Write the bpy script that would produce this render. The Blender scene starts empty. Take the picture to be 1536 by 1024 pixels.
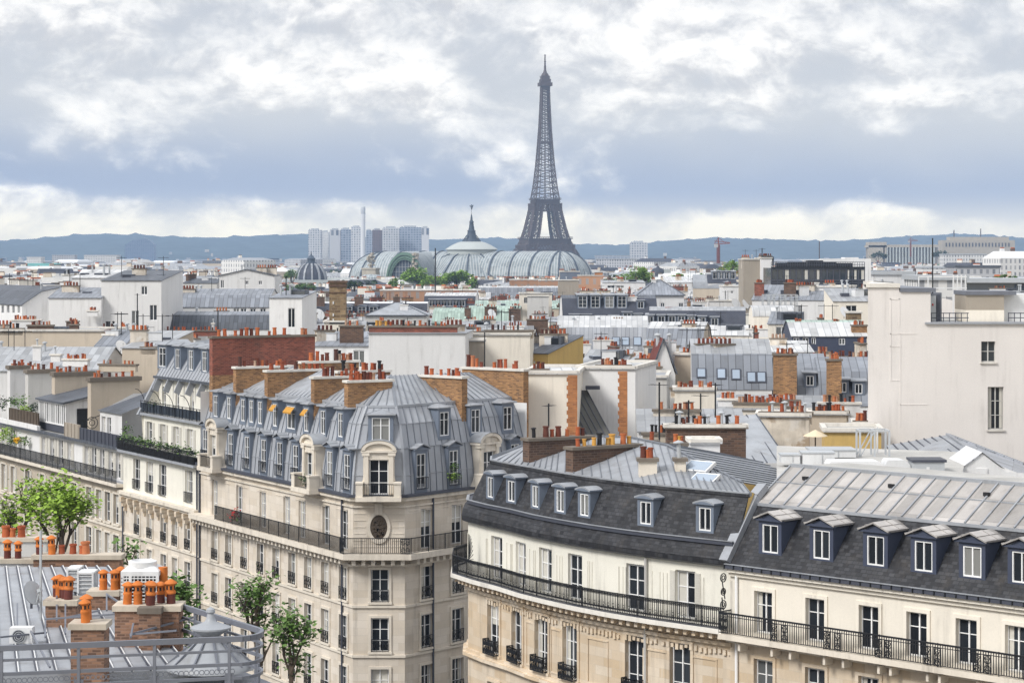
import bpy, math, random
import numpy as np
from mathutils import Matrix, Vector
from math import sin, cos, pi, radians, atan2, sqrt
random.seed(7)
S = bpy.context.scene
COL = S.collection
# ---------------------------------------------------------------- camera, sky, sun, exposure
F = 3310.0          # focal length in photo pixels (photo 1536 x 1024)
HZ = 387.0          # the horizon's row
ZC = 34.0           # eye height above the street
cd = bpy.data.cameras.new('camera'); cam = bpy.data.objects.new('camera', cd); COL.objects.link(cam)
cam.location = (0, 0, ZC); cam.rotation_euler = (radians(90), 0, 0)
cd.sensor_fit = 'HORIZONTAL'; cd.sensor_width = 36.0; cd.lens = F/1536*36
cd.shift_y = (HZ-512)/1536
cd.clip_start = 1.0; cd.clip_end = 40000
S.camera = cam
S.render.engine = 'CYCLES'
S.cycles.use_denoising = True; S.cycles.denoising_prefilter = 'NONE'; S.cycles.denoising_input_passes = 'RGB_ALBEDO_NORMAL'; S.cycles.use_light_tree = False
S.cycles.max_bounces = 5; S.cycles.diffuse_bounces = 3; S.cycles.glossy_bounces = 2; S.cycles.volume_bounces = 0
S.cycles.transmission_bounces = 2; S.cycles.transparent_max_bounces = 8
S.cycles.caustics_reflective = False; S.cycles.caustics_refractive = False
S.view_settings.view_transform = 'Standard'; S.view_settings.look = 'None'; S.view_settings.gamma = 1.0
S.view_settings.use_curve_mapping = False
S.view_settings.exposure = 0.28
HAZE = 9.5e-5
SUN_EL, SUN_AZ = 42.0, -128.0      # degrees; azimuth from +Y towards +X
sl = bpy.data.lights.new('sun', 'SUN'); sun = bpy.data.objects.new('sun', sl); COL.objects.link(sun)
sl.energy = 2.7; sl.angle = radians(17); sl.color = (1.0, 0.97, 0.92)
_d = Vector((sin(radians(SUN_AZ))*cos(radians(SUN_EL)), cos(radians(SUN_AZ))*cos(radians(SUN_EL)), sin(radians(SUN_EL))))
sun.rotation_euler = _d.to_track_quat('Z', 'Y').to_euler()

class NB:
    """short-hand for building node trees"""
    def __init__(s, nt): s.nt = nt; s.n = nt.nodes; s.l = nt.links
    def node(s, t, **kw):
        n = s.n.new(t)
        for k, v in kw.items(): setattr(n, k, v)
        return n
    def put(s, sock, v):
        if v is None: return
        if hasattr(v, 'links') or isinstance(v, bpy.types.NodeSocket): s.l.new(v, sock)
        else:
            if hasattr(sock.default_value, '__len__') and not hasattr(v, '__len__'): v = [v]*len(sock.default_value)
            if hasattr(sock.default_value, '__len__') and len(sock.default_value) == 4 and len(v) == 3: v = (*v, 1)
            sock.default_value = v
    def math(s, op, a, b=None, c=None, clamp=False):
        n = s.node('ShaderNodeMath', operation=op, use_clamp=clamp)
        s.put(n.inputs[0], a); s.put(n.inputs[1], b); s.put(n.inputs[2], c)
        return n.outputs[0]
    def mix(s, f, a, b, mode='MIX'):
        n = s.node('ShaderNodeMix', data_type='RGBA', blend_type=mode)
        s.put(n.inputs[0], f); s.put(n.inputs[6], a); s.put(n.inputs[7], b)
        return n.outputs[2]
    def noise(s, vec, scale, detail=4, rough=.55, dim='3D', out=0):
        n = s.node('ShaderNodeTexNoise', noise_dimensions=dim)
        s.put(n.inputs['Vector'], vec); n.inputs['Scale'].default_value = scale
        n.inputs['Detail'].default_value = detail; n.inputs['Roughness'].default_value = rough
        return n.outputs[out]
    def ramp(s, f, stops):
        n = s.node('ShaderNodeValToRGB'); e = n.color_ramp.elements
        while len(e) < len(stops): e.new(.5)
        for el, (p, c) in zip(e, stops):
            el.position = p; el.color = (*c, 1) if hasattr(c, '__len__') else (c, c, c, 1)
        s.put(n.inputs[0], f); return n.outputs[0]
    def smooth(s, v, a, b):
        n = s.node('ShaderNodeMapRange', interpolation_type='SMOOTHSTEP')
        s.put(n.inputs[0], v); n.inputs[1].default_value = a; n.inputs[2].default_value = b
        return n.outputs[0]
    def comb(s, x, y, z):
        n = s.node('ShaderNodeCombineXYZ'); s.put(n.inputs[0], x); s.put(n.inputs[1], y); s.put(n.inputs[2], z); return n.outputs[0]
    def sep(s, v):
        n = s.node('ShaderNodeSeparateXYZ'); s.put(n.inputs[0], v); return n.outputs

def make_world():
    w = bpy.data.worlds.new('World'); S.world = w; w.use_nodes = True
    b = NB(w.node_tree); b.n.clear()
    out = b.node('ShaderNodeOutputWorld'); bg = b.node('ShaderNodeBackground'); b.l.new(bg.outputs[0], out.inputs[0])
    sky = b.node('ShaderNodeTexSky', sky_type='NISHITA', sun_disc=False)
    sky.sun_elevation = radians(SUN_EL); sky.sun_rotation = radians(SUN_AZ)
    tc = b.node('ShaderNodeTexCoord').outputs['Generated']
    x, y, z = b.sep(tc)
    el = b.math('ARCSINE', z); az = b.math('ARCTAN2', x, y)
    M = b.math
    # lumpy cloud sheet: billows with lit tops, slate-grey bases gathering in a belt low over the city, a cream strip on the horizon
    q0 = b.noise(b.comb(M('MULTIPLY', az, 12), M('MULTIPLY', el, 22), 3.0), 1.0, 3, .5, out=1)
    qx, qy, _q = b.sep(q0)
    wx, wy = M('ADD', az, M('MULTIPLY', M('SUBTRACT', qx, .5), .030)), M('ADD', el, M('MULTIPLY', M('SUBTRACT', qy, .5), .022))
    el2 = M('ADD', wy, M('MULTIPLY', az, .020))
    belt = M('MULTIPLY', b.smooth(el2, .019, .029), M('SUBTRACT', 1.0, b.smooth(el2, .044, .080)))
    def layer(dy, fx, fy, seed, det): return b.noise(b.comb(M('MULTIPLY', wx, fx), M('MULTIPLY', M('ADD', wy, dy), fy), seed), 1.0, det, .57)
    n1, n1b = layer(0, 21, 33, .7, 9), layer(.0075, 21, 33, .7, 9)
    n3 = b.noise(b.comb(M('MULTIPLY', az, 7), M('MULTIPLY', el, 17), 9.1), 1.0, 4, .5)
    n2, n2b = layer(0, 66, 88, 2.2, 7), layer(.0026, 66, 88, 2.2, 7)
    low = b.smooth(el, .010, .032)
    bias = M('ADD', M('MULTIPLY', belt, -.25), M('ADD', M('MULTIPLY', M('SUBTRACT', n3, .5), .50), .05))
    body = M('ADD', M('ADD', n1, bias), M('MULTIPLY', M('SUBTRACT', n2, .5), .13))
    puff = b.smooth(body, .35, .69)
    relief = b.smooth(M('ADD', M('SUBTRACT', n1b, n1), M('MULTIPLY', M('SUBTRACT', n2b, n2), .32)), -.09, .16)
    grey = b.mix(b.smooth(el2, .028, .070), (.235, .31, .475), (.45, .485, .555))
    white = b.mix(low, (.72, .705, .67), (.835, .83, .835))
    shade = b.mix(low, (.54, .555, .58), (.50, .515, .565))
    cl = b.mix(puff, grey, b.mix(relief, white, shade))
    cl = b.mix(M('MULTIPLY', M('SUBTRACT', 1.0, low), .60), cl, (.69, .68, .65))
    # the city's haze lies in front of all this: what reaches the eye through it loses some light and gains some blue
    tau = M('MULTIPLY', HAZE, M('MINIMUM', 10300.0, M('DIVIDE', 306.0, M('MAXIMUM', el, .012))))
    tr = M('EXPONENT', M('MULTIPLY', tau, -1.0)); tr = M('MAXIMUM', tr, .3)
    veil = b.mix(1.0, (.105, .21, .43), M('SUBTRACT', 1.0, tr), 'MULTIPLY')
    cl = b.mix(1.0, b.mix(1.0, cl, veil, 'SUBTRACT'), tr, 'DIVIDE')
    skyc = b.mix(1.0, sky.outputs[0], (.10, .10, .10), 'MULTIPLY')
    cl = b.mix(.05, cl, skyc)
    # an overcast sky is brightest overhead, far above the picture's frame
    up = b.smooth(el, .16, .9)
    cl = b.mix(up, cl, (.97, .99, 1.03))
    b.put(bg.inputs[0], cl); bg.inputs[1].default_value = 1.0
make_world()
# ---------------------------------------------------------------- materials
MATS = {}
def mat(name, col, rough=.7, var=.12, vscale=.35, stain=0, pattern=None, p=(1, 1), pcol=None, pw=.05, bump=.0, rnd=.08, spec=.35, ramp=None, metal=0, fine=.06):
    """procedural surface. pattern: 'seam' (standing seams), 'brick', 'slate', 'block', 'panes' laid in metres along the face"""
    m = bpy.data.materials.new(name); m.use_nodes = True; b = NB(m.node_tree)
    bs = b.n['Principled BSDF']; M = b.math
    geo = b.node('ShaderNodeNewGeometry'); pos = geo.outputs['Position']
    uv = b.node('ShaderNodeUVMap').outputs[0]; u, v, _ = b.sep(uv)
    oi = b.node('ShaderNodeObjectInfo').outputs['Random']
    c = None
    if ramp: c = b.ramp(oi, ramp)
    else:
        n = b.node('ShaderNodeRGB'); n.outputs[0].default_value = (*col, 1); c = n.outputs[0]
    h = None
    if pattern == 'seam':
        fu = M('FRACT', M('DIVIDE', u, p[0])); line = M('LESS_THAN', M('ABSOLUTE', M('SUBTRACT', fu, .5)), pw)
        hl = M('LESS_THAN', M('FRACT', M('DIVIDE', v, p[1])), .02)
        wn = b.node('ShaderNodeTexWhiteNoise', noise_dimensions='2D')
        b.put(wn.inputs[0], b.comb(M('FLOOR', M('ADD', M('DIVIDE', u, p[0]), .5)), M('FLOOR', M('DIVIDE', v, p[1])), 0))
        c = b.mix(1.0, c, M('ADD', .76, M('MULTIPLY', wn.outputs[0], .44)), 'MULTIPLY')
        c = b.mix(M('MULTIPLY', M('MAXIMUM', line, M('MULTIPLY', hl, .6)), .85), c, pcol or [k*.35 for k in col])
        h = line
    elif pattern in ('brick', 'slate', 'block'):
        n = b.node('ShaderNodeTexBrick'); b.put(n.inputs['Vector'], uv)
        c2 = pcol or [k*.6 for k in col]
        b.put(n.inputs['Color1'], (1, 1, 1)); b.put(n.inputs['Color2'], (.0, .0, .0)); b.put(n.inputs['Mortar'], (.5, .5, .5))
        n.inputs['Scale'].default_value = 1; n.inputs['Mortar Size'].default_value = pw
        n.inputs['Brick Width'].default_value = p[0]; n.inputs['Row Height'].default_value = p[1]
        k = b.noise(pos, .9, 4)
        f = M('MULTIPLY', n.outputs['Color'], M('ADD', .55, M('MULTIPLY', k, .7)), clamp=True)
        c = b.mix(f, c2, c)
        mort = {'brick': [k*.62+.05 for k in col], 'slate': [k*.30 for k in col], 'block': [k*.74 for k in col]}[pattern]
        c = b.mix(M('MULTIPLY', n.outputs['Fac'], .8 if pattern != 'block' else .55), c, mort)
        h = M('SUBTRACT', 1.0, n.outputs['Fac'])
    elif pattern == 'panes':
        fu = M('FRACT', M('DIVIDE', u, p[0])); fv = M('FRACT', M('DIVIDE', v, p[1]))
        a = M('LESS_THAN', M('ABSOLUTE', M('SUBTRACT', fu, .5)), pw)
        d = M('LESS_THAN', M('ABSOLUTE', M('SUBTRACT', fv, .5)), .31)
        wn = b.node('ShaderNodeTexWhiteNoise', noise_dimensions='2D')
        b.put(wn.inputs[0], b.comb(M('FLOOR', M('DIVIDE', u, p[0])), M('FLOOR', M('DIVIDE', v, p[1])), 0))
        a = M('MULTIPLY', M('MULTIPLY', a, d), M('ADD', .55, M('MULTIPLY', wn.outputs[0], .45)))
        c = b.mix(a, c, pcol or (.08, .09, .11))
    if var:
        k = b.noise(pos, vscale, 6, .62)
        c = b.mix(1.0, c, M('ADD', 1-var*1.15, M('MULTIPLY', k, var*2.3)), 'MULTIPLY')
    if fine:
        k = b.noise(pos, 9.0, 3, .6)
        c = b.mix(1.0, c, M('ADD', 1-fine, M('MULTIPLY', k, fine*2)), 'MULTIPLY')
    if stain:
        x, y, z = b.sep(pos)
        k = b.noise(b.comb(M('MULTIPLY', x, 1.6), M('MULTIPLY', y, 1.6), M('MULTIPLY', z, .13)), 1.0, 5, .65)
        k2 = b.noise(pos, .5, 5, .6)
        s_ = M('MULTIPLY', M('MULTIPLY', b.smooth(k, .46, .74), b.smooth(k2, .34, .62)), stain)
        c = b.mix(s_, c, (.10, .085, .07))
        if stain > .8: c = b.mix(M('MULTIPLY', b.smooth(b.noise(pos, .55, 7, .65), .50, .60), .75), c, (.30, .21, .13)); c = b.mix(M('MULTIPLY', b.smooth(b.noise(pos, 1.3, 6, .6), .55, .62), .6), c, (.62, .59, .55))
    if rnd and not ramp: c = b.mix(1.0, c, M('ADD', 1-rnd, M('MULTIPLY', oi, rnd*2)), 'MULTIPLY')
    b.put(bs.inputs['Base Color'], c); bs.inputs['Roughness'].default_value = rough
    bs.inputs['Specular IOR Level'].default_value = spec; bs.inputs['Metallic'].default_value = metal
    if bump and h is not None:
        bn = b.node('ShaderNodeBump'); bn.inputs['Strength'].default_value = bump; bn.inputs['Distance'].default_value = .03
        b.put(bn.inputs['Height'], h); b.l.new(bn.outputs[0], bs.inputs['Normal'])
    MATS[name] = m; return m

Z1 = (.215, .232, .265)
mat('zinc', Z1, .45, .22, .5, .25, 'seam', (.62, 2.0), pw=.05, bump=.5)
mat('zinc_plain', (.285, .30, .325), .45, .36, .6, .45)
mat('zinc_pale', (.31, .32, .335), .45, .3, .4, .35, 'seam', (.66, 2.2), pw=.045, bump=.5, pcol=(.20, .21, .23))
mat('zinc_white', (.50, .505, .51), .5, .22, .4, .3, 'seam', (.8, 2.5), pw=.06, bump=.4, pcol=(.3, .31, .33))
mat('zinc_tan', (.36, .34, .325), .5, .34, .45, .35, 'seam', (.82, 1.6), pw=.0)
mat('zinc_blue', (.315, .33, .36), .45, .18, .5, .22, 'seam', (.62, 2.1), pw=.045, bump=.5)
mat('zinc_sheet', (.31, .325, .355), .42, .22, .6, .25)
mat('zinc_dark', (.085, .095, .115), .5, .25, .5, .2, 'seam', (.55, 2.0), pw=.06, bump=.5)
mat('seam_grey', (.16, .172, .195), .5, .15, .8, .1)
mat('dormer_blue', (.15, .178, .228), .5, .22, .8, .2)
mat('dormer_navy', (.050, .060, .095), .55, .15, .8, .1)
mat('slate', (.046, .047, .053), .6, .6, .45, .3, 'slate', (.30, .19), (.010, .010, .013), .016, .6, rnd=.05)
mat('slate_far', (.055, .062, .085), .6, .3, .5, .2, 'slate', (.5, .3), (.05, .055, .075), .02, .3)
mat('copper', (.33, .425, .375), .6, .3, .3, .25, 'seam', (.6, 2.4), pw=.05, bump=.4)
mat('asphalt_roof', (.105, .105, .098), .85, .3, .3, .3)
mat('gravel_roof', (.40, .39, .37), .9, .35, .4, .2)
mat('stone_cream', (.71, .645, .565), .8, .2, .4, .42, 'block', (1.3, .48), (.61, .535, .44), .012)
mat('stone_trim', (.66, .60, .515), .8, .2, .8, .5)
mat('stone_tan', (.655, .57, .465), .8, .22, .5, .42, 'block', (1.2, .45), (.55, .43, .295), .010)
mat('stone_grey', (.52, .455, .37), .85, .18, .5, .3, 'block', (1.2, .45), (.47, .41, .33), .009)
mat('white_wall', (.69, .685, .68), .8, .12, .25, .32)
mat('cream_wall', (.74, .69, .605), .8, .12, .25, .30)
mat('ivory_wall', (.76, .735, .655), .8, .12, .3, .28)
mat('pink_white', (.745, .705, .675), .8, .13, .14, .2)
mat('beige_wall', (.50, .43, .345), .85, .18, .25, .3)
mat('brown_wall', (.33, .29, .24), .85, .2, .25, .35)
mat('grey_wall', (.50, .49, .47), .85, .15, .25, .3)
mat('ochre_wall', (.52, .36, .13), .85, .15, .4, .25)
mat('yellow_wall', (.78, .68, .42), .85, .1, .3, .2)
mat('stained_wall', (.60, .54, .46), .9, .6, .7, .85)
mat('brick_red', (.33, .10, .06), .85, .4, .6, .4, 'brick', (.32, .11), (.11, .04, .028), .022, .4)
mat('brick_ochre', (.46, .25, .105), .85, .4, .7, .45, 'brick', (.30, .105), (.13, .07, .04), .020, .4)
mat('brick_orange', (.56, .235, .085), .85, .3, .8, .2, 'brick', (.40, .13), (.30, .12, .05), .018, .4)
mat('brick_brown', (.16, .092, .06), .85, .4, .8, .35, 'brick', (.40, .13), (.07, .045, .035), .020, .4)
mat('brick_mixed', (.36, .20, .125), .85, .45, 1.2, .5, 'brick', (.22, .072), (.10, .06, .045), .010, .5)
mat('rubble', (.30, .215, .12), .95, .6, 1.4, .5, 'brick', (.7, .3), (.12, .08, .05), .03, .6)
mat('cap_stone', (.165, .14, .115), .9, .3, 1.2, .5)
mat('cap_tan', (.50, .44, .36), .9, .3, 1.2, .5)
mat('cap_pale', (.66, .63, .58), .85, .2, 1.0, .35)
mat('tile_red', (.16, .035, .026), .8, .25, .6, .15, 'seam', (.3, .35), pw=.10, bump=.3)
mat('iron', (.012, .013, .016), .5, .2, 2, 0, spec=.4)
mat('iron_grey', (.06, .065, .085), .5, .15, 2, 0)
mat('steel_blue', (.145, .155, .185), .42, .18, 1.5, .1)
mat('frame_white', (.80, .80, .80), .5, .05, 2, 0, fine=.02)
mat('frame_grey', (.48, .47, .45), .6, .08, 2, .1)
mat('glass', (.02, .025, .03), .22, 0, 1, 0, spec=.22, rnd=0, fine=0, ramp=[(0, (.012, .014, .018)), (.55, (.02, .024, .03)), (.8, (.045, .052, .06)), (.93, (.12, .125, .125)), (1, (.22, .22, .21))])
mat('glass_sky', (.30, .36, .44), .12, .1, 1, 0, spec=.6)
mat('glass_dark', (.03, .04, .055), .1, .3, .4, 0, spec=.6)
mat('shutter', (.56, .54, .49), .6, .08, 2, .1)
mat('terracotta', (.5, .15, .06), .8, .3, 3, .3, ramp=[(0, (.07, .025, .018)), (.25, (.17, .042, .022)), (.5, (.36, .085, .032)), (.8, (.44, .13, .045)), (.93, (.42, .22, .13)), (1, (.30, .24, .19))])
mat('pot_orange', (.52, .155, .032), .85, .4, 5, .45)
mat('pot_dark', (.10, .025, .02), .5, .3, 3, .1)
mat('pot_yellow', (.55, .29, .06), .7, .2, 3, .2)
mat('metal_white', (.66, .665, .67), .4, .12, 1, .2)
mat('metal_grey', (.42, .44, .46), .4, .12, 1, .1)
mat('black', (.015, .015, .017), .7, 0, 1, 0)
mat('asphalt', (.05, .05, .052), .9, .2, .3, 0)
mat('paving', (.26, .25, .23), .9, .2, .3, 0)
mat('bark', (.085, .065, .048), .95, .35, 2, 0)
mat('leaf_fresh', (.235, .36, .045), .6, .45, .9, 0, spec=.3)
mat('leaf_mid', (.10, .18, .04), .6, .45, .9, 0, spec=.3)
mat('leaf_far', (.17, .28, .045), .7, .55, .18, 0, spec=.2)
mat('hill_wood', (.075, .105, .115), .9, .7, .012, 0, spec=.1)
mat('leaf_dark', (.03, .055, .022), .7, .5, .2, 0, spec=.2)
mat('flower', (.45, .02, .02), .6, .2, 3, 0)
mat('flower_yellow', (.75, .45, .02), .6, .2, 3, 0)
mat('awning', (.48, .24, .035), .7, .1, 2, 0)
mat('parasol', (.62, .52, .37), .8, .05, 2, 0)
mat('crane_red', (.20, .055, .045), .6, .1, 1, 0)
mat('tower_iron', (.075, .052, .045), .7, .15, .05, 0, rnd=0, fine=0)
mat('palace_glass', (.22, .25, .265), .4, .35, .06, 0, 'seam', (1.9, 3.4), pw=.10, pcol=(.50, .52, .51), spec=.2)
mat('palace_rib', (.06, .08, .11), .6, .1, .3, 0)
mat('palace_green', (.13, .215, .165), .6, .15, .3, 0)
mat('palace_pale', (.42, .45, .44), .5, .12, .1, .1)
mat('palace_stone', (.40, .36, .30), .85, .2, .2, .3)
mat('far_white', (.66, .65, .63), .85, .12, .05, .1, 'panes', (2.4, 3.1), pcol=(.20, .21, .23), pw=.19)
mat('far_cream', (.66, .59, .49), .85, .12, .05, .1, 'panes', (2.5, 3.1), pcol=(.17, .17, .18), pw=.19)
mat('far_grey', (.46, .46, .47), .85, .12, .05, .1, 'panes', (2.6, 3.0), pcol=(.13, .14, .16), pw=.22)
mat('far_brick', (.42, .24, .15), .85, .15, .08, .1, 'panes', (2.4, 3.1), pcol=(.30, .28, .27), pw=.2)
mat('slab_white', (.56, .56, .56), .8, .05, .02, 0, 'panes', (4.6, 4.4), pcol=(.15, .17, .21), pw=.30)
mat('slab_stripe', (.52, .52, .53), .8, .05, .02, 0, 'panes', (9.0, 400.0), pcol=(.07, .085, .12), pw=.27)
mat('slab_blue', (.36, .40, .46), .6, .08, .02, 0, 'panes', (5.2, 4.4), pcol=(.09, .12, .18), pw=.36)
mat('slab_brown', (.17, .115, .105), .7, .08, .02, 0, 'panes', (3.2, 2.9), pcol=(.07, .055, .06), pw=.3)
mat('teal_roof', (.20, .48, .46), .6, .1, .05, 0)
mat('curtain', (.55, .53, .48), .9, .15, 3, 0)
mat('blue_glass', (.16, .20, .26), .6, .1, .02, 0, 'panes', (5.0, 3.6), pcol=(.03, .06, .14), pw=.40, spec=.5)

# ---------------------------------------------------------------- mesh building
def V(*a): return Vector(a)
class MB:
    """collects faces in world (or local) coordinates; build() links them as ONE mesh object"""
    def __init__(s, T=None): s.v = []; s.f = []; s.m = []; s.mats = []; s.T = T; s.cur = 0
    def use(s, name):
        if name not in s.mats: s.mats.append(name)
        s.cur = s.mats.index(name); return s
    def add(s, pts, faces):
        o = len(s.v); T = s.T
        for p in pts:
            p = p if isinstance(p, Vector) else Vector(p)
            s.v.append(tuple(T @ p) if T else tuple(p))
        for f in faces: s.f.append(tuple(i+o for i in f)); s.m.append(s.cur)
    def poly(s, *pts): s.add(pts, [tuple(range(len(pts)))])
    def box(s, c, d, rz=0, axes=None):
        """box centred at c with full size d"""
        hx, hy, hz = d[0]/2, d[1]/2, d[2]/2
        if axes: ex, ey, ez = axes
        else: ex, ey, ez = V(cos(rz), sin(rz), 0), V(-sin(rz), cos(rz), 0), V(0, 0, 1)
        c = Vector(c)
        P = [c+ex*(hx*i)+ey*(hy*j)+ez*(hz*k) for k in (-1, 1) for j in (-1, 1) for i in (-1, 1)]
        s.add(P, [(0, 2, 3, 1), (4, 5, 7, 6), (0, 1, 5, 4), (2, 6, 7, 3), (0, 4, 6, 2), (1, 3, 7, 5)])
    def bx(s, x0, x1, y0, y1, z0, z1): s.box(((x0+x1)/2, (y0+y1)/2, (z0+z1)/2), (abs(x1-x0), abs(y1-y0), abs(z1-z0)))
    def bar(s, a, b, w=.05, h=None, up=V(0, 0, 1)):
        """square bar from a to b"""
        a, b = Vector(a), Vector(b); d = b-a; L = d.length
        if L < 1e-6: return
        d /= L; t = d.cross(up)
        if t.length < 1e-3: t = d.cross(V(1, 0, 0))
        t.normalize(); n = t.cross(d); h = h or w
        P = [p+t*(i*w/2)+n*(j*h/2) for p in (a, b) for i, j in ((-1, -1), (1, -1), (1, 1), (-1, 1))]
        s.add(P, [(0, 1, 5, 4), (1, 2, 6, 5), (2, 3, 7, 6), (3, 0, 4, 7), (3, 2, 1, 0), (4, 5, 6, 7)])
    def tube(s, pts, r, n=6):
        pts = [Vector(p) for p in pts]; R = r if hasattr(r, '__len__') else [r]*len(pts); ring = []
        for i, p in enumerate(pts):
            d = (pts[min(i+1, len(pts)-1)]-pts[max(i-1, 0)]).normalized()
            t = d.cross(V(0, 0, 1))
            if t.length < 1e-3: t = V(1, 0, 0)
            t.normalize(); q = t.cross(d)
            ring.append([p+(t*cos(2*pi*k/n)+q*sin(2*pi*k/n))*R[i] for k in range(n)])
        P = [p for r_ in ring for p in r_]; fs = []
        for i in range(len(pts)-1):
            for k in range(n): fs.append((i*n+k, i*n+(k+1) % n, (i+1)*n+(k+1) % n, (i+1)*n+k))
        fs.append(tuple(range(n-1, -1, -1))); fs.append(tuple((len(pts)-1)*n+k for k in range(n)))
        s.add(P, fs)
    def lathe(s, c, prof, n=12, a0=0, a1=2*pi):
        """prof: list of (radius, z) from bottom to top about the vertical through c"""
        c = Vector(c); full = abs(a1-a0-2*pi) < 1e-6; m = n if full else n+1
        P = [c+V(r*cos(a0+(a1-a0)*k/n), r*sin(a0+(a1-a0)*k/n), z) for r, z in prof for k in range(m)]; fs = []
        for i in range(len(prof)-1):
            for k in range(n):
                k2 = (k+1) % m
                fs.append((i*m+k, i*m+k2, (i+1)*m+k2, (i+1)*m+k))
        if full:
            if prof[0][0] > 1e-4: fs.append(tuple(range(m-1, -1, -1)))
            if prof[-1][0] > 1e-4: fs.append(tuple((len(prof)-1)*m+k for k in range(m)))
        s.add(P, fs)
    def prism(s, pts, z0, z1, cap=True):
        """vertical prism over a plan polygon (counter-clockwise)"""
        n = len(pts); P = [V(p[0], p[1], z0) for p in pts]+[V(p[0], p[1], z1) for p in pts]
        fs = [(i, (i+1) % n, n+(i+1) % n, n+i) for i in range(n)]
        if cap: fs += [tuple(range(n, 2*n)), tuple(range(n-1, -1, -1))]
        s.add(P, fs)
    def loft(s, A, B):
        """strip between two equally long polylines, A below B, outside on the right of A"""
        n = len(A); s.add(list(A)+list(B), [(i, i+1, n+i+1, n+i) for i in range(n-1)])
    def mesh(s, name, M=None, smooth=False):
        v = np.array(s.v, dtype=np.float64).reshape(-1, 3)
        if M is not None:
            I = np.array(M.inverted()); v = v @ I[:3, :3].T + I[:3, 3]
        me = bpy.data.meshes.new(name)
        n = len(s.f); tot = np.fromiter((len(f) for f in s.f), dtype=np.int32, count=n)
        start = np.zeros(n, dtype=np.int32); start[1:] = np.cumsum(tot)[:-1]
        li = np.fromiter((i for f in s.f for i in f), dtype=np.int32, count=int(tot.sum()))
        me.vertices.add(len(v)); me.vertices.foreach_set('co', v.astype(np.float32).ravel())
        me.loops.add(len(li)); me.loops.foreach_set('vertex_index', li)
        me.polygons.add(n); me.polygons.foreach_set('loop_start', start); me.polygons.foreach_set('loop_total', tot)
        me.polygons.foreach_set('material_index', np.array(s.m, dtype=np.int32))
        if smooth: me.polygons.foreach_set('use_smooth', np.ones(n, dtype=bool))
        # uv in metres: u level along the face, v up its slope
        p0, p1, p2 = v[li[start]], v[li[start+1]], v[li[start+tot-1]]
        nor = np.cross(p1-p0, p2-p0); ln = np.linalg.norm(nor, axis=1); ln[ln == 0] = 1; nor /= ln[:, None]
        t = np.stack([-nor[:, 1], nor[:, 0], np.zeros(n)], 1); tl = np.linalg.norm(t, axis=1)
        flat = tl < .04; t[flat] = (1, 0, 0); tl[flat] = 1; t /= tl[:, None]
        w = np.cross(nor, t)
        fi = np.repeat(np.arange(n), tot); co = v[li]
        uv = np.stack([(co*t[fi]).sum(1), (co*w[fi]).sum(1)], 1).astype(np.float32)
        ul = me.uv_layers.new(name='UVMap'); ul.data.foreach_set('uv', uv.ravel())
        for k in s.mats: me.materials.append(MATS[k])
        me.update(calc_edges=True); me.validate(); me.set_sharp_from_angle(angle=radians(46))
        return me
    def build(s, name, parent=None, smooth=False, M=None):
        if M is None: M = W[parent] if parent else Matrix()
        return put(s.mesh(name, M, smooth), name, parent, M)
W = {}; CITY_RNG = random.Random(99)
def put(me, name, parent, M):
    """link an object of mesh me whose world matrix is M, under parent"""
    o = bpy.data.objects.new(name, me); COL.objects.link(o)
    if parent: o.parent = parent; o.matrix_basis = W[parent].inverted() @ M
    else: o.matrix_basis = M
    W[o] = M.copy(); return o
LABELS = {}
def tag(o, label, cat, group=None):
    o['label'] = label; o['category'] = cat
    if group: o['group'] = group
    LABELS.setdefault(label, []).append(o.name); return o
def thing(name, label, cat, loc, group=None):
    o = put(None, name, None, Matrix.Translation(Vector(loc))); return tag(o, label, cat, group)
def rz(a): return Matrix.Rotation(a, 4, 'Z')
def TM(p, a=0): return Matrix.Translation(Vector(p)) @ rz(a)

# ---------------------------------------------------------------- photo geometry -> places
def P(px, py, Y): return V((px-768)*Y/F, Y, ZC-(py-HZ)*Y/F)
def PX(px, Y): return (px-768)*Y/F
def PZ(py, Y): return ZC-(py-HZ)*Y/F
def on_line(A, B, px):
    """where the plan line A-B crosses picture column px; returns (point, distance along from A)"""
    A, B = Vector(A[:2]), Vector(B[:2]); d = (B-A).normalized(); k = (px-768)/F
    t = (k*A.y-A.x)/(d.x-k*d.y); return A+d*t, t
def out_n(d): return Vector((d[1], -d[0]))
def offset(pts, d):
    """plan polyline moved d inwards (to the left of its direction), mitred"""
    pts = [Vector(p[:2]) for p in pts]; res = []
    for i, p in enumerate(pts):
        ns = []
        if i > 0: e = (p-pts[i-1]).normalized(); ns.append(Vector((-e.y, e.x)))
        if i < len(pts)-1: e = (pts[i+1]-p).normalized(); ns.append(Vector((-e.y, e.x)))
        n = ns[0] if len(ns) == 1 else (ns[0]+ns[1]).normalized()
        k = 1 if len(ns) == 1 else 1/max(.3, n.dot(ns[0]))
        res.append(p+n*(d*k))
    return res
def lift(pts, z): return [V(p[0], p[1], z) for p in pts]

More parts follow.
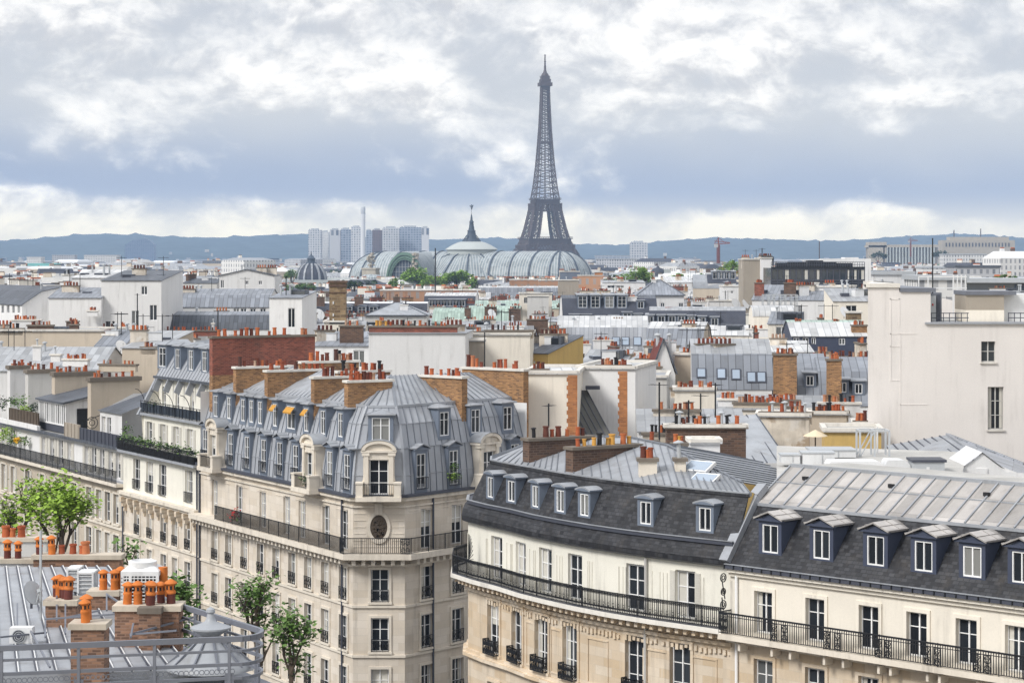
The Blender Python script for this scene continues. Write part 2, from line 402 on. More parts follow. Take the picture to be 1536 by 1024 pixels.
# ---------------------------------------------------------------- shared parts
CACHE = {}
def cached(key, fn):
    if key not in CACHE: CACHE[key] = fn()
    return CACHE[key]
def frame_mesh(w, h, style):
    """local: x across, outside is -y, z up from the sill"""
    def mk():
        m = MB(); m.use('frame_white' if style != 'grey' else 'frame_grey'); t = .06
        if style == 'far': t = .07
        m.bx(-w/2, -w/2+t, -.05, .05, 0, h); m.bx(w/2-t, w/2, -.05, .05, 0, h)
        m.bx(-w/2+t, w/2-t, -.05, .05, 0, t); m.bx(-w/2+t, w/2-t, -.05, .05, h-t, h)
        m.bx(-t*.55, t*.55, -.06, .04, t, h-t)
        if style != 'far':
            k = 3 if h > 1.7 else 2
            for i in range(1, k):
                for sx in (-1, 1): m.bx(min(sx*.04, sx*(w/2-t)), max(sx*.04, sx*(w/2-t)), -.03, .03, h*i/k-.02, h*i/k+.02)
        else:
            m.use('glass'); m.bx(-w/2+t, w/2-t, .0, .02, t, h-t)
        return m.mesh('window')
    return cached(('fr', w, h, style), mk)
def pane_mesh(w, h, k=0):
    def mk():
        m = MB(); m.use('glass'); m.bx(-w/2+.06, w/2-.06, .005, .02, .06, h-.06); a = w/2-.08; m.use('curtain')
        if k == 1: m.bx(-a, -a*.55, -.001, .004, .08, h-.08); m.bx(a*.6, a, -.001, .004, .08, h-.08)
        elif k == 2: m.bx(-a, a, -.001, .004, h*.55, h-.08)
        elif k == 3: m.bx(-a, -.05, -.001, .004, .08, h-.08)
        return m.mesh('pane')
    return cached(('pn', w, h, k), mk)
PR = random.Random(12)
def window(parent, M, w, h, style='white'):
    w, h = round(w, 1), round(h, 1)
    o = put(frame_mesh(w, h, style), 'window', parent, M)
    if style != 'far': put(pane_mesh(w, h, PR.choice((0, 0, 0, 0, 1, 1, 2, 3))), 'pane', o, M)
    return o
def pot_mesh(k):
    def mk():
        m = MB()
        if k == 'hat':      # orange pot with a perforated hat
            m.use('pot_dark'); m.lathe((0, 0, 0), [(.155, 0), (.15, .34)], 14)
            m.use('pot_orange'); m.lathe((0, 0, 0), [(.165, .34), (.175, .38), (.165, .42), (.15, .43), (.15, .66), (.215, .67), (.225, .70), (.20, .73), (.10, .80), (.03, .83)], 14)
            m.use('black')
            for i in range(6): a = i*pi/3+.2; m.box((.145*cos(a), .145*sin(a), .55), (.02, .075, .13), a)
        elif k == 'hat2':
            m.use('pot_orange'); m.lathe((0, 0, 0), [(.165, 0), (.155, .32), (.175, .36), (.165, .42), (.15, .43), (.15, .66), (.215, .67), (.225, .70), (.20, .73), (.10, .80), (.03, .83)], 14)
            m.use('black')
            for i in range(6): a = i*pi/3+.2; m.box((.145*cos(a), .145*sin(a), .55), (.02, .075, .13), a)
        elif k == 'yellow': m.use('pot_yellow'); m.lathe((0, 0, 0), [(.17, 0), (.15, .5), (.19, .5), (.19, .58), (.12, .58), (.12, .4)], 10)
        elif k == 'black': m.use('black'); m.lathe((0, 0, 0), [(.14, 0), (.14, .62), (.2, .64), (.2, .72), (.05, .76)], 8)
        elif k == 'cowl': m.use('metal_grey'); m.lathe((0, 0, 0), [(.12, 0), (.12, .8), (.3, .82), (.3, .88), (.02, .98)], 10)
        else:
            h = {'a': .62, 'b': .48, 'c': .85}[k]
            m.use('terracotta'); m.lathe((0, 0, 0), [(.175, 0), (.15, h-.1), (.185, h-.09), (.185, h), (.12, h), (.12, h-.25)], 8)
        return m.mesh('chimney_pot')
    return cached(('pot', k), mk)
def pots(ch, A, B, n, z, kinds='aaabbc', jitter=.3, rng=random, scale=1):
    A, B = Vector(A[:2]), Vector(B[:2])
    for i in range(n):
        if n > 5 and rng in (random, CITY_RNG) and rng.random() < .16: continue
        t = (i+.5+rng.uniform(-jitter, jitter))/n; p = A.lerp(B, t)
        k = kinds if kinds in ('hat', 'hat2', 'yellow', 'black', 'cowl') else rng.choice(kinds)
        k = {'y': 'yellow', 'k': 'black', 'w': 'cowl', 'h': 'hat'}.get(k, k)
        put(pot_mesh(k), 'chimney_pot', ch, TM((p.x, p.y, z), rng.uniform(0, 6)) @ Matrix.Rotation(rng.gauss(0, .035), 4, 'X') @ Matrix.Scale(scale*rng.uniform(.62, .98), 4))
def chimney(parent, A, B, z0, z1, th=.55, m='brick_ochre', cap='cap_pale', n=8, kinds='aaabbc', rng=random, over=.10, caph=.16, name='chimney', scale=1, split=None):
    """a chimney wall from plan point A to B; split: (material, z) changes the masonry below z"""
    A, B = Vector(A[:2]), Vector(B[:2]); d = B-A; L = d.length; a = atan2(d.y, d.x); c = (A+B)/2
    b = MB()
    if split: b.use(split[0]); b.box((c.x, c.y, (z0+split[1])/2), (L, th, split[1]-z0), a); z0 = split[1]
    b.use(m); b.box((c.x, c.y, (z0+z1)/2), (L, th, z1-z0), a)
    b.use(cap); b.box((c.x, c.y, z1+caph/2), (L+2*over, th+2*over, caph), a)
    M = TM((c.x, c.y, z0)); ch = b.build(name, parent, M=M)
    if n:
        e = d/L*min(.3, L*.2); pots(ch, A+e, B-e, n, z1+caph, kinds, rng=rng, scale=scale)
    return ch
def wall_holes(b, A, B, z0, z1, ops, m, reveal=.25, rm=None):
    """wall from A to B (outside on the right) with openings (u centre, width, zb, zt), with reveals"""
    A, B = Vector(A[:2]), Vector(B[:2]); L = (B-A).length; d = (B-A)/L; n = out_n(d)
    ops = [o for o in ops if o[0]-o[1]/2 > .02 and o[0]+o[1]/2 < L-.02 and o[2] > z0+.01 and o[3] < z1-.01]
    us = sorted({0, L} | {round(o[0]-o[1]/2, 3) for o in ops} | {round(o[0]+o[1]/2, 3) for o in ops})
    def pt(u, z, k=0): q = A+d*u-n*k; return V(q.x, q.y, z)
    b.use(m)
    for ua, ub in zip(us, us[1:]):
        if ub-ua < 1e-4: continue
        mid = (ua+ub)/2; sp = sorted((o[2], o[3]) for o in ops if abs(o[0]-mid) < o[1]/2)
        z = z0
        for a_, c_ in sp+[(z1, z1)]:
            if a_-z > 1e-4: b.poly(pt(ua, z), pt(ub, z), pt(ub, a_), pt(ua, a_))
            z = max(z, c_)
    if rm: b.use(rm)
    for u, w, zb, zt in ops:
        a_, c_ = u-w/2, u+w/2
        b.poly(pt(a_, zb), pt(a_, zt), pt(a_, zt, reveal), pt(a_, zb, reveal))
        b.poly(pt(c_, zt), pt(c_, zb), pt(c_, zb, reveal), pt(c_, zt, reveal))
        b.poly(pt(a_, zt), pt(c_, zt), pt(c_, zt, reveal), pt(a_, zt, reveal))
        b.poly(pt(c_, zb), pt(a_, zb), pt(a_, zb, reveal), pt(c_, zb, reveal))
    return ops
def band(b, pts, out, z0, z1, m, inn=.0):
    """moulding along a plan polyline, standing out from it"""
    b.use(m); o = offset(pts, -out); i = offset(pts, inn)
    b.loft(lift(o, z0), lift(o, z1)); b.loft(lift(o, z1), lift(i, z1)); b.loft(lift(i, z0), lift(o, z0))
    for e, q in ((0, 1), (-1, 0)):
        c = [V(*i[e], z0), V(*o[e], z0), V(*o[e], z1), V(*i[e], z1)]
        b.poly(*(c if q else c[::-1]))
def along(pts, step, off=0.0):
    """points and directions spaced along a plan polyline"""
    pts = [Vector(p[:2]) for p in pts]; res = []; s = off
    for a, c in zip(pts, pts[1:]):
        L = (c-a).length
        while s < L: res.append((a.lerp(c, s/L), (c-a)/L)); s += step
        s -= L
    return res
def railing(b, pts, z0, z1, step=.13, w=.022, m='iron', posts=1.5, fancy=0):
    """iron railing along a plan polyline"""
    b.use(m); h = z1-z0
    for z, t in ((z0+.06, .03), (z1-.02, .05)) + (((z1-.17, .025),) if fancy else ()):
        for a, c in zip(pts, pts[1:]): b.bar((a[0], a[1], z), (c[0], c[1], z), t)
    for p, d in along(pts, step): b.bar((p.x, p.y, z0+.06), (p.x, p.y, z1-.03), w)
    for p, d in along(pts, posts): b.bar((p.x, p.y, z0), (p.x, p.y, z1+.02), .04)
    if fancy:
        for p, d in along(pts, step*fancy):
            for zz, r in ((z1-.10, .05), (z0+.20, .05)): ring(b, p, d, zz, r)
def ring(b, p, d, z, r, n=8, w=.018):
    q = [V(p.x+d.x*r*cos(2*pi*k/n), p.y+d.y*r*cos(2*pi*k/n), z+r*sin(2*pi*k/n)) for k in range(n+1)]
    for a, c in zip(q, q[1:]): b.bar(a, c, w)
def scroll_panel(b, A, B, z0, z1, m='iron', k=1):
    """wrought-iron scrollwork between plan points A and B"""
    b.use(m); A, B = Vector(A[:2]), Vector(B[:2]); d = (B-A).normalized(); L = (B-A).length; h = z1-z0
    for z, t in ((z0+.03, .035), (z1-.02, .05)): b.bar((*A, z), (*B, z), t)
    for p in (A, B): b.bar((*p, z0), (*p, z1), .035)
    n = max(1, round(L/.24))
    for i in range(n):
        c = A+d*(L*(i+.5)/n); r = min(L/n*.46, h*.2)
        for zc in (z0+h*.26, z0+h*.72): ring(b, c, d, zc, r, 8, .024); ring(b, c, d, zc, r*.45, 6, .022)
        b.bar((*c, z0), (*c, z1), .022)
        q = d*(L/n*.5); b.bar((*(c-q), z0+h*.05), (*(c+q), z1-h*.05), .02); b.bar((*(c+q), z0+h*.05), (*(c-q), z1-h*.05), .02)
def seams(b, a, c, d, e, step, m, w=.05, h=.05):
    """standing seams on the quad a-c (bottom) to e-d (top)"""
    b.use(m); L = max((c-a).length, (d-e).length); n = max(1, round(L/step))
    nor = (c-a).cross(e-a)
    if nor.length < 1e-9: nor = (c-a).cross(d-a)
    nor.normalize()
    for i in range(n+1):
        p, q = a.lerp(c, i/n)+nor*(h*.4), e.lerp(d, i/n)+nor*(h*.4)
        b.bar(p, q, w, h, nor)
# ---------------------------------------------------------------- ground
def structure(o): o['kind'] = 'structure'; return o
b = MB(); b.use('asphalt'); b.poly((-9000, -60, 0), (9000, -60, 0), (9000, 14000, 0), (-9000, 14000, 0)); structure(b.build('ground'))
b = MB(); b.use('paving')
for off in (2.2,):
    A = [(-10.1, 140), (-60, 226.5)]; o = offset(A, -off); b.prism([(*o[0],), (*A[0],), (*A[1],), (*o[1],)][::-1], 0.0, .14)
A = [(-6, 122), (-1, 114), (4, 107), (22, 89)]; o = offset(A, -2.6); b.loft(lift(o, .14), lift(A, .14)); b.loft(lift(o, 0), lift(o, .14))
structure(b.build('pavement'))

# ---------------------------------------------------------------- facade kit
def guard_mesh(w, h=.75, kind='cross', out=.10):
    def mk():
        m = MB(); m.use('iron'); y = -out
        for z, t in ((.06, .03), (h-.02, .05)): m.bar((-w/2, y, z), (w/2, y, z), t)
        if kind == 'cross':
            for x in (-w/2+.02, -w/6, w/6, w/2-.02): m.bar((x, y, 0), (x, y, h), .03)
            for i in range(3):
                xa, xb = -w/2+w*i/3, -w/2+w*(i+1)/3
                m.bar((xa, y, .1), (xb, y, h-.12), .028); m.bar((xb, y, .1), (xa, y, h-.12), .028)
            m.bar((-w/2, y, h-.12), (w/2, y, h-.12), .028)
        elif kind == 'bars':
            n = max(4, round(w/.14))
            for i in range(n+1): m.bar((-w/2+w*i/n, y, .05), (-w/2+w*i/n, y, h), .024)
        else:       # scrollwork basket standing out from the wall
            scroll_panel(m, (-w/2, y), (w/2, y), 0, h)
            for s_ in (-1, 1): scroll_panel(m, (s_*w/2, 0), (s_*w/2, y), 0, h)
        return m.mesh('railing')
    return cached(('gd', w, h, kind, out), mk)
def surround(t, A, d, n, u, w, zb, zt, s=.16, out=.07, m='stone_trim', head=0, sill=True):
    """raised stone frame round an opening"""
    a = atan2(d.y, d.x); t.use(m)
    def bx(uc, z, L, h, o=out): p = A+d*uc+n*(o/2+.001); t.box((p.x, p.y, z), (L, o, h), a)
    bx(u-w/2-s/2, (zb+zt)/2, s, zt-zb); bx(u+w/2+s/2, (zb+zt)/2, s, zt-zb); bx(u, zt+s/2, w+2*s, s)
    if head: bx(u, zt+s+head*.5, w+2*s+.16, head, out+.13)
    if sill: bx(u, zb-.07, w+2*s+.06, .14, out+.08)
def facade(root, wb, tb, A, B, z0, z1, rows, us, m, style='white', guard='cross', guards=True, trim=True, tm='stone_trim', reveal=.28, head=0, shut=None, rm=None):
    """wall A-B with rows of windows; rows: (zb, zt, w); us: distances along"""
    A, B = Vector(A[:2]), Vector(B[:2]); d = (B-A).normalized(); n = out_n(d); a = atan2(d.y, d.x)
    ops = [(u, r[2], r[0], r[1]) for r in rows for u in us]
    ops = wall_holes(wb, A, B, z0, z1, ops, m, reveal, rm)
    for u, w, zb, zt in ops:
        p = A+d*u-n*(reveal-.06); o = window(root, TM((p.x, p.y, zb), a), w, zt-zb, style)
        if guards:
            q = A+d*u; put(guard_mesh(round(w, 1), .8, guard, .10 if guard != 'scroll' else .35), 'railing', o, TM((q.x, q.y, zb), a))
        if trim and tb is not None: surround(tb, A, d, n, u, w, zb, zt, m=tm, head=head)
        if shut:
            for s_ in (-1, 1):
                q = A+d*(u+s_*(w/2+shut/2))+n*.03; put(shutter_mesh(shut, round(zt-zb, 1)), 'shutter', root, TM((q.x, q.y, zb), a))
    return ops
def shutter_mesh(w, h):
    def mk():
        m = MB(); m.use('shutter')
        m.bx(-w/2, w/2, -.02, .02, 0, h)
        for i in range(int(h/.12)): m.bx(-w/2+.05, w/2-.05, -.032, -.02, .06+i*.12, .06+i*.12+.06)
        return m.mesh('shutter')
    return cached(('sh', w, h), mk)
def dormer_mesh(w, h, dep, roof, cm, rm, ww, wh, zb):
    """local: front on y=0 facing -y, body runs back to y=dep"""
    def mk():
        m = MB(); m.use(cm); sx = (w-ww)/2; zt = zb+wh
        m.bx(-w/2, -w/2+sx, 0, dep, 0, h); m.bx(w/2-sx, w/2, 0, dep, 0, h)
        m.bx(-w/2+sx, w/2-sx, 0, dep, 0, zb); m.bx(-w/2+sx, w/2-sx, 0, dep, zt, h)
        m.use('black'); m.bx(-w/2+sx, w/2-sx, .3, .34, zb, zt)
        o = .16
        if roof == 'ped':        # pediment with a two-sided roof
            r = w*.30; m.use(cm); m.poly((-w/2-o*.6, -.04, h), (w/2+o*.6, -.04, h), (0, -.04, h+r*.8)); m.bx(-w/2-o, w/2+o, -.12, 0, h, h+.10)
            m.use(rm)
            for s_ in (-1, 1):
                q = [V(s_*(w/2+o), -.2, h+.06), V(s_*(w/2+o), dep, h+.06), V(0, dep, h+r), V(0, -.2, h+r)]
                up = V(0, 0, .07); P8 = q+[p+up for p in q]
                m.add(P8, [(0, 1, 2, 3), (4, 5, 6, 7), (0, 1, 5, 4), (1, 2, 6, 5), (2, 3, 7, 6), (3, 0, 4, 7)])
                for k in (0, .5): m.bar(q[0].lerp(q[3], k)+up, q[1].lerp(q[2], k)+up, .05)
                m.bar(q[0].lerp(q[1], .45)+up, q[3].lerp(q[2], .45)+up, .05)
        elif roof == 'hip':
            r = w*.22; m.use(rm); z = h
            m.bx(-w/2-o, w/2+o, -o, dep, z, z+.07)
            q = [V(-w/2-o, -o, z+.07), V(w/2+o, -o, z+.07), V(w/2+o, dep, z+.07), V(-w/2-o, dep, z+.07), V(0, w*.45, z+r), V(0, dep, z+r)]
            m.add(q, [(0, 1, 4), (1, 2, 5, 4), (3, 0, 4, 5)])
            for i in (0, 1): m.bar(q[i], q[4], .05)
        elif roof == 'arch':     # low curved zinc cap
            m.use(rm); k = 6; f = [V(-w/2-o*.7+(w+1.4*o)*i/k, -.12, h+w*.14*sin(pi*i/k)) for i in range(k+1)]; up = V(0, 0, .08); g = [p+V(0, dep+.1, 0) for p in f]
            for L, R in ((f, g),):
                m.loft([p+up for p in L], [p+up for p in R]); m.loft(L, [p+up for p in L]); m.loft(R, L)
            m.use(cm); m.add(f, [tuple(range(k+1))])
            m.poly(f[0], f[0]+up, g[0]+up, g[0]); m.poly(f[-1], g[-1], g[-1]+up, f[-1]+up)
        else:                    # lean-to lid
            m.use(rm); q = [V(-w/2-o, -o, h), V(w/2+o, -o, h), V(w/2+o, dep, h+.25), V(-w/2-o, dep, h+.25)]; up = V(0, 0, .09)
            m.add(q+[p+up for p in q], [(3, 2, 1, 0), (4, 5, 6, 7), (0, 1, 5, 4), (1, 2, 6, 5), (2, 3, 7, 6), (3, 0, 4, 7)])
        return m.mesh('dormer')
    return cached(('dm', w, h, dep, roof, cm, rm, ww, wh, zb), mk)
def dormer(root, p, a, w=1.2, h=2.0, dep=1.5, roof='hip', cm='dormer_blue', rm='zinc_plain', ww=.8, wh=1.5, zb=.25, style='white', rail=None):
    o = put(dormer_mesh(w, h, dep, roof, cm, rm, ww, wh, zb), 'dormer', root, TM(p, a))
    M = TM(p, a) @ Matrix.Translation((0, .10, zb))
    put(frame_far(ww, wh, style), 'window', o, M)
    if rail: put(guard_mesh(round(ww+.2, 1), .8, 'bars', .12), 'railing', o, TM(p, a) @ Matrix.Translation((0, 0, zb-.1)))
    return o
def frame_far(w, h, style='white'):
    def mk():
        m = MB(); m.use('frame_white'); t = .062
        m.bx(-w/2, -w/2+t, -.07, .05, 0, h); m.bx(w/2-t, w/2, -.07, .05, 0, h); m.bx(-w/2+t, w/2-t, -.07, .05, 0, t); m.bx(-w/2+t, w/2-t, -.07, .05, h-t, h)
        m.bx(-.03, .03, -.06, .04, t, h-t)
        if h > 1.35:
            for k in ((1, 2) if h > 2 else (2,)): m.bx(-w/2+t, w/2-t, -.04, .03, h*k/3-.015, h*k/3+.015)
        m.use('glass'); m.bx(-w/2+t, w/2-t, .0, .02, t, h-t)
        return m.mesh('window')
    return cached(('ff', w, h, style), mk)
def mansard(b, pts, prof, mats_, sstep=None, sm='zinc_sheet', sw=.05):
    """roof skin over a plan polyline; prof: (inset, z) from the eave up; returns the top line"""
    prev = None
    for i, (d, z) in enumerate(prof):
        cur = lift(offset(pts, d), z)
        if prev:
            b.use(mats_[min(i-1, len(mats_)-1)]); b.loft(prev, cur)
            if sstep:
                for k in range(len(pts)-1): seams(b, prev[k], prev[k+1], cur[k+1], cur[k], sstep, sm, sw, .05)
        prev = cur
    return prev
def roof_slope_z(prof, d):
    for (a, z0), (c, z1) in zip(prof, prof[1:]):
        if a <= d <= c: return z0+(z1-z0)*(d-a)/(c-a)
    return prof[-1][1]
def downpipe(root, p, z0, z1, m='iron_grey', r=.07):
    b = MB(); b.use(m); b.tube([(p[0], p[1], z0), (p[0], p[1], z1)], r, 6); return b.build('downpipe', root)
def plant(b, p, r, n=60, m='leaf_mid', rng=random, flat=.8, leaf=.12):
    """leaf clump"""
    b.use(m)
    for i in range(n):
        q = V(rng.gauss(0, r*.5), rng.gauss(0, r*.5), rng.gauss(0, r*.5*flat)); leaf_quad(b, Vector(p)+q, leaf*rng.uniform(.6, 1.3), rng)
def leaf_quad(b, p, s, rng):
    a = rng.uniform(0, 6.3); t = rng.uniform(-.9, .9); e = V(cos(a), sin(a), t*.6)*s; f = V(-sin(a)*.6, cos(a)*.6, rng.uniform(-.6, .6))*s
    b.poly(p-e*.5, p+f*.5, p+e*.5, p-f*.5)

# ---------------------------------------------------------------- building with the zinc dome on its corner
L0, C1, C2, R1 = Vector((-22.9, 162.2)), Vector((-10.1, 140.0)), Vector((-6.8, 140.0)), Vector((1.0, 149.4))
DL, DR = (C1-L0).normalized(), (R1-C2).normalized(); NL, NR = out_n(DL), out_n(DR); AL, AR = atan2(DL.y, DL.x), atan2(DR.y, DR.x)
LB = (C1-L0).length; LR = (R1-C2).length
PB = [L0, C1, C2, R1]
PROF = [(0, 18.95), (.10, 20.2), (.36, 21.9), (.80, 23.4), (1.40, 24.5)]
def corner_house():
    root = thing('apartment_building', 'cream stone corner apartment block with a bulging zinc dome roof and brick chimney walls', 'building', (-8.5, 145, 0))
    wb, tb = MB(), MB()
    usL = [on_line(L0, C1, x)[1] for x in (304, 323, 343.5, 367, 391.5, 415, 439, 463, 488.5, 515.5)]
    usR = [on_line(C2, R1, x)[1] for x in (640, 686, 735)]
    rows = [(12.2, 14.25, 1.15), (9.05, 11.2, 1.15), (5.75, 7.95, 1.15), (2.2, 4.7, 1.15)]
    facade(root, wb, tb, L0, C1, 0, 15.1, rows, usL, 'stone_cream', head=0)
    facade(root, wb, tb, C1, C2, 0, 15.1, rows, [1.72], 'stone_cream')
    facade(root, wb, tb, C2, R1, 0, 15.1, rows, usR, 'stone_cream')
    # fifth floor behind the long balcony
    us5 = [on_line(L0, C1, x)[1] for x in (322, 359, 394, 430, 453, 489, 516)]
    facade(root, wb, None, L0, C1, 15.1, 18.8, [(15.4, 17.95, 1.1)], us5, 'stone_cream', guards=False)
    wall_holes(wb, C1, C2, 15.1, 18.8, [], 'stone_cream')
    facade(root, wb, None, C2, R1, 15.1, 18.8, [(15.4, 17.95, 1.1)], usR, 'stone_cream', guards=False)
    # back of the block
    bk = offset(PB, 11.0); wb.use('white_wall')
    for a, c in ((R1, bk[3]), (bk[3], Vector((0, 158))), (Vector((0, 158)), bk[0]), (bk[0], L0)): wb.poly(V(*a, 0), V(*c, 0), V(*c, 24.2), V(*a, 24.2))
    wb.build('wall', root)
    for z in (12.0, 8.85, 5.5): band(tb, PB, .10, z-.16, z, 'stone_trim')
    band(tb, PB, .22, 14.45, 14.62, 'stone_trim'); band(tb, PB, .95, 14.98, 15.32, 'stone_trim', .02)
    tb.use('stone_trim')
    for p, d in along(PB, .62, .3):
        n = out_n(d); q = p+n*.36; tb.box((q.x, q.y, 14.8), (.24, .70, .34), atan2(d.y, d.x))
    # blind oval with a bronze relief, over the corner
    cx, zc = (C1+C2)/2, 16.95
    for k in range(24):
        a0, a1 = 2*pi*k/24, 2*pi*(k+1)/24
        q = [V(cx.x+r*.55*cos(t)*1.0, 140-.09-y_, zc+r*.78*sin(t)) for r, t, y_ in ((1.0, a0, 0), (1.35, a0, 0), (1.35, a1, 0), (1.0, a1, 0))]
        tb.add(q+[p+V(0, .085, 0) for p in q], [(0, 1, 2, 3), (1, 5, 6, 2), (0, 3, 7, 4)])
    tb.box((cx.x, 139.93, 18.1), (.5, .2, .7))
    for z in [15.7+.42*i for i in range(7)]: tb.box((cx.x, 139.985, z), (3.25, .03, .05)) if abs(z-zc) > 1.1 else [tb.box((cx.x+s_*1.22, 139.985, z), (.75, .03, .05)) for s_ in (-1, 1)]
    for a, d, n, L in ((L0, DL, NL, LB), (C2, DR, NR, LR)):
        for u in [L*(i+.5)/8 for i in range(8)]:
            q = a+d*u+n*.02; tb.box((q.x, q.y, 18.25), (L/8*.55, .04, .05), atan2(d.y, d.x)); tb.box((q.x, q.y, 17.9), (L/8*.5, .04, .04), atan2(d.y, d.x))
    band(tb, PB, .30, 18.62, 18.86, 'stone_trim'); band(tb, PB, .12, 18.2, 18.3, 'stone_trim')
    tb.build('cornice', root)
    mb = MB(); mb.use('cap_stone')
    k = 20; mb.add([V(cx.x, 139.90, zc)]+[V(cx.x+.54*cos(2*pi*i/k), 139.95, zc+.77*sin(2*pi*i/k)) for i in range(k)], [(0, i+1, (i+1) % k+1) for i in range(k)])
    rr = random.Random(3)
    for i in range(40):
        a_, r_ = rr.uniform(0, 6.28), rr.random()**.5*.8; mb.box((cx.x+.5*r_*cos(a_), 139.91, zc+.72*r_*sin(a_)), (.12, .05, .10), 0)
    mb.mats = ['bark']; mb.build('medallion', root)
    g = MB(); g.use('iron'); band(g, PB, .42, 18.86, 19.02, 'iron_grey'); g.build('gutter', root)
    # roof
    rb = MB(); top = mansard(rb, PB, PROF, ['zinc_sheet'], .62, 'seam_grey', .045)
    rb.use('zinc_sheet')
    for i, (d, z) in enumerate(PROF[1:-1]):
        q = lift(offset(PB, d-.02), z)
        for a, c in zip(q, q[1:]): rb.bar(a, c, .04)
    for j in (1, 2):
        q = [lift(offset(PB, d-.02), z)[j] for d, z in PROF]
        for a, c in zip(q, q[1:]): rb.bar(a, c, .14)
    for a, c in zip(top, top[1:]): rb.bar(a, c, .16)
    peak = V(-8.0, 145.7, 26.25); i5 = offset(PB, 5.2); lr, rr_ = V(*i5[0], 26.1), V(*i5[3], 26.1)
    rb.use('zinc_plain')
    rb.poly(top[0], top[1], peak, lr); rb.poly(top[1], top[2], peak); rb.poly(top[2], top[3], rr_, peak)
    seams(rb, top[0], top[1], peak, lr, .62, 'seam_grey', .045); seams(rb, top[1], top[2], peak, peak, .62, 'seam_grey', .045); seams(rb, top[2], top[3], rr_, peak, .62, 'seam_grey', .045)
    for q in (top[1], top[2]): rb.bar(q, peak, .14)
    b0, b3, bm = V(*bk[0], 24.2), V(*bk[3], 24.2), V(0, 158, 24.2)
    rb.use('zinc_plain'); rb.poly(lr, peak, bm, b0); rb.poly(peak, rr_, b3, bm)
    rb.use('zinc_plain'); q = offset(PB, 0)
    for (a, t_, r_, e_) in ((L0, top[0], lr, b0), (R1, top[3], rr_, b3)): rb.poly(V(*a, 18.9), V(*a, 18.9)+V(0, 0, .01), t_, r_, e_)
    rb.build('roof', root)
    # balcony
    bb = MB(); rail = offset(PB, -.85); rail[0] = on_line(rail[0], rail[1], 322)[0]; railing(bb, rail, 15.35, 16.36, .125, .036, posts=1.6)
    for k in (1, 2): e = rail[k]; scroll_panel(bb, e+(rail[k-1]-e).normalized()*.05, e+(rail[k-1]-e).normalized()*.6, 15.35, 16.3)
    bb.build('balcony_railing', root)
    # slender dormers near the eave, small ones above
    def place(A, B, x, ins): o = offset([A, B], ins); return on_line(o[0], o[1], x)[0]
    def low(A, B, x, a):
        p = place(A, B, x, -.05); dormer(root, (p.x, p.y, 19.0), a, 1.15, 2.75, 1.1, 'ped', 'dormer_blue', 'zinc_plain', .85, 2.2, .3, rail=True)
    for x in (307, 345.5, 370, 395, 419, 443, 494, 520): low(L0, C1, x, AL)
    for x in (632, 681, 773): low(C2, R1, x, AR)
    def high(A, B, x, a, w=.8): p = place(A, B, x, .42); dormer(root, (p.x, p.y, 22.2), a, w+.3, 2.05, 2.0, 'hip', 'dormer_blue', 'zinc_plain', w, 1.55, .25)
    for x, w in ((323, .8), (343, .7), (364, .7), (376.5, .7), (389.5, .7), (412, .7), (436, 1.3), (459, .7), (484, .75), (510, .7)): high(L0, C1, x, AL, w)
    for x in (667, 714, 762): high(C2, R1, x, AR, .9)
    for x, w in ((412, .7), (436, 1.3), (459, .7)):      # yellow awnings over three attic windows
        p = place(L0, C1, x, .25); aw = MB(TM((p.x, p.y, 23.75), AL)); aw.use('awning'); aw.poly((-w/2, -.02, .2), (-w/2, -.30, -.12), (w/2, -.30, -.12), (w/2, -.02, .2)); aw.poly((-w/2, -.30, -.12), (-w/2, -.30, -.22), (w/2, -.30, -.22), (w/2, -.30, -.12)); aw.build('awning', root)
    pl = MB(); r7 = random.Random(7)
    for x, A_1, B_1, z, ins, m in ((350, L0, C1, 15.9, -.75, 'flower'), (354, L0, C1, 16.2, -.75, 'flower'), (357, L0, C1, 15.8, -.75, 'leaf_mid'), (455, L0, C1, 19.6, -.9, 'leaf_mid'), (462, L0, C1, 19.4, -.9, 'leaf_dark'), (678, C2, R1, 19.9, -.3, 'leaf_fresh'), (685, C2, R1, 19.8, -.3, 'leaf_mid'), (682, C2, R1, 20.5, -.2, 'leaf_mid')):
        o = offset([A_1, B_1], ins); q = on_line(o[0], o[1], x)[0]; plant(pl, V(q.x, q.y, z), .32, 50, m, r7, .9, .16)
    pl.build('plant', root)
    p = Vector(((C1.x+C2.x)/2+.1, 140.36)); dormer(root, (p.x, p.y, 22.1), 0, 1.6, 1.9, 1.6, 'hip', 'dormer_blue', 'zinc_plain', 1.15, 1.5, .25)
    # stone dormers with round-headed pediments
    for c, a, n in ((Vector(((C1.x+C2.x)/2+.02, 139.72)), 0, 1), (on_line(*offset([L0, C1], -.3), 466)[0], AL, 1), (on_line(*offset([L0, C1], -.3), 322)[0], AL, 1), (on_line(*offset([C2, R1], -.3), 732)[0], AR, 1)):
        stone_dormer(root, c, a)
    # masonry chimneys
    inl = Vector((-NL.x, -NL.y)); inr = Vector((-NR.x, -NR.y))
    def cw(x, x2, z1, ins=.75, m='brick_ochre', z0=21.5, n=8, kinds='aaabbc', th=.55):
        o = offset([L0, C1], ins); A = on_line(o[0], o[1], x)[0]; k = (x2-768)/F; L = (k*A.y-A.x)/(inl.x-k*inl.y); return chimney(root, A, A+inl*L, z0, z1, th, m, n=n, kinds=kinds)
    cw(352, 437, 26.05, n=11); cw(399, 493, 26.05, n=12); cw(469, 545, 25.95, n=9); cw(519, 586, 25.95, n=12)
    cw(450, 536, 26.5, 4.2, n=12, z0=24); cw(505, 583, 26.2, 3.2, n=11, z0=24, kinds='aabk')
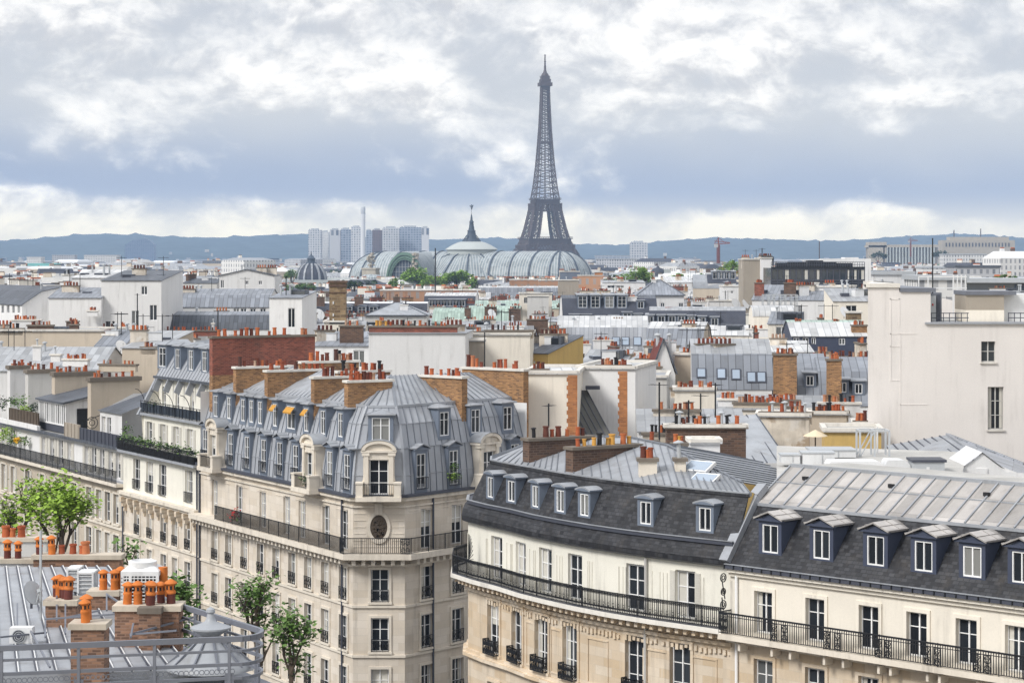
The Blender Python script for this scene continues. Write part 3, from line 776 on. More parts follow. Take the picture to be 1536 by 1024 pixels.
    def cwr(x, x2, z1, ins=.75, m='brick_ochre', z0=21.5, n=8, **k_):
        o = offset([C2, R1], ins); A = on_line(o[0], o[1], x)[0]; k = (x2-768)/F; L = (k*A.y-A.x)/(inr.x-k*inr.y); return chimney(root, A+inr*L, A, z0, z1, .55, m, n=n, **k_)
    cwr(697, 633, 26.05, n=10); cwr(789, 697, 26.3, .5, n=15, kinds='abccb')
    for p in (on_line(L0, C1, 291+10)[0]+NL*.1, C2+DR*2.6+NR*.1, C1-DL*1.4+NL*.1): downpipe(root, p, 0, 18.8)
    return root
def stone_dormer(root, c, a):
    b = MB(TM((c.x, c.y, 18.95), a)); b.use('stone_trim')
    for s_ in (-1, 1):
        b.bx(min(s_*.62, s_*.98), max(s_*.62, s_*.98), -.12, 1.6, 0, 2.75)
        b.bx(min(s_*.66, s_*.92), max(s_*.66, s_*.92), -.20, -.12, .15, 2.55)
        b.bx(min(s_*.58, s_*1.06), max(s_*.58, s_*1.06), -.24, .2, 2.55, 2.75)
        k = 7; q = [(s_*(.98+.42*(1-sin(pi/2*i/k))), 1.15-1.15*cos(pi/2*i/k)+0) for i in range(k+1)]
        q = [(s_*.98, 1.5)]+[(s_*(.98+.5*(i/k)**2.2), 1.5-1.5*(i/k)) for i in range(k+1)]+[(s_*.98, 0)]
        b.add([V(x, -.08, z) for x, z in q]+[V(x, .3, z) for x, z in q], [tuple(range(len(q))), tuple(range(2*len(q)-1, len(q)-1, -1))]+[(i, i+len(q), (i+1) % len(q)+len(q), (i+1) % len(q)) for i in range(len(q))])
    b.bx(-.62, .62, -.12, 1.6, 2.3, 2.75); b.bx(-1.12, 1.12, -.26, 1.2, 2.76, 2.90)
    k = 12; R = [(1.12*cos(pi*(k-i)/k), .62*sin(pi*i/k)) for i in range(k+1)]; r = [(.78*x, .68*z) for x, z in R]
    f = [V(x, -.30, 2.9+z) for x, z in R]; g = [V(x, -.30, 2.9+z) for x, z in r]; h = [V(x, -.12, 2.9+z) for x, z in r]; e = [V(x, 1.2, 2.9+z) for x, z in R]
    b.loft(g, f); b.loft(h, g); b.add(h, [tuple(range(k+1))])
    b.use('zinc_plain'); b.loft([p+V(0, -.03, .03) for p in f], [p+V(0, 0, .03) for p in e])
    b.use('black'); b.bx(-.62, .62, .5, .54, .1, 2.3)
    b.use('stone_trim')
    for s_ in (-1, 1): b.bx(min(s_*.98, s_*1.42), max(s_*.98, s_*1.42), -.75, -.05, 0, .82); b.bx(min(s_*.95, s_*1.45), max(s_*.95, s_*1.45), -.80, 0, .82, .92)
    b.bx(-1.45, 1.45, -.8, 0, -.28, 0)
    o = b.build('stone_dormer', root, M=TM((c.x, c.y, 18.95), a))
    window(o, TM((c.x, c.y, 19.05), a) @ Matrix.Translation((0, .12, 0)), 1.2, 2.2)
    put(guard_mesh(2.0, .8, 'bars', .7), 'railing', o, TM((c.x, c.y, 18.97), a))
    return o
corner_house()

# ---------------------------------------------------------------- tall red party wall behind the mansards
def party_wall():
    root = thing('brick_party_wall', 'tall red and ochre brick party wall with a row of chimney pots on top', 'brick wall', (-18, 166, 0))
    A = L0+Vector((-NL.x, -NL.y))*.6+DL*.55; d = Vector((-NL.x, -NL.y)); k = (470-768)/F; L = (k*A.y-A.x)/(d.x-k*d.y); B_ = A+d*L
    ch = chimney(root, A, B_, 12, 28.1, .6, 'brick_red', 'cap_stone', n=17, kinds='aaab', name='wall', split=('brick_ochre', 25.4))
    return root
party_wall()

# ---------------------------------------------------------------- curved slate building with the long iron balcony
RAIL = [Vector(p) for p in ((-2.2, 126.0), (-3.25, 123.2), (-3.25, 120.4), (-2.1, 117.9), (-.77, 115.6), (.41, 113.1), (1.76, 110.9), (3.22, 108.75), (4.83, 106.75), (6.56, 104.95), (8.24, 103.4), (9.72, 102.05))]
WALLC = offset(RAIL, .85)
def curved_house():
    root = thing('apartment_building', 'curved tan stone apartment block with black iron balcony and dark slate mansard of blue dormers', 'building', (5, 112, 0))
    wb, tb = MB(), MB(); pts = WALLC
    seg = list(zip(pts, pts[1:]))
    x4 = (741, 775.5, 811, 856, 938, 1021); x5 = (745, 781, 818, 862.5, 943.5, 1028)
    def spot(x, poly):
        for i, (a, c) in enumerate(zip(poly, poly[1:])):
            if i < 2: continue
            p, u = on_line(a, c, x)
            if -.01 <= u <= (c-a).length: return i, u, p, (c-a).normalized()
    # windows may straddle a bend: walls are cut at midpoints between bends, so use a finer smooth wall per window instead
    cuts = {}
    for zrow, xs, rows in (('a', x4, [(12.9, 15.75, 1.25), (8.6, 11.4, 1.25), (4.4, 7.3, 1.25)]), ('b', x5, [(16.95, 19.2, 1.2)])):
        z0, z1 = ((0, 16.3) if zrow == 'a' else (16.3, 19.7))
        ops_by = {}
        for j, x in enumerate(xs):
            i, u, p, d = spot(x, pts); L = (pts[i+1]-pts[i]).length
            u = min(max(u, .72), L-.72); ops_by.setdefault(i, []).append((u, j))
        for i, (a, c) in enumerate(seg):
            m = ('stone_tan' if zrow == 'a' else 'ivory_wall')
            for zz0, zz1 in ((z0, z1),):
                us = [q for q, _ in ops_by.get(i, [])]
                if zrow == 'a': facade(root, wb, tb, a, c, zz0, zz1, rows, us, m, 'white', 'scroll', True, tm='stone_tan', shut=None)
                else:
                    facade(root, wb, None, a, c, zz0, zz1, rows, us, m, 'white', guards=False, shut=.30 if i > 8 else None)
                    d = (c-a).normalized(); n = out_n(d); L = (c-a).length
                    for p0 in ([.1, L-.1] if not us else [.1, us[0]-1.1, us[0]+1.1, L-.1]):
                        q = a+d*p0+n*.02; wb.use('ivory_wall'); wb.box((q.x, q.y, 18.0), (.03, .03, 2.0), atan2(d.y, d.x))
    end = Vector((9.72+6, 102.05+8)); bk = [pts[0]+Vector((10, 9)), Vector((20, 120))]
    wb.use('white_wall')
    for a, c in ((pts[-1], pts[-1]+Vector((9, 9.6))), (pts[-1]+Vector((9, 9.6)), Vector((9, 134))), (Vector((9, 134)), pts[0])): wb.poly(V(*a, 0), V(*c, 0), V(*c, 20.4), V(*a, 20.4))
    wb.build('wall', root)
    # cornice with brackets under the balcony, panels between the windows
    band(tb, pts, .18, 15.95, 16.12, 'stone_tan'); band(tb, pts, .45, 16.32, 16.5, 'stone_tan'); band(tb, pts, .95, 16.62, 16.84, 'cap_pale', .02); tb.use('stone_tan')
    for p, d in along(pts, .5, .2):
        q = p+out_n(d)*.38; tb.box((q.x, q.y, 16.48), (.2, .70, .28), atan2(d.y, d.x))
    band(tb, pts, .12, 12.55, 12.75, 'stone_tan'); band(tb, pts, .3, 12.38, 12.55, 'stone_tan'); band(tb, pts, .2, 8.1, 8.35, 'stone_tan')
    rr = random.Random(5)
    for i, (a, c) in enumerate(seg[3:], 3):
        d = (c-a).normalized(); n = out_n(d); L = (c-a).length; tb.use('stone_tan')
        for k in range(int(L/.28)):        # carved frieze
            q = a+d*(.15+k*.28)+n*.05; tb.box((q.x, q.y, 15.62+rr.uniform(-.05, .05)), (.17, .10, rr.uniform(.12, .3)), atan2(d.y, d.x))
    for x in (796, 834, 897, 983, 1056):
        s_ = spot(x, pts)
        if not s_: continue
        i, u, p, d = s_; n = out_n(d); a = atan2(d.y, d.x); w = .9 if x < 860 else 1.5
        for (du, L_, z, h) in ((-w/2, .07, 14.1, 2.2), (w/2, .07, 14.1, 2.2), (0, w, 15.2, .07), (0, w, 13.0, .07)):
            q = p+d*du+n*.025; tb.box((q.x, q.y, z), (L_ if h > 1 else L_+.07, .05, h), a)
    tb.build('cornice', root)
    bb = MB(); railing(bb, RAIL, 16.88, 17.85, .115, .036, posts=1.3, fancy=1)
    for p, d in along(RAIL, .345, .06): ring(bb, p, d, 17.25, .07); ring(bb, p, d, 17.1, .05)
    bb.build('balcony_railing', root)
    gl = MB(); gl.use('iron_grey'); a, c = lift(offset(RAIL, -.04), 16.845), lift(offset(RAIL, .25), 16.87); gl.loft(a, c); gl.loft([p-V(0, 0, .12) for p in a], a); gl.build('balcony_edge', root)
    # slate: bulging skirt, gutter, steep slope with dormers
    rb = MB(); sk = [(-.12, 19.62), (-.34, 19.72), (-.36, 20.0), (-.22, 20.35), (.05, 20.62)]
    mansard(rb, pts, sk, ['iron_grey', 'slate']); band(rb, offset(pts, .05), .12, 20.62, 20.78, 'iron_grey', .4)
    band(rb, offset(pts, .05), .16, 20.80, 20.83, 'zinc_plain', .0)
    prof = [(.18, 20.7), (.72, 21.85), (1.25, 22.85)]
    top = mansard(rb, pts, prof, ['slate'])
    for a, c in zip(top, top[1:]): rb.bar(a, c, .16)
    rb.use('zinc_plain')
    band(rb, offset(pts, 1.25), .06, 22.82, 23.0, 'zinc_plain', .2)
    # zinc upper slope, hipped towards a ridge
    i4 = lift(offset(pts, 1.3), 22.98)
    rdg = [P(*q) for q in ((775, 672, 128), (778, 670, 127.3), (786, 668, 126.6), (798, 665, 125.5), (815, 661, 124.3), (840, 658, 122.8), (870, 656, 121.2), (905, 655, 119.4), (945, 656, 117.4), (1000, 668, 114), (1052, 694, 110.8), (1113, 724, 107.2))]
    rb.use('zinc_pale')
    for k in range(len(i4)-1):
        rb.use('zinc_plain'); rb.poly(i4[k], i4[k+1], rdg[k+1], rdg[k]); seams(rb, i4[k], i4[k+1], rdg[k+1], rdg[k], .72, 'seam_grey', .04, .06)
    bkr = [p+V(5.5, 4.5, -1.3) for p in rdg]
    for k in range(len(rdg)-1): rb.use('zinc_plain'); rb.poly(rdg[k], rdg[k+1], bkr[k+1], bkr[k]); seams(rb, rdg[k], rdg[k+1], bkr[k+1], bkr[k], .72, 'seam_grey', .04, .06)
    for k in range(len(rdg)-1): rb.bar(rdg[k], rdg[k+1], .16)
    e = pts[-1]; rb.use('ochre_wall'); rb.poly(V(*e, 19.6), i4[-1], rdg[-1], bkr[-1], V(bkr[-1].x, bkr[-1].y, 19.6))
    rb.build('roof', root)
    o2 = offset(pts, .34)
    for x in (735, 766.5, 802.5, 840, 876, 968, 1057):
        i, u, p, d = spot(x, o2)
        dormer(root, (p.x, p.y, 20.75), atan2(d.y, d.x), 1.05, 1.62, 1.6, 'arch', 'dormer_blue', 'zinc_plain', .72, 1.1, .38)
    # roof furniture: chimneys, skylights
    def rc(x0, x1, Y, y1, z0, m='brick_brown', n=6, kinds='aabk', dY=0, cap='cap_stone', **k): chimney(root, (PX(x0, Y), Y), (PX(x1, Y+dY), Y+dY), z0, PZ(y1, Y), .7, m, cap, n, kinds, **k)
    chimney(root, (PX(789, 118.3), 118.3), (PX(789, 118.3)+3.6, 120.3), 22.8, 24.2, .7, 'brick_brown', 'cap_stone', 9, 'aaakb', split=None)
    chimney(root, (PX(854, 113.4), 113.4), (PX(854, 113.4)+3.6, 115.6), 22.8, 24.15, .7, 'brick_brown', 'cap_stone', 10, 'ayyyakaa')
    rc(958, 985, 109.7, 691, 22.9, 'stone_trim', 3, 'a'); rc(1012, 1028, 109.5, 691, 22.9, 'stone_trim', 1, 'w'); rc(970, 986, 117, 664, 23.4, 'stone_grey', 1, 'a')
    for x, y, Y, w in ((1048, 700, 109.3, 1.6), (1056, 719, 107.4, 1.5)):
        b = MB(); p = P(x, y, Y); b.use('metal_white'); up = V(-.35, -.35, .87).normalized(); ex = V(.707, -.707, 0); ey = up.cross(ex); b.box(p, (w, .9, .16), axes=(ex, ey, up)); b.use('glass_sky'); b.box(p+up*.085, (w-.2, .7, .03), axes=(ex, ey, up)); b.build('skylight', root)
    i, u, p, d = spot(970, pts); downpipe(root, p+out_n(d)*.12, 0, 16.2, 'frame_grey'); i, u, p, d = spot(971, pts); downpipe(root, p+out_n(d)*.12, 16.9, 19.6, 'frame_grey')
    # fan-shaped iron screen closing the balcony
    f = MB(); f.use('iron'); c = V(-2.35, 118.9, 17.75)
    for k in range(9):
        t = pi*.5*k/8; f.bar(c, c+V(.55*cos(t)*.5, -.35*cos(t), 1.3*sin(t)+.1), .025)
    f.build('balcony_screen', root)
    return root
curved_house()

# ---------------------------------------------------------------- cream building with navy pediment dormers
D0, D1 = Vector((10.15, 102.65)), Vector((33.5, 79.3))
DD = (D1-D0).normalized(); ND = out_n(DD); AD = atan2(DD.y, DD.x); ID = Vector((-ND.x, -ND.y))
def dormer_house():
    root = thing('apartment_building', 'cream apartment block with black slate mansard and navy pediment dormers in a row', 'building', (18, 98, 0))
    wb, tb = MB(), MB(); L = (D1-D0).length; pts = [D0, D1]
    us = [on_line(D0, D1, x)[1] for x in (1146, 1223.5, 1304, 1376, 1450.5, 1525)]+[on_line(D0, D1, 1600)[1]]
    while us[-1] < L-4: us.append(us[-1]+2.95)
    facade(root, wb, tb, D0, D1, 16.6, 19.5, [(16.8, 18.72, 1.05)], us, 'cream_wall', guards=False, tm='cream_wall')
    facade(root, wb, tb, D0, D1, 0, 16.6, [(13.55, 15.6, 1.1), (9.9, 12.2, 1.1), (6.4, 8.9, 1.1)], us, 'stone_tan', guards=False, tm='stone_tan')
    wb.use('ochre_wall'); E0, E1 = D0+ID*9, D1+ID*9
    wb.poly(V(*E0, 0), V(*D0, 0), V(*D0, 19.5), V(*E0, 19.5)); wb.use('white_wall'); wb.poly(V(*D1, 0), V(*E1, 0), V(*E1, 23.9), V(*(D1+ID*4.6), 24.0), V(*(D1+ID*1.9), 22.4), V(*D1, 19.5)); wb.poly(V(*E1, 0), V(*E0, 0), V(*E0, 23.9), V(*E1, 23.9))
    wb.use('ochre_wall'); wb.poly(V(*E0, 19.5), V(*D0, 19.5), V(*(D0+ID*1.9), 22.4), V(*(D0+ID*4.6), 24.0), V(*E0, 23.9))
    wb.build('wall', root)
    band(tb, pts, .14, 19.25, 19.4, 'cream_wall'); band(tb, pts, .30, 19.45, 19.60, 'cream_wall'); band(tb, pts, .9, 16.42, 16.66, 'stone_trim', .02); band(tb, pts, .3, 16.2, 16.42, 'stone_trim'); band(tb, pts, .12, 12.9, 13.1, 'stone_tan')
    tb.use('stone_trim')
    for u in us:
        for s_ in (-1, 1): q = D0+DD*(u+s_*.95)+ND*.35; tb.box((q.x, q.y, 16.12), (.13, .6, .34), AD)
    tb.build('cornice', root)
    g = MB(); band(g, pts, .42, 19.62, 19.82, 'iron_grey'); g.use('iron')
    for p, d in along(pts, .55): q = p+ND*.44; g.box((q.x, q.y, 19.72), (.05, .06, .2), AD)
    band(g, pts, .47, 19.82, 19.86, 'zinc_plain', -.36); g.build('gutter', root)
    bb = MB(); rl = offset(pts, -.82); railing(bb, rl, 16.68, 17.68, .125, .034, posts=3)
    a, c = rl; bb.use('iron'); bb.bar((*a, 17.5), (*c, 17.5), .03); bb.bar((*a, 17.62), (*c, 17.62), .03)
    for u0, u1 in zip(us, us[1:]+[us[-1]+2.9]):
        for k in (.36, .56): q = rl[0]+DD*(u0+(u1-u0)*k); scroll_panel(bb, q, q+DD*.34, 16.7, 17.5)
    for p in (rl[0], ): railing(bb, [D0+DD*.05, p+DD*.02], 16.68, 17.68, .1, .03); scroll_panel(bb, p, p+DD*.5, 16.7, 17.6)
    for p, d in along(rl, .125): bb.bar((p.x, p.y, 17.5), (p.x, p.y, 17.62), .03)
    bb.build('balcony_railing', root)
    rb = MB(); rb.use('slate'); q0 = lift(offset(pts, -.2), 19.8); q1 = lift(offset(pts, 1.9), 22.4); q2 = lift(offset(pts, 4.6), 24.05); q3 = lift(offset(pts, 9.0), 23.9)
    rb.loft(q0, q1); band(rb, offset(pts, 1.9), .08, 22.36, 22.5, 'zinc_plain', .1)
    rb.use('zinc_tan'); z1 = [p+V(0, 0, .09) for p in q1]; rb.loft(z1, q2); seams(rb, z1[0], z1[1], q2[1], q2[0], .82, 'zinc_plain', .07, .08)
    m_ = [z1[0].lerp(q2[0], .55), z1[1].lerp(q2[1], .55)]; rb.bar(m_[0]+V(0, 0, .02), m_[1]+V(0, 0, .02), .06)
    rb.use('zinc_plain'); rb.bar(q2[0], q2[1], .2); rb.use('gravel_roof'); rb.loft(q2, q3)
    # lead-covered verge on the party wall
    v0 = D0-DD*.12
    for k in range(1):
        a_, c_ = V(*(v0-ID*.25), 19.9), V(*(v0+ID*1.95), 22.75); rb.use('zinc_sheet'); rb.bar(a_, c_, .5, .34); rb.bar(c_, V(*(v0+ID*2.6), 23.2), .5, .34)
    for x, y in ((1208, 718), (1337, 729), (1480, 741)):
        d_ = offset(pts, 3.7); p = on_line(d_[0], d_[1], x)[0]; rb.use('black'); rb.box((p.x, p.y, 23.62), (.28, .16, .16), AD)
    rb.build('roof', root)
    o2 = offset(pts, .28)
    ps = [on_line(o2[0], o2[1], x)[0] for x in (1155, 1232, 1313, 1385, 1458, 1532, 1612)]
    for k in (1, 2, 3, 4): ps.append(ps[6]+DD*(2.95*k))
    for p in ps:
        dormer(root, (p.x, p.y, 20.31), AD, 1.32, 1.62, 1.9, 'ped', 'dormer_navy', 'zinc_tan', .92, 1.3, .16)
    # scrolled iron guard and white downpipe at the joint with the neighbour
    f = MB(); q = D0+ND*.5+DD*.0; f.use('iron')
    for z, r in ((17.95, .2), (18.55, .16), (19.2, .2)): ring(f, q, ND, z, r, 10, .04); ring(f, q, ND, z, r*.5, 8, .035)
    f.bar((*q, 17.7), (*(q+ND*.1), 18.3), .04); f.bar((*(q-ND*.12), 18.2), (*(q+ND*.1), 19.1), .04); f.build('iron_scroll', root)
    downpipe(root, D0+DD*.45+ND*.1, 13.8, 19.3, 'frame_white'); 
    return root
dormer_house()
# ---------------------------------------------------------------- cream building with stepped terraces, further up the street
E0, E1 = on_line(L0, C1, 185)[0], L0-DL*.02
def terrace_house():
    root = thing('apartment_building', 'pale cream apartment block with two planted set-back terraces and a steep zinc roof', 'building', (-27, 169, 0))
    wb, tb = MB(), MB(); pts = [E0, E1]; L = (E1-E0).length; inl = -NL
    us = [on_line(E0, E1, x)[1] for x in (206, 225, 246, 263, 282)]
    facade(root, wb, tb, E0, E1, 0, 15.4, [(12.3, 14.5, 1.15), (9.2, 11.4, 1.15), (6, 8.2, 1.15), (2.5, 5, 1.15)], us, 'stone_cream')
    us4 = [on_line(E0, E1, x)[1] for x in (205, 224.5, 244, 283)]
    facade(root, wb, None, E0, E1, 15.4, 18.75, [(15.8, 18.2, 1.5)], us4, 'ivory_wall', guard='bars')
    def setback(ins, z0, z1, rows, xs, shut=None):
        a, c = offset(pts, ins); facade(root, wb, None, a, c, z0, z1, rows, [on_line(a, c, x)[1] for x in xs], 'ivory_wall', guards=False, shut=shut)
        wb.use('zinc_sheet'); f = offset(pts, 0 if ins < 3 else 1.7); wb.loft(lift(f, z0), lift([a, c], z0))
    setback(1.7, 18.75, 21.6, [(18.95, 20.95, 1.1)], (205, 225, 245, 265, 286), .45)
    setback(3.0, 21.62, 24.5, [(21.8, 23.7, .8)], (221, 246, 266, 288, 305))
    for (e, q) in ((E0, 1), (E1, 0)):
        p = [V(*e, 0), V(*e, 18.6), V(*(e+inl*1.7), 18.6), V(*(e+inl*1.5), 21.7), V(*(e+inl*3.2), 24.6), V(*(e+inl*4.4), 26.9), V(*(e+inl*9), 27.6), V(*(e+inl*9), 0)]
        wb.use('ivory_wall'); wb.poly(*(p if q else p[::-1]))
    a, c = offset(pts, 9); wb.poly(V(*c, 0), V(*a, 0), V(*a, 27.6), V(*c, 27.6)); wb.build('wall', root)
    band(tb, pts, .5, 15.25, 15.5, 'stone_trim'); band(tb, pts, .25, 15.0, 15.25, 'stone_trim'); band(tb, pts, .12, 12, 12.15, 'stone_trim'); band(tb, pts, .55, 18.6, 18.78, 'zinc_sheet', .02)
    band(tb, offset(pts, 1.7), .35, 21.45, 21.64, 'zinc_sheet'); tb.use('stone_tan')
    for u in [L*(i+.5)/11 for i in range(11)]:
        q = E0+DL*u+NL*.26
        for k in range(3): tb.box((q.x-NL.x*.08*k, q.y-NL.y*.08*k, 14.85-.38*k), (.34-.05*k, .55-.14*k, .36), AL)
    tb.build('cornice', root)
    bb = MB(); r1 = offset(pts, -.5); railing(bb, r1, 18.78, 19.75, .13, .03); r2 = offset(pts, 1.45); railing(bb, r2, 21.64, 22.6, .7, .03); bb.build('balcony_railing', root)
    gl = MB(); gl.use('glass_dark'); a, c = offset(pts, 1.47); gl.loft(lift([a, c], 21.75), lift([a, c], 22.45)); gl.build('glass_panel', root)
    rb = MB(); a = offset(pts, 2.75); rb.use('zinc_sheet')
    top = mansard(rb, pts, [(2.75, 24.45), (4.1, 26.6), (4.9, 26.95)], ['zinc_sheet'], .62, 'zinc_blue'); q = lift(offset(pts, 9), 27.6); rb.use('zinc_plain'); rb.loft(top, q); seams(rb, top[0], top[1], q[1], q[0], .7, 'zinc_sheet')
    band(rb, offset(pts, 2.75), .25, 24.36, 24.55, 'zinc_dark')
    for k in range(7):        # little raked zinc fins under the eave
        p = E0+DL*(L*(k+.4)/7)+inl*2.72; rb.use('zinc_sheet'); rb.bar((*(p-inl*.4), 23.4), (*p, 24.3), .12, .5)
    z = E0-DL*.05; rb.use('zinc_sheet')
    for e in (z, E1): rb.bar((*(e+inl*1.3), 21.4), (*(e+inl*3.0), 24.5), .34, .3); rb.bar((*(e+inl*3.0), 24.5), (*(e+inl*4.3), 26.9), .34, .3)
    rb.build('roof', root)
    o = offset(pts, 3.2)
    for x, w in ((243, 1.5), (266, .9), (286, .9), (306.5, .9)):
        p = on_line(o[0], o[1], x)[0]; dormer(root, (p.x, p.y, 25.1), AL, w+.5, 1.9, 2.2, 'hip', 'dormer_blue', 'zinc_plain', w, 1.55, .15)
    for x in (219, 243, 262, 287): # curved lamp brackets over the terraces
        f = MB(); f.use('iron'); p = on_line(*offset(pts, 1.5), x)[0]; f.tube([V(*p, 21.7)+V(NL.x*.9*(1-cos(t)), NL.y*.9*(1-cos(t)), 1.9*sin(t)) for t in [pi/2*i/6 for i in range(7)]], .03, 5); f.build('lamp_bracket', root)
    pl = MB(); rr = random.Random(11); pl.use('black')
    for p, d in along(offset(pts, -.25), 1.25, .4):
        pl.use('black'); pl.box((p.x, p.y, 19.05), (1.0, .4, .5), AL)
    pl.build('planter', root)
    pl = MB()
    for p, d in along(offset(pts, -.25), .55, .3): plant(pl, V(p.x, p.y, 19.55+rr.uniform(0, .3)), rr.uniform(.25, .5), 46, 'leaf_mid' if rr.random() < .7 else 'leaf_dark', rr, leaf=.2)
    q = on_line(E0, E1, 190)[0]; plant(pl, V(q.x, q.y, 20.2), .5, 60, 'leaf_mid', rr, 1.4, .22)
    q = on_line(*offset(pts, 1.6), 232)[0]; plant(pl, V(q.x, q.y, 22.3), .5, 60, 'leaf_dark', rr, 1.0, .2)
    pl.build('plant', root)
    downpipe(root, E0+DL*.2+NL*.12, 0, 15.2); downpipe(root, E1-DL*.3+NL*.15, 0, 18.6)
    return root
terrace_house()

# ---------------------------------------------------------------- building with the roof conservatory, far end of the street
G0, G1 = on_line(L0, C1, -60)[0], E0-DL*.03
def conservatory_house():
    root = thing('apartment_building', 'grey stone apartment block with a white roof conservatory and beige chimney walls', 'building', (-40, 190, 0))
    wb, tb = MB(), MB(); pts = [G0, G1]; L = (G1-G0).length; inl = -NL
    us = [on_line(G0, G1, x)[1] for x in (-35, -8, 6, 20, 42, 64, 88, 112, 134, 149, 162, 175)]
    facade(root, wb, tb, G0, G1, 0, 15.8, [(12.6, 15, 1.25), (9.3, 11.7, 1.25), (6, 8.3, 1.25)], us, 'stone_grey', guards=False, shut=.5)
    a, c = offset(pts, 1.0); x5 = (6, 20, 66, 79, 92, 105, 131, 142, 154, 167, 178)
    facade(root, wb, None, a, c, 15.8, 18.5, [(16.0, 18.1, 1.1)], [on_line(a, c, x)[1] for x in x5], 'white_wall', guards=False, shut=.55)
    wb.use('zinc_sheet'); wb.loft(lift(pts, 15.82), lift([a, c], 15.82))
    b9 = offset(pts, 10); wb.use('gravel_roof'); wb.loft(lift([a, c], 18.5), lift(b9, 18.5)); wb.use('white_wall'); wb.poly(V(*b9[1], 0), V(*b9[0], 0), V(*b9[0], 18.5), V(*b9[1], 18.5)); wb.poly(V(*G1, 0), V(*b9[1], 0), V(*b9[1], 18.5), V(*G1, 18.5))
    wb.build('wall', root)
    band(tb, pts, .6, 15.7, 15.95, 'stone_trim'); band(tb, offset(pts, 1.0), .5, 18.4, 18.6, 'zinc_dark'); band(tb, pts, .12, 12.2, 12.4, 'stone_trim'); tb.build('cornice', root)
    bb = MB(); railing(bb, offset(pts, -.55), 15.95, 17.0, .14, .03); bb.build('balcony_railing', root)
    def seg(x0, x1, ins): o = offset(pts, ins); return on_line(*o, x0)[0], on_line(*o, x1)[0]
    def panel(name, x0, x1, ins, z0, z1, m, th=.12):
        A, B_ = seg(x0, x1, ins); q = MB(); q.use(m); c_ = (A+B_)/2; q.box((c_.x, c_.y, (z0+z1)/2), ((B_-A).length, th, z1-z0), AL)
        for p, d in along([A, B_], .9): q.box((p.x+NL.x*.08, p.y+NL.y*.08, (z0+z1)/2), (.06, .06, z1-z0), AL)
        return q.build(name, root)
    panel('parapet', 121, 184, .8, 18.55, 19.6, 'iron_grey'); panel('parapet', 98, 120, .8, 18.55, 19.8, 'brown_wall'); panel('parapet', 15, 58, .9, 18.7, 20.1, 'bark'); panel('parapet', -40, 58, .7, 18.5, 19.0, 'white_wall', .3)
    # conservatory: white posts, slate lid
    A, B_ = seg(59, 98, 1.6); q = MB(); d = (B_-A).normalized(); Lc = (B_-A).length
    q.use('glass'); q.loft(lift([A+inl*.05, B_+inl*.05], 19.3), lift([A+inl*.05, B_+inl*.05], 21.1)); q.use('iron_grey'); q.loft(lift([A, B_], 18.6), lift([A, B_], 19.3)); q.use('frame_white')
    for i in range(15): p = A+d*(Lc*i/14); q.bar((*p, 19.3), (*p, 21.2), .16 if i % 3 == 0 else .10)
    q.bar((*A, 21.15), (*B_, 21.15), .2); q.bar((*A, 19.3), (*B_, 19.3), .12); q.use('white_wall'); e = B_+inl*3.2; q.poly(V(*B_, 18.6), V(*e, 18.6), V(*e, 21.9), V(*B_, 21.2)); q.use('black'); m_ = B_+inl*1.6+d*.03; q.box((m_.x, m_.y, 19.7), (.08, 1.1, 2.1), AL)
    f = A+inl*3.2; q.use('white_wall'); q.poly(V(*f, 18.6), V(*A, 18.6), V(*A, 21.2), V(*f, 21.9))
    q.use('zinc_dark'); o = .3
    t = [V(*(A-d*o+NL*o), 21.2), V(*(B_+d*o+NL*o), 21.2), V(*(B_+d*o+inl*4.5), 22.2), V(*(A-d*o+inl*4.5), 22.2)]; q.add(t+[p+V(0, 0, .14) for p in t], [(0, 1, 2, 3), (4, 5, 6, 7), (0, 1, 5, 4), (1, 2, 6, 5), (2, 3, 7, 6), (3, 0, 4, 7)])
    q.build('conservatory', root)
    # attic pavilion beside the cream block
    A, B_ = seg(150, 183, 2.2); q = MB(); facade(root, q, None, A, B_, 18.5, 21.0, [(18.7, 20.6, 1.0)], [.9, 2.3], 'white_wall', guards=False); q.use('white_wall'); e = A+inl*6; q.poly(V(*e, 18.5), V(*A, 18.5), V(*A, 21), V(*(A+inl*3), 22.4), V(*e, 22.4)); q.use('zinc_dark'); t = [V(*(A-DL*.2+NL*.2), 21.05), V(*(B_+NL*.2), 21.05), V(*(B_+inl*5), 22.7), V(*(A-DL*.2+inl*5), 22.7)]; q.poly(*t); q.build('attic', root)
    def cw(x, x2, z1, ins, z0, m, n, kinds='aaabb', th=.9):
        A = seg(x, x+1, ins)[0]; k = (x2-768)/F; Lw = (k*A.y-A.x)/(inl.x-k*inl.y); return chimney(root, A, A+inl*Lw, z0, z1, th, m, 'cap_stone', n=n, kinds=kinds, caph=.35, over=.15)
    cw(134, 207, 23.35, 2.4, 18.5, 'beige_wall', 12); cw(80, 137, 23.3, 2.8, 18.5, 'beige_wall', 9); cw(40, 85, 23.1, 3.4, 18.5, 'grey_wall', 4); cw(13, 41, 23.3, 3.0, 18.5, 'white_wall', 3); cw(-20, 12, 21.8, 3.0, 18.5, 'beige_wall', 4)
    pl = MB(); rr = random.Random(4)
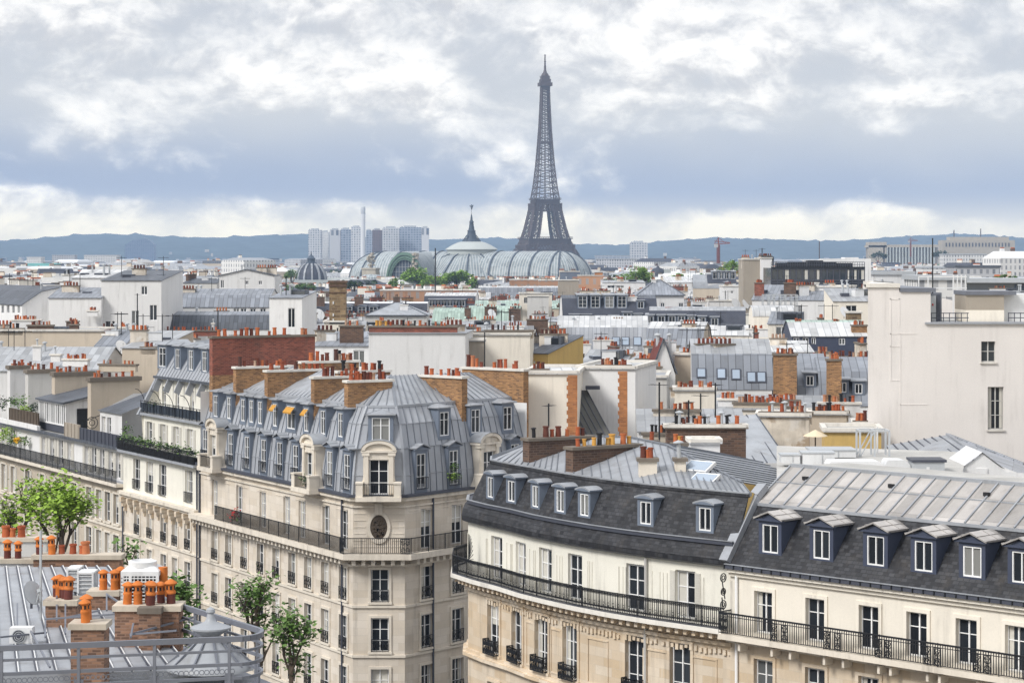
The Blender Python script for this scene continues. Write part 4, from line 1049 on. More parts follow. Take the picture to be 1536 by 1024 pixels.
    for x, ins, z, r, m in ((4, .3, 17.4, .9, 'leaf_fresh'), (12, .3, 17.9, .8, 'leaf_fresh'), (20, .3, 17.3, .7, 'leaf_mid'), (26, .3, 17.4, .35, 'flower_yellow'), (36, .4, 17.5, .6, 'leaf_mid'), (3, 1.4, 20.3, .9, 'leaf_dark'), (32, 1.8, 20.6, .9, 'leaf_mid'), (38, 1.5, 20.0, .6, 'leaf_fresh'), (20, 1.8, 20.5, .5, 'leaf_mid'), (50, 2.6, 20.1, .8, 'leaf_dark')):
        p = seg(x, x+1, ins)[0]; plant(pl, V(p.x, p.y, z), r*.8, 130, m, rr, .9, .24)
    pl.build('plant', root)
    f = MB(); f.use('iron'); p = seg(123, 124, 1.2)[0]; ring(f, p+inl*.9, inl, 19.9, .5, 12, .05); ring(f, p+inl*.9, inl, 19.9, .25, 8, .05); f.bar((*(p+inl*.4), 20.1), (*(p+inl*3), 21.0), .06); f.build('iron_scroll', root)
    return root
conservatory_house()

# ---------------------------------------------------------------- near roof with its steel guard rail, bottom left
ZR = 24.0
def near_roof():
    root = thing('apartment_building', 'near zinc rooftop with steel guard rail, small corner cupola and brick chimney stacks', 'building', (-14, 60, 0))
    cv = [V(-6.55+.55*sin(t), 52.2+.75-.75*cos(t), 0) for t in [pi*.1*i for i in range(0, 8)]]
    foot = [Vector((-40, 44)), Vector((-20, 49.2))]+[Vector((p.x, p.y)) for p in cv]+[Vector((-8.9, 58.2)), Vector((-15.2, 71.3))]
    wb = MB(); wb.use('stone_cream'); wb.prism(foot+[Vector((-40, 71.3))], 0, 22.7, False); wb.build('wall', root)
    c = MB(); band(c, foot, .45, 22.65, 23.0, 'stone_trim'); band(c, foot, .30, 23.0, 23.5, 'steel_blue'); band(c, foot, .5, 23.5, 23.62, 'steel_blue', .1); c.build('cornice', root)
    r = MB(); r.use('zinc_plain')
    r.add([V(p.x, p.y, 23.66) for p in foot]+[V(-40, 71.3, 23.66)], [tuple(range(len(foot)+1))])
    # gently pitched zinc, seams running to the eave
    q = [V(-24, 51.0, 23.98), V(-7.9, 53.9, 23.96), V(-12.6, 68.6, 24.42), V(-25, 67.5, 24.5)]; r.poly(*q); r.poly(q[1], q[0], q[0]-V(0, 0, .3), q[1]-V(0, 0, .3)); r.poly(q[2], q[1], q[1]-V(0, 0, .4), q[2]-V(0, 0, .6)); seams(r, q[0], q[1], q[2], q[3], .46, 'iron_grey', .03, .05); seams(r, q[0]+V(.04, 0, 0), q[1]+V(.04, 0, 0), q[2]+V(.04, 0, 0), q[3]+V(.04, 0, 0), .46, 'metal_white', .03, .06)
    r.use('zinc_plain'); r.bx(-40, -16.2, 71.4, 80, 0, 23.1)
    r.build('roof', root)
    cu = MB(); cu.use('zinc_plain'); cu.lathe((PX(316, 54.2), 54.2, 23.95), [(1.12, 0), (1.10, .08), (.78, .28), (.5, .52), (.30, .72), (.24, .80), (.40, .90), (.50, .96), (.50, 1.0), (.30, 1.07), (.15, 1.13), (.11, 1.20), (.08, 1.33), (.115, 1.37), (.10, 1.44), (0, 1.50)], 20)
    cu.use('steel_blue')
    for k in range(10): a = 2*pi*k/10; e = V(cos(a), sin(a), 0); o = V(PX(316, 54.2), 54.2, 23.95); cu.bar(o+e*1.05+V(0, 0, .1), o+e*.3+V(0, 0, .74), .04)
    cu.build('cupola', root, smooth=False)
    g = MB(); line = [Vector((-26, 47.6)), Vector((-20, 49.0))]+[Vector((p.x, p.y)) for p in cv]+[Vector((-8.75, 57.4))]; g.use('steel_blue')
    for z, w, h in ((25.0, .09, .13), (24.72, .06, .06), (24.40, .06, .08), (24.08, .06, .07)):
        for a, c_ in zip(line, line[1:]): g.bar((a.x, a.y, z), (c_.x, c_.y, z), w, h)
    for p, d in along(line, 1.75, .6): g.bar((p.x, p.y, 23.6), (p.x, p.y, 25), .07); g.box((p.x, p.y, 23.95), (.22, .05, .5), atan2(d.y, d.x))
    for p, d in along(line[:3], .12): ring(g, p, d, 24.24, .06, 6, .016)
    g.build('guard_rail', root)
    # rear rail and raking struts
    h = MB(); h.use('steel_blue'); l2 = [Vector((-8.75, 57.4)), Vector((-11, 62.2))]
    for z in (25.0, 24.5): h.bar((*l2[0], z), (*l2[1], z), .08, .11)
    for a, c_ in ((P(195, 951, 55.5), P(290, 925, 57)), (P(200, 935, 56), P(196, 955, 55)), (P(195, 951, 55.5), P(265, 945, 55)), (P(0, 955, 56), P(70, 948, 57)), (P(44, 942, 57), P(75, 1000, 52)), (P(85, 882, 60), P(85, 930, 58)), (P(98, 905, 59), P(98, 950, 57)), (P(68, 928, 57.5), P(180, 920, 57)), (P(160, 890, 60), P(160, 915, 59)), (P(160, 891, 60), P(182, 905, 59)), (P(26, 905, 60), P(26, 940, 57.5)), (P(68, 925, 58), P(68, 955, 56)), (P(98, 926, 58), P(150, 915, 58))): h.bar(a, c_, .045)
    h.build('strut', root)
    def stk(x0, x1, Y, yt, dep, n, rows=1, m='brick_mixed', kinds='hat', n2=None):
        z1 = PZ(yt, Y); ch = chimney(root, (PX(x0, Y), Y+dep/2), (PX(x1, Y), Y+dep/2), 23.6, z1-.14, dep, m, 'cap_tan', 0, over=.06, caph=.14)
        return ch, z1
    def hats(ch, z, pos, Y):
        for x, dy in pos: put(pot_mesh(random.choice(['hat', 'hat2', 'hat'])), 'chimney_pot', ch, TM((PX(x, Y), Y+dy, z), random.uniform(0, 6)) @ Matrix.Rotation(random.gauss(0, .03), 4, 'X') @ Matrix.Scale(random.uniform(.66, .76), 4))
    ch, z = stk(172, 268, 56.5, 908, .8, 6); ch2 = MB(); ch2.use('brick_mixed'); ch2.bx(PX(209, 56.2), PX(241, 56.2), 56.1, 56.5, 23.6, z-.14); ch2.use('cap_stone'); ch2.bx(PX(207, 56.2), PX(243, 56.2), 56.05, 56.44, z-.14, z+.01); ch2.build('chimney', root)
    hats(ch, z, ((188, .3), (204, .3), (219, .5), (224.5, .12), (237, .5), (253, .4)), 56.5)
    ch, z = stk(106, 156, 52.6, 935, .7, 2); hats(ch, z, ((126, .2), (123, .6)), 52.6)
    ch, z = stk(68, 113, 59, 900, .8, 5); hats(ch, z, ((77, .7), (83, .6), (89, .5), (94, .35), (100, .2)), 59)
    ch, z = stk(133, 176, 61.5, 886, .7, 3); hats(ch, z, ((152, .3), (169, .3), (177, .5)), 61.5)
    ch, z = stk(50, 180, 69, 832, .6, 3, m='brick_mixed'); hats(ch, z, ((57, .2), (76, .2)), 69); pots(ch, (PX(84, 69), 69.3), (PX(136, 69), 69.3), 4, z, 'bb', scale=.85)
    ch, z = stk(-30, 50, 69.3, 838, .5, 2, m='white_wall'); hats(ch, z, ((9, .2), (25, .2)), 69.3)
    ch, z = stk(-30, 70, 76, 806, .5, 4, m='grey_wall'); pots(ch, (PX(0, 76), 76.2), (PX(40, 76), 76.2), 3, z, 'bb', scale=.85)
    pl = MB(); pl.use('pot_orange')
    p = V(PX(241, 60), 60.4, 0); pl.tube([V(p.x, p.y, 24.6), V(p.x, p.y, PZ(853, 60))], .13, 8); pl.build('flue_pipe', root)
    return root
near_roof()
def cooling_unit(x0, x1, y0, y1, Y, dep, label, kind):
    z0, z1 = PZ(y1, Y), PZ(y0, Y); X0, X1 = PX(x0, Y), PX(x1, Y); w, h = X1-X0, z1-z0
    root = thing('air_conditioner', label, 'air conditioner', ((X0+X1)/2, Y+dep/2, z0))
    b = MB(); b.use('metal_white')
    if kind == 'big':
        b.bx(X0, X1, Y, Y+dep, z0, z0+h*.16); b.bx(X0, X1, Y, Y+dep, z0+h*.70, z0+h*.80)
        for x in (X0+.04, X1-.04, (X0*.75+X1*.25)):
            for y in (Y+.04, Y+dep-.04): b.box((x, y, z0+h*.43), (.08, .08, h*.54))
        for i in range(7):
            z = z0+h*(.19+.075*i); b.bx(X0, X1, Y+.01, Y+.05, z, z+.028); b.bx(X0+.01, X0+.05, Y, Y+dep, z, z+.028)
        for i in range(10): x = X0+w*(i+.5)/10; b.bx(x-.012, x+.012, Y+.015, Y+.045, z0+h*.16, z0+h*.7)
        q = [V(X0, Y, z0+h*.8), V(X1, Y, z0+h*.8), V(X1, Y+dep, z0+h*.8), V(X0, Y+dep, z0+h*.8)]; k = [p.lerp(V((X0+X1)/2, Y+dep/2, z0+h*.8), .32)+V(0, 0, h*.09) for p in q]
        b.add(q+k, [(0, 1, 5, 4), (1, 2, 6, 5), (2, 3, 7, 6), (3, 0, 4, 7), (4, 5, 6, 7)])
        b.lathe(((X0+X1)/2, Y+dep/2, z0+h*.86), [(w*.38, 0), (w*.38, h*.12), (w*.30, h*.14), (w*.28, h*.08), (0, h*.08)], 18)
        b.build('casing', root); c = MB(); c.use('black'); c.bx(X0+.10, X1-.10, Y+.10, Y+dep-.08, z0+h*.15, z0+h*.72); c.build('coil', root)
    elif kind == 'cage':
        c = MB(); c.use('metal_grey'); c.bx(X0+.03, X1-.03, Y+.03, Y+dep-.03, z0, z1-.05); c.build('coil', root)
        for x in (X0, X1):
            for y in (Y, Y+dep): b.box((x, y, (z0+z1)/2), (.05, .05, h))
        b.bx(X0-.03, X1+.03, Y-.03, Y+dep+.03, z1-.05, z1)
        for i in range(1, 5): b.bx(X0, X1, Y-.01, Y+.02, z0+h*i/5, z0+h*i/5+.02); b.bx(X0-.01, X0+.02, Y, Y+dep, z0+h*i/5, z0+h*i/5+.02)
        b.build('casing', root)
    else:
        b.bx(X0, X1, Y, Y+dep, z0+.06, z1); b.use('metal_grey')
        for x in (X0+.1, X1-.1): b.bx(x-.04, x+.04, Y, Y+dep, z0, z0+.06)
        b.build('casing', root); f = MB(); f.use('iron_grey'); n = 18; c = V(X0+w*.42, Y-.012, z0+h*.53); r = h*.36
        f.add([c]+[c+V(r*cos(2*pi*i/n), 0, r*sin(2*pi*i/n)) for i in range(n)], [(0, i+1, (i+1) % n+1) for i in range(n)])
        f.use('metal_grey')
        for rr in (r, r*.7, r*.4):
            for i in range(n): f.bar(c+V(rr*cos(2*pi*i/n), -.01, rr*sin(2*pi*i/n)), c+V(rr*cos(2*pi*(i+1)/n), -.01, rr*sin(2*pi*(i+1)/n)), .018)
        f.build('fan_grille', root)
    return root
cooling_unit(181, 238, 843, 912, 60, .95, 'big white rooftop air conditioner with louvred sides and round top fan', 'big')
cooling_unit(101, 117, 852, 887, 63.5, .7, 'slim white caged cooling unit, left one of the pair near the brick wall', 'cage')
cooling_unit(117, 139, 858, 889, 63, .7, 'white caged cooling unit with green coil, right one of the pair', 'cage')
cooling_unit(14, 48, 941, 968, 56.6, .35, 'white box air conditioner with one round grille lying on the zinc roof', 'box')
def sat_dish(p, r, a, label, post=.6, m='metal_grey', tilt=.35):
    root = thing('satellite_dish', label, 'satellite dish', p); b = MB(); T = TM(p, a) @ Matrix.Translation((0, 0, post)) @ Matrix.Rotation(pi/2-tilt, 4, 'X')
    b.T = T; b.use(m); n = 16; pr = [(0, 0), (r*.4, r*.035), (r*.75, r*.13), (r, r*.24)]; b.lathe((0, 0, 0), pr, n); b.lathe((0, 0, -.02), pr[::-1], n); b.build('dish', root)
    c = MB(); c.use('metal_grey'); c.T = T; c.bar((0, -r*.95, r*.2), (0, 0, r*.95), .03); c.box((0, 0, r*.95), (.09, .09, .12)); c.build('feed_arm', root)
    c = MB(); c.use('iron_grey'); c.tube([V(*p), V(*p)+V(0, 0, post)], .035, 6); c.build('post', root); return root
sat_dish(P(47, 912, 59), .33, radians(60), 'grey satellite dish on the near zinc roof beside the mast', .4)
def mast(p, h, label, arms=1, m='metal_grey', r=.035):
    root = thing('antenna', label, 'antenna', p); b = MB(); b.use(m); p = Vector(p); b.tube([p, p+V(0, 0, h)], r, 6); b.build('mast', root)
    if arms:
        b = MB(); b.use(m)
        for k in range(arms):
            z = h-.15-.75*k; a = (hash_(p.x)+k*1.3) % 3.1; d = V(cos(a), sin(a), 0); t = V(-sin(a), cos(a), 0); q = p+V(0, 0, z); b.bar(q-d*.5, q+d*.6, .03)
            for i in range(6): e = q+d*(-.45+.2*i); b.bar(e-t*.28, e+t*.28, .018)
        b.build('aerial', root)
    return root
def hash_(x): return (sin(x*12.9898)*43758.5453) % 6.28
mast(P(61, 930, 59), 2.4, 'thin grey steel mast standing on the near zinc roof', 0)

# ---------------------------------------------------------------- trees
def branch(tb, lb, p, d, L, r, depth, rng, leaves, lm, ls, spread):
    q = p+d*L; m = p+d*(L*.5)+V(rng.uniform(-1, 1), rng.uniform(-1, 1), 0)*(L*.06)
    tb.tube([p, m, q], [r, r*.85, r*.68], 6 if r > .04 else 4)
    if depth <= 1:
        for i in range(leaves):
            t = rng.uniform(.1, 1.1); c = p+d*(L*t)+V(rng.gauss(0, 1), rng.gauss(0, 1), rng.gauss(0, .8))*ls*1.3
            leaf_quad(lb, c, ls*rng.uniform(.6, 1.35), rng)
    if depth == 0: return
    for i in range(rng.choice((2, 3, 3))):
        a = rng.uniform(0, 2*pi); e = V(cos(a), sin(a), 0); nd = (d*rng.uniform(.75, 1.1)+e*spread*rng.uniform(.5, 1.1)+V(0, 0, .22)).normalized()
        branch(tb, lb, p+d*(L*rng.uniform(.6, 1.0)), nd, L*rng.uniform(.62, .82), r*rng.uniform(.5, .68), depth-1, rng, leaves, lm, ls, spread)
def tree(label, base, h, trunk_h, r, seed, lm='leaf_mid', leaves=14, ls=.26, depth=4, spread=.50, lean=(0, 0)):
    rng = random.Random(seed); root = thing('street_tree', label, 'tree', base); tb, lb = MB(), MB(); tb.use('bark'); lb.use(lm); p = Vector(base); top = p+V(lean[0], lean[1], trunk_h)
    tb.tube([p, p.lerp(top, .5)+V(.15, 0, 0), top], [r*1.5, r*1.1, r], 8)
    for i in range(4):
        a = 2*pi*i/4+rng.uniform(-.5, .5); d = V(cos(a)*spread*.7, sin(a)*spread*.7, 1).normalized()
        branch(tb, lb, p.lerp(top, rng.uniform(.86, 1)), d, (h-trunk_h)*rng.uniform(.38, .50), r*.62, depth-1, rng, leaves, lm, ls, spread)
    tb.build('trunk', root); lb.build('crown', root); return root
def tree_px(label, x, ytop, ytrunk, Y, **k):
    z = PZ(ytop, Y); return tree(label, (PX(x, Y), Y, 0), z, PZ(ytrunk, Y), **k)
tree_px('bright green street tree beside the far end of the stone facade', 92, 686, 805, 118, r=.15, seed=3, lm='leaf_fresh', leaves=30, ls=.25)
tree_px('half-bare pale green street tree cut by the photo edge', 30, 712, 805, 121, r=.14, seed=8, lm='leaf_fresh', leaves=6, ls=.30)
tree_px('dark green street tree in front of the cream facade, right of the rooftop cupola', 385, 832, 935, 96, r=.13, seed=15, leaves=10, ls=.21)
tree_px('low leaning street tree, rightmost, half hidden below the cupola', 436, 905, 985, 90, r=.10, seed=21, leaves=9, ls=.2)
tree_px('small leafy street tree rising behind the big white air conditioner', 262, 855, 930, 84, r=.10, seed=31, leaves=13, ls=.24)
tree_px('sparse young street tree behind the near brick parapet', 190, 800, 880, 100, r=.09, seed=37, leaves=9, ls=.24, depth=3)
# ---------------------------------------------------------------- big pale blank-walled building on the right
def blank_house():
    Y = 134.0; root = thing('apartment_building', 'tall pinkish white blank party wall with two lone windows and a roof terrace', 'building', (PX(1420, Y), Y+6, 0))
    x0, x1, x2, x3 = PX(1302, Y), PX(1349, Y), PX(1396, Y), PX(1640, Y); zt, zm, zl = PZ(431, Y), PZ(438, Y), PZ(486, Y)
    w = MB()
    win = [(PX(1482.5, Y)-x2, .86, PZ(543, Y), PZ(512, Y)), (PX(1493.5, Y)-x2, .96, PZ(644, Y), PZ(580, Y))]
    w.use('pink_white'); w.poly(V(x0, Y, 0), V(x1, Y, 0), V(x1, Y, zt), V(x0, Y, zt)); w.poly(V(x1, Y, 0), V(x2, Y, 0), V(x2, Y, zm), V(x1, Y, zm))
    ops = wall_holes(w, (x2, Y), (x3, Y), 0, zl, win, 'pink_white', .3)
    xb = x0+2.8; w.poly(V(xb, Y+14, 0), V(x0, Y, 0), V(x0, Y, zt), V(xb, Y+14, zt)); w.poly(V(x2, Y, zl), V(x2, Y+14, zl), V(x2, Y+14, zm), V(x2, Y, zm)); w.poly(V(x3, Y+14, 0), V(xb, Y+14, 0), V(xb, Y+14, zt), V(x3, Y+14, zl)); w.poly(V(x1, Y, zm), V(x1, Y+14, zm), V(x1, Y+14, zt), V(x1, Y, zt))
    # shallow plaster panels
    w.use('pink_white'); g = PX(1, Y)-PX(0, Y)
    for a, c, e, f in ((1335, 1337, 448, 570), (1348, 1350, 448, 490), (1335, 1350, 448, 449), (1335, 1376, 500, 501), (1335, 1350, 519, 520), (1350, 1351, 500, 640), (1335, 1350, 570, 571), (1350, 1392, 606, 607)):
        w.bx(PX(a, Y), PX(max(c, a+1.2), Y), Y-.018, Y, PZ(max(f, e+1.2), Y), PZ(e, Y))
    w.build('wall', root)
    for (u, ww, zb, z1) in ops:
        o = window(root, TM((x2+u, Y+.2, zb)), ww, z1-zb, 'grey'); s = MB(); s.use('cap_pale'); s.bx(x2+u-ww/2-.08, x2+u+ww/2+.08, Y-.1, Y+.1, zb-.1, zb); s.build('sill', o)
    c = MB(); c.use('cap_pale'); c.add([V(x, y, z) for z in (zt, zt+.24) for x, y in ((x0-.15, Y-.12), (x1+.03, Y-.12), (x1+.03, Y+14), (xb-.1, Y+14))], [(3, 2, 1, 0), (4, 5, 6, 7), (0, 1, 5, 4), (1, 2, 6, 5), (2, 3, 7, 6), (3, 0, 4, 7)]); c.use('steel_blue'); c.bx(x1+.04, x2+.3, Y-.1, Y+14, zm, zm+.25); c.use('zinc_sheet'); c.bx(x2-.35, x3, Y-.15, Y+1.5, zl, zl+.12); c.use('gravel_roof'); c.bx(x2, x3, Y+1.5, Y+14, zl-.1, zl+.05); c.build('roof', root)
    e = MB(); e.use('steel_blue'); e.bx(PX(1402, Y), PX(1427, Y), Y+3, Y+5.5, zl, PZ(440, Y)); e.use('metal_grey'); e.bx(PX(1405, Y), PX(1418, Y), Y+2.95, Y+3, zl, PZ(445, Y)); e.use('iron_grey'); e.bx(PX(1419, Y), PX(1424, Y), Y+2.94, Y+3, zl, PZ(443, Y)); e.use('flower'); e.bx(PX(1412, Y), PX(1414, Y), Y+2.92, Y+2.95, PZ(460, Y), PZ(457, Y)); e.build('lift_shaft', root)
    k = MB(); k.use('brown_wall'); k.bx(PX(1457, Y), PX(1515, Y), Y+1.6, Y+5, PZ(466, Y), PZ(443, Y)); k.use('cream_wall'); k.bx(PX(1457, Y), PX(1515, Y), Y+1.58, Y+5, zl+.1, PZ(466, Y)); k.use('steel_blue'); k.bx(PX(1456, Y), PX(1533, Y), Y+1.5, Y+5.2, PZ(443, Y), PZ(437, Y)); k.use('metal_white'); k.bx(PX(1515, Y), PX(1640, Y), Y+2.2, Y+5, zl+.1, PZ(442, Y)); k.build('penthouse', root)
    r = MB(); r.use('iron_grey')
    for a, c_ in ((1400, 1456), (1516, 1640)):
        for yy in (470, 477): r.bar((PX(a, Y), Y+.6, PZ(yy, Y)), (PX(c_, Y), Y+.6, PZ(yy, Y)), .05)
        for i in range(int((c_-a)/9)+1): r.bar((PX(a+i*9, Y), Y+.6, zl), (PX(a+i*9, Y), Y+.6, PZ(469, Y)), .045)
    r.build('terrace_railing', root)
    f = MB(); f.use('metal_white'); Yb = Y+8
    for x in (1430, 1436, 1442, 1448): f.bar((PX(x, Yb), Yb, PZ(480, Yb)), (PX(x, Yb), Yb, PZ(412, Yb)), .07)
    for y in (415, 432): f.bar((PX(1378, Yb), Yb, PZ(y, Yb)), (PX(1450, Yb), Yb, PZ(y, Yb)), .08)
    for x in (1378, 1392): f.bar((PX(x, Yb), Yb, PZ(440, Yb)), (PX(x, Yb), Yb, PZ(415, Yb)), .07)
    f.build('pergola', root); return root
blank_house()
mast(P(1399, 440, 136), 3.4, 'tall black whip aerial on the pinkish white building', 0, 'iron', .04)
# zinc barrel roof and white gable between the terrace and the blank wall
def shed_roof():
    root = thing('zinc_shed', 'pale zinc standing-seam roof with dark seams in front of the blank white wall', 'building', (PX(1420, 122), 122, 0)); r = MB()
    a, b_, c, d = P(1328, 668, 128), P(1421, 652, 126), P(1478, 690, 119), P(1366, 712, 119); r.use('zinc_white'); r.mats[0] = 'zinc_plain'; r.poly(d, c, b_, a); seams(r, d, c, b_, a, .5, 'iron_grey', .07, .06)
    e, f = P(1545, 700, 122), P(1545, 716, 118); r.use('zinc_blue'); r.poly(c, f, e, b_); r.bar(b_, e, .2); r.bar(b_, c, .2); r.build('roof', root)
    w = MB(); w.use('white_wall'); w.poly(V(d.x, d.y, 0), V(c.x, c.y, 0), c, d); w.poly(V(c.x, c.y, 0), V(f.x, f.y, 0), f, c); w.poly(V(a.x, a.y, 0), V(d.x, d.y, 0), d, a)
    Y = 114; w.poly(V(PX(1441, Y), Y, 0), V(PX(1508, Y), Y, 0), P(1508, 706, Y), P(1473, 680, Y), P(1441, 704, Y)); w.poly(V(PX(1508, Y), Y, 0), V(PX(1560, Y), Y, 0), P(1560, 710, Y), P(1508, 708, Y)); w.poly(V(PX(1441, Y), Y+4, 0), V(PX(1441, Y), Y, 0), P(1441, 704, Y), P(1441, 704, Y)+V(0, 4, 0))
    w.bx(PX(1464, Y), PX(1481, Y), Y-.06, Y, PZ(718, Y), PZ(702, Y)); w.build('wall', root); g = MB(); g.use('metal_white'); t = P(1473, 680, Y)
    for q in (P(1441, 704, Y), P(1508, 706, Y)):
        u = V(0, 0, .08); p4 = [q+V(0, -.1, 0), t+V(0, -.1, 0), t+V(0, 4, 0), q+V(0, 4, 0)]; g.poly(*[p+u for p in p4])
    g.build('gable_roof', root); return root
shed_roof()
def duct(name, label, x0, x1, y0, y1, Y, dep, kind='box'):
    root = thing(name, label, 'air duct' if name == 'air_duct' else 'roof unit', ((PX(x0, Y)+PX(x1, Y))/2, Y+dep/2, PZ(y1, Y))); b = MB(); X0, X1, z0, z1 = PX(x0, Y), PX(x1, Y), PZ(y1, Y), PZ(y0, Y)
    if kind == 'box': b.use('metal_white'); b.bx(X0, X1, Y, Y+dep, z0, z1); b.use('metal_grey'); b.bx(X0-.04, X1+.04, Y-.04, Y+dep+.04, z1, z1+.07); b.bx(X0+(X1-X0)*.6, X0+(X1-X0)*.62, Y-.03, Y+dep+.02, z0, z1+.02)
    elif kind == 'grey': b.use('metal_grey'); b.bx(X0, X1, Y, Y+dep, z0, z1); b.use('iron_grey'); b.bx(X0-.06, X1+.1, Y-.06, Y+dep+.06, z1, z1+.12); b.use('metal_white'); b.bx(X0+(X1-X0)*.42, X0+(X1-X0)*.52, Y-.01, Y, z0+(z1-z0)*.35, z0+(z1-z0)*.7)
    else:
        b.use('metal_white'); n = 8; r = (z1-z0)
        pr = [(X0+r-r*cos(pi/2*i/n) if 0 else X0+.3*r*(1-cos(pi/2*i/n)), z0+r*sin(pi/2*i/n)) for i in range(n+1)]+[(X1-r*.6+r*.6*sin(pi/2*i/n), z0+r*.55+r*.45*cos(pi/2*i/n)) for i in range(n+1)]+[(X1, z0)]
        b.add([V(x, Y, z) for x, z in pr]+[V(x, Y+dep, z) for x, z in pr], [tuple(range(len(pr)))]+[(i, i+len(pr), i+1+len(pr), i+1) for i in range(len(pr)-1)])
    b.build('casing', root); return root
duct('air_duct', 'long white air duct lying behind the tan zinc ridge', 1204, 1252, 680, 699, 113, 1.2)
duct('air_duct', 'rounded white duct hood in the middle of the plant terrace', 1241, 1326, 692, 712, 111, 1.5, 'round')
duct('air_duct', 'white duct bend just left of the grey plant cabinet', 1326, 1366, 690, 714, 111, 1.4, 'round')
duct('plant_cabinet', 'grey plant cabinet with dark lid on the service terrace', 1370, 1417, 693, 716, 110.5, 1.6, 'grey')
duct('plant_cabinet', 'flat white plant casing with dark curved edge behind the ducts', 1216, 1284, 676, 686, 118, 2.0)
duct('plant_cabinet', 'small white roof casing at the left end of the service terrace', 1172, 1200, 683, 694, 113, 1.0)
def terrace_slab():
    root = thing('service_building', 'flat roofed service block carrying the white ducts behind the tan ridge', 'building', (PX(1300, 116), 116, 0)); b = MB(); q = [V(PX(1165, 110), 110, 0), V(PX(1440, 104.5), 104.5, 0), V(PX(1450, 122), 122, 0), V(PX(1165, 126), 126, 0)]
    b.use('white_wall'); b.prism(q, 0, 23.3, False); b.build('wall', root); b = MB(); b.use('gravel_roof'); b.add([V(p.x, p.y, 23.3) for p in q], [(0, 1, 2, 3)]); b.build('roof', root)
terrace_slab()
def scaffold(x0, x1, y0, y1, Y, dep, label, nx=2, nz=2, m='metal_grey', w=.09):
    root = thing('steel_frame', label, 'scaffold', ((PX(x0, Y)+PX(x1, Y))/2, Y+dep/2, PZ(y1, Y))); b = MB(); b.use(m); X0, X1, z0, z1 = PX(x0, Y), PX(x1, Y), PZ(y1, Y), PZ(y0, Y)
    for y in (Y, Y+dep):
        for i in range(nx+1): x = X0+(X1-X0)*i/nx; b.bar((x, y, z0), (x, y, z1), w)
        for k in range(nz+1): z = z0+(z1-z0)*k/nz; b.bar((X0, y, z), (X1, y, z), w*.7)
        for i in range(nx):
            for k in range(nz):
                if (i+k) % 2: continue
                xa, xb = X0+(X1-X0)*i/nx, X0+(X1-X0)*(i+1)/nx; za, zb = z0+(z1-z0)*k/nz, z0+(z1-z0)*(k+1)/nz; b.bar((xa, y, za), (xb, y, zb), w*.6)
    for i in range(nx+1):
        for k in (0, nz): x = X0+(X1-X0)*i/nx; z = z0+(z1-z0)*k/nz; b.bar((x, Y, z), (x, Y+dep, z), w*.7)
    b.build('frame', root); return root
scaffold(1290, 1334, 646, 686, 119, 1.2, 'grey steel frame tower standing before the ochre wall', 2, 1, 'metal_grey', .10)
def parasol(p, label):
    root = thing('parasol', label, 'parasol', p); b = MB(); b.use('parasol'); b.lathe((p[0], p[1], p[2]+1.45), [(.70, 0), (.67, .05), (.08, .34), (0, .37)], 8); b.build('canopy', root); b = MB(); b.use('bark'); b.tube([V(*p), V(*p)+V(0, 0, 1.5)], .04, 6); b.build('pole', root); b = MB(); b.use('iron_grey'); b.box((p[0]+.2, p[1]-.5, p[2]+.75), (.9, .6, .05)); b.tube([V(p[0]+.2, p[1]-.5, p[2]), V(p[0]+.2, p[1]-.5, p[2]+.75)], .04, 6); b.build('table', root)
parasol(P(1223, 692, 126), 'small cream parasol open over a roof terrace table')
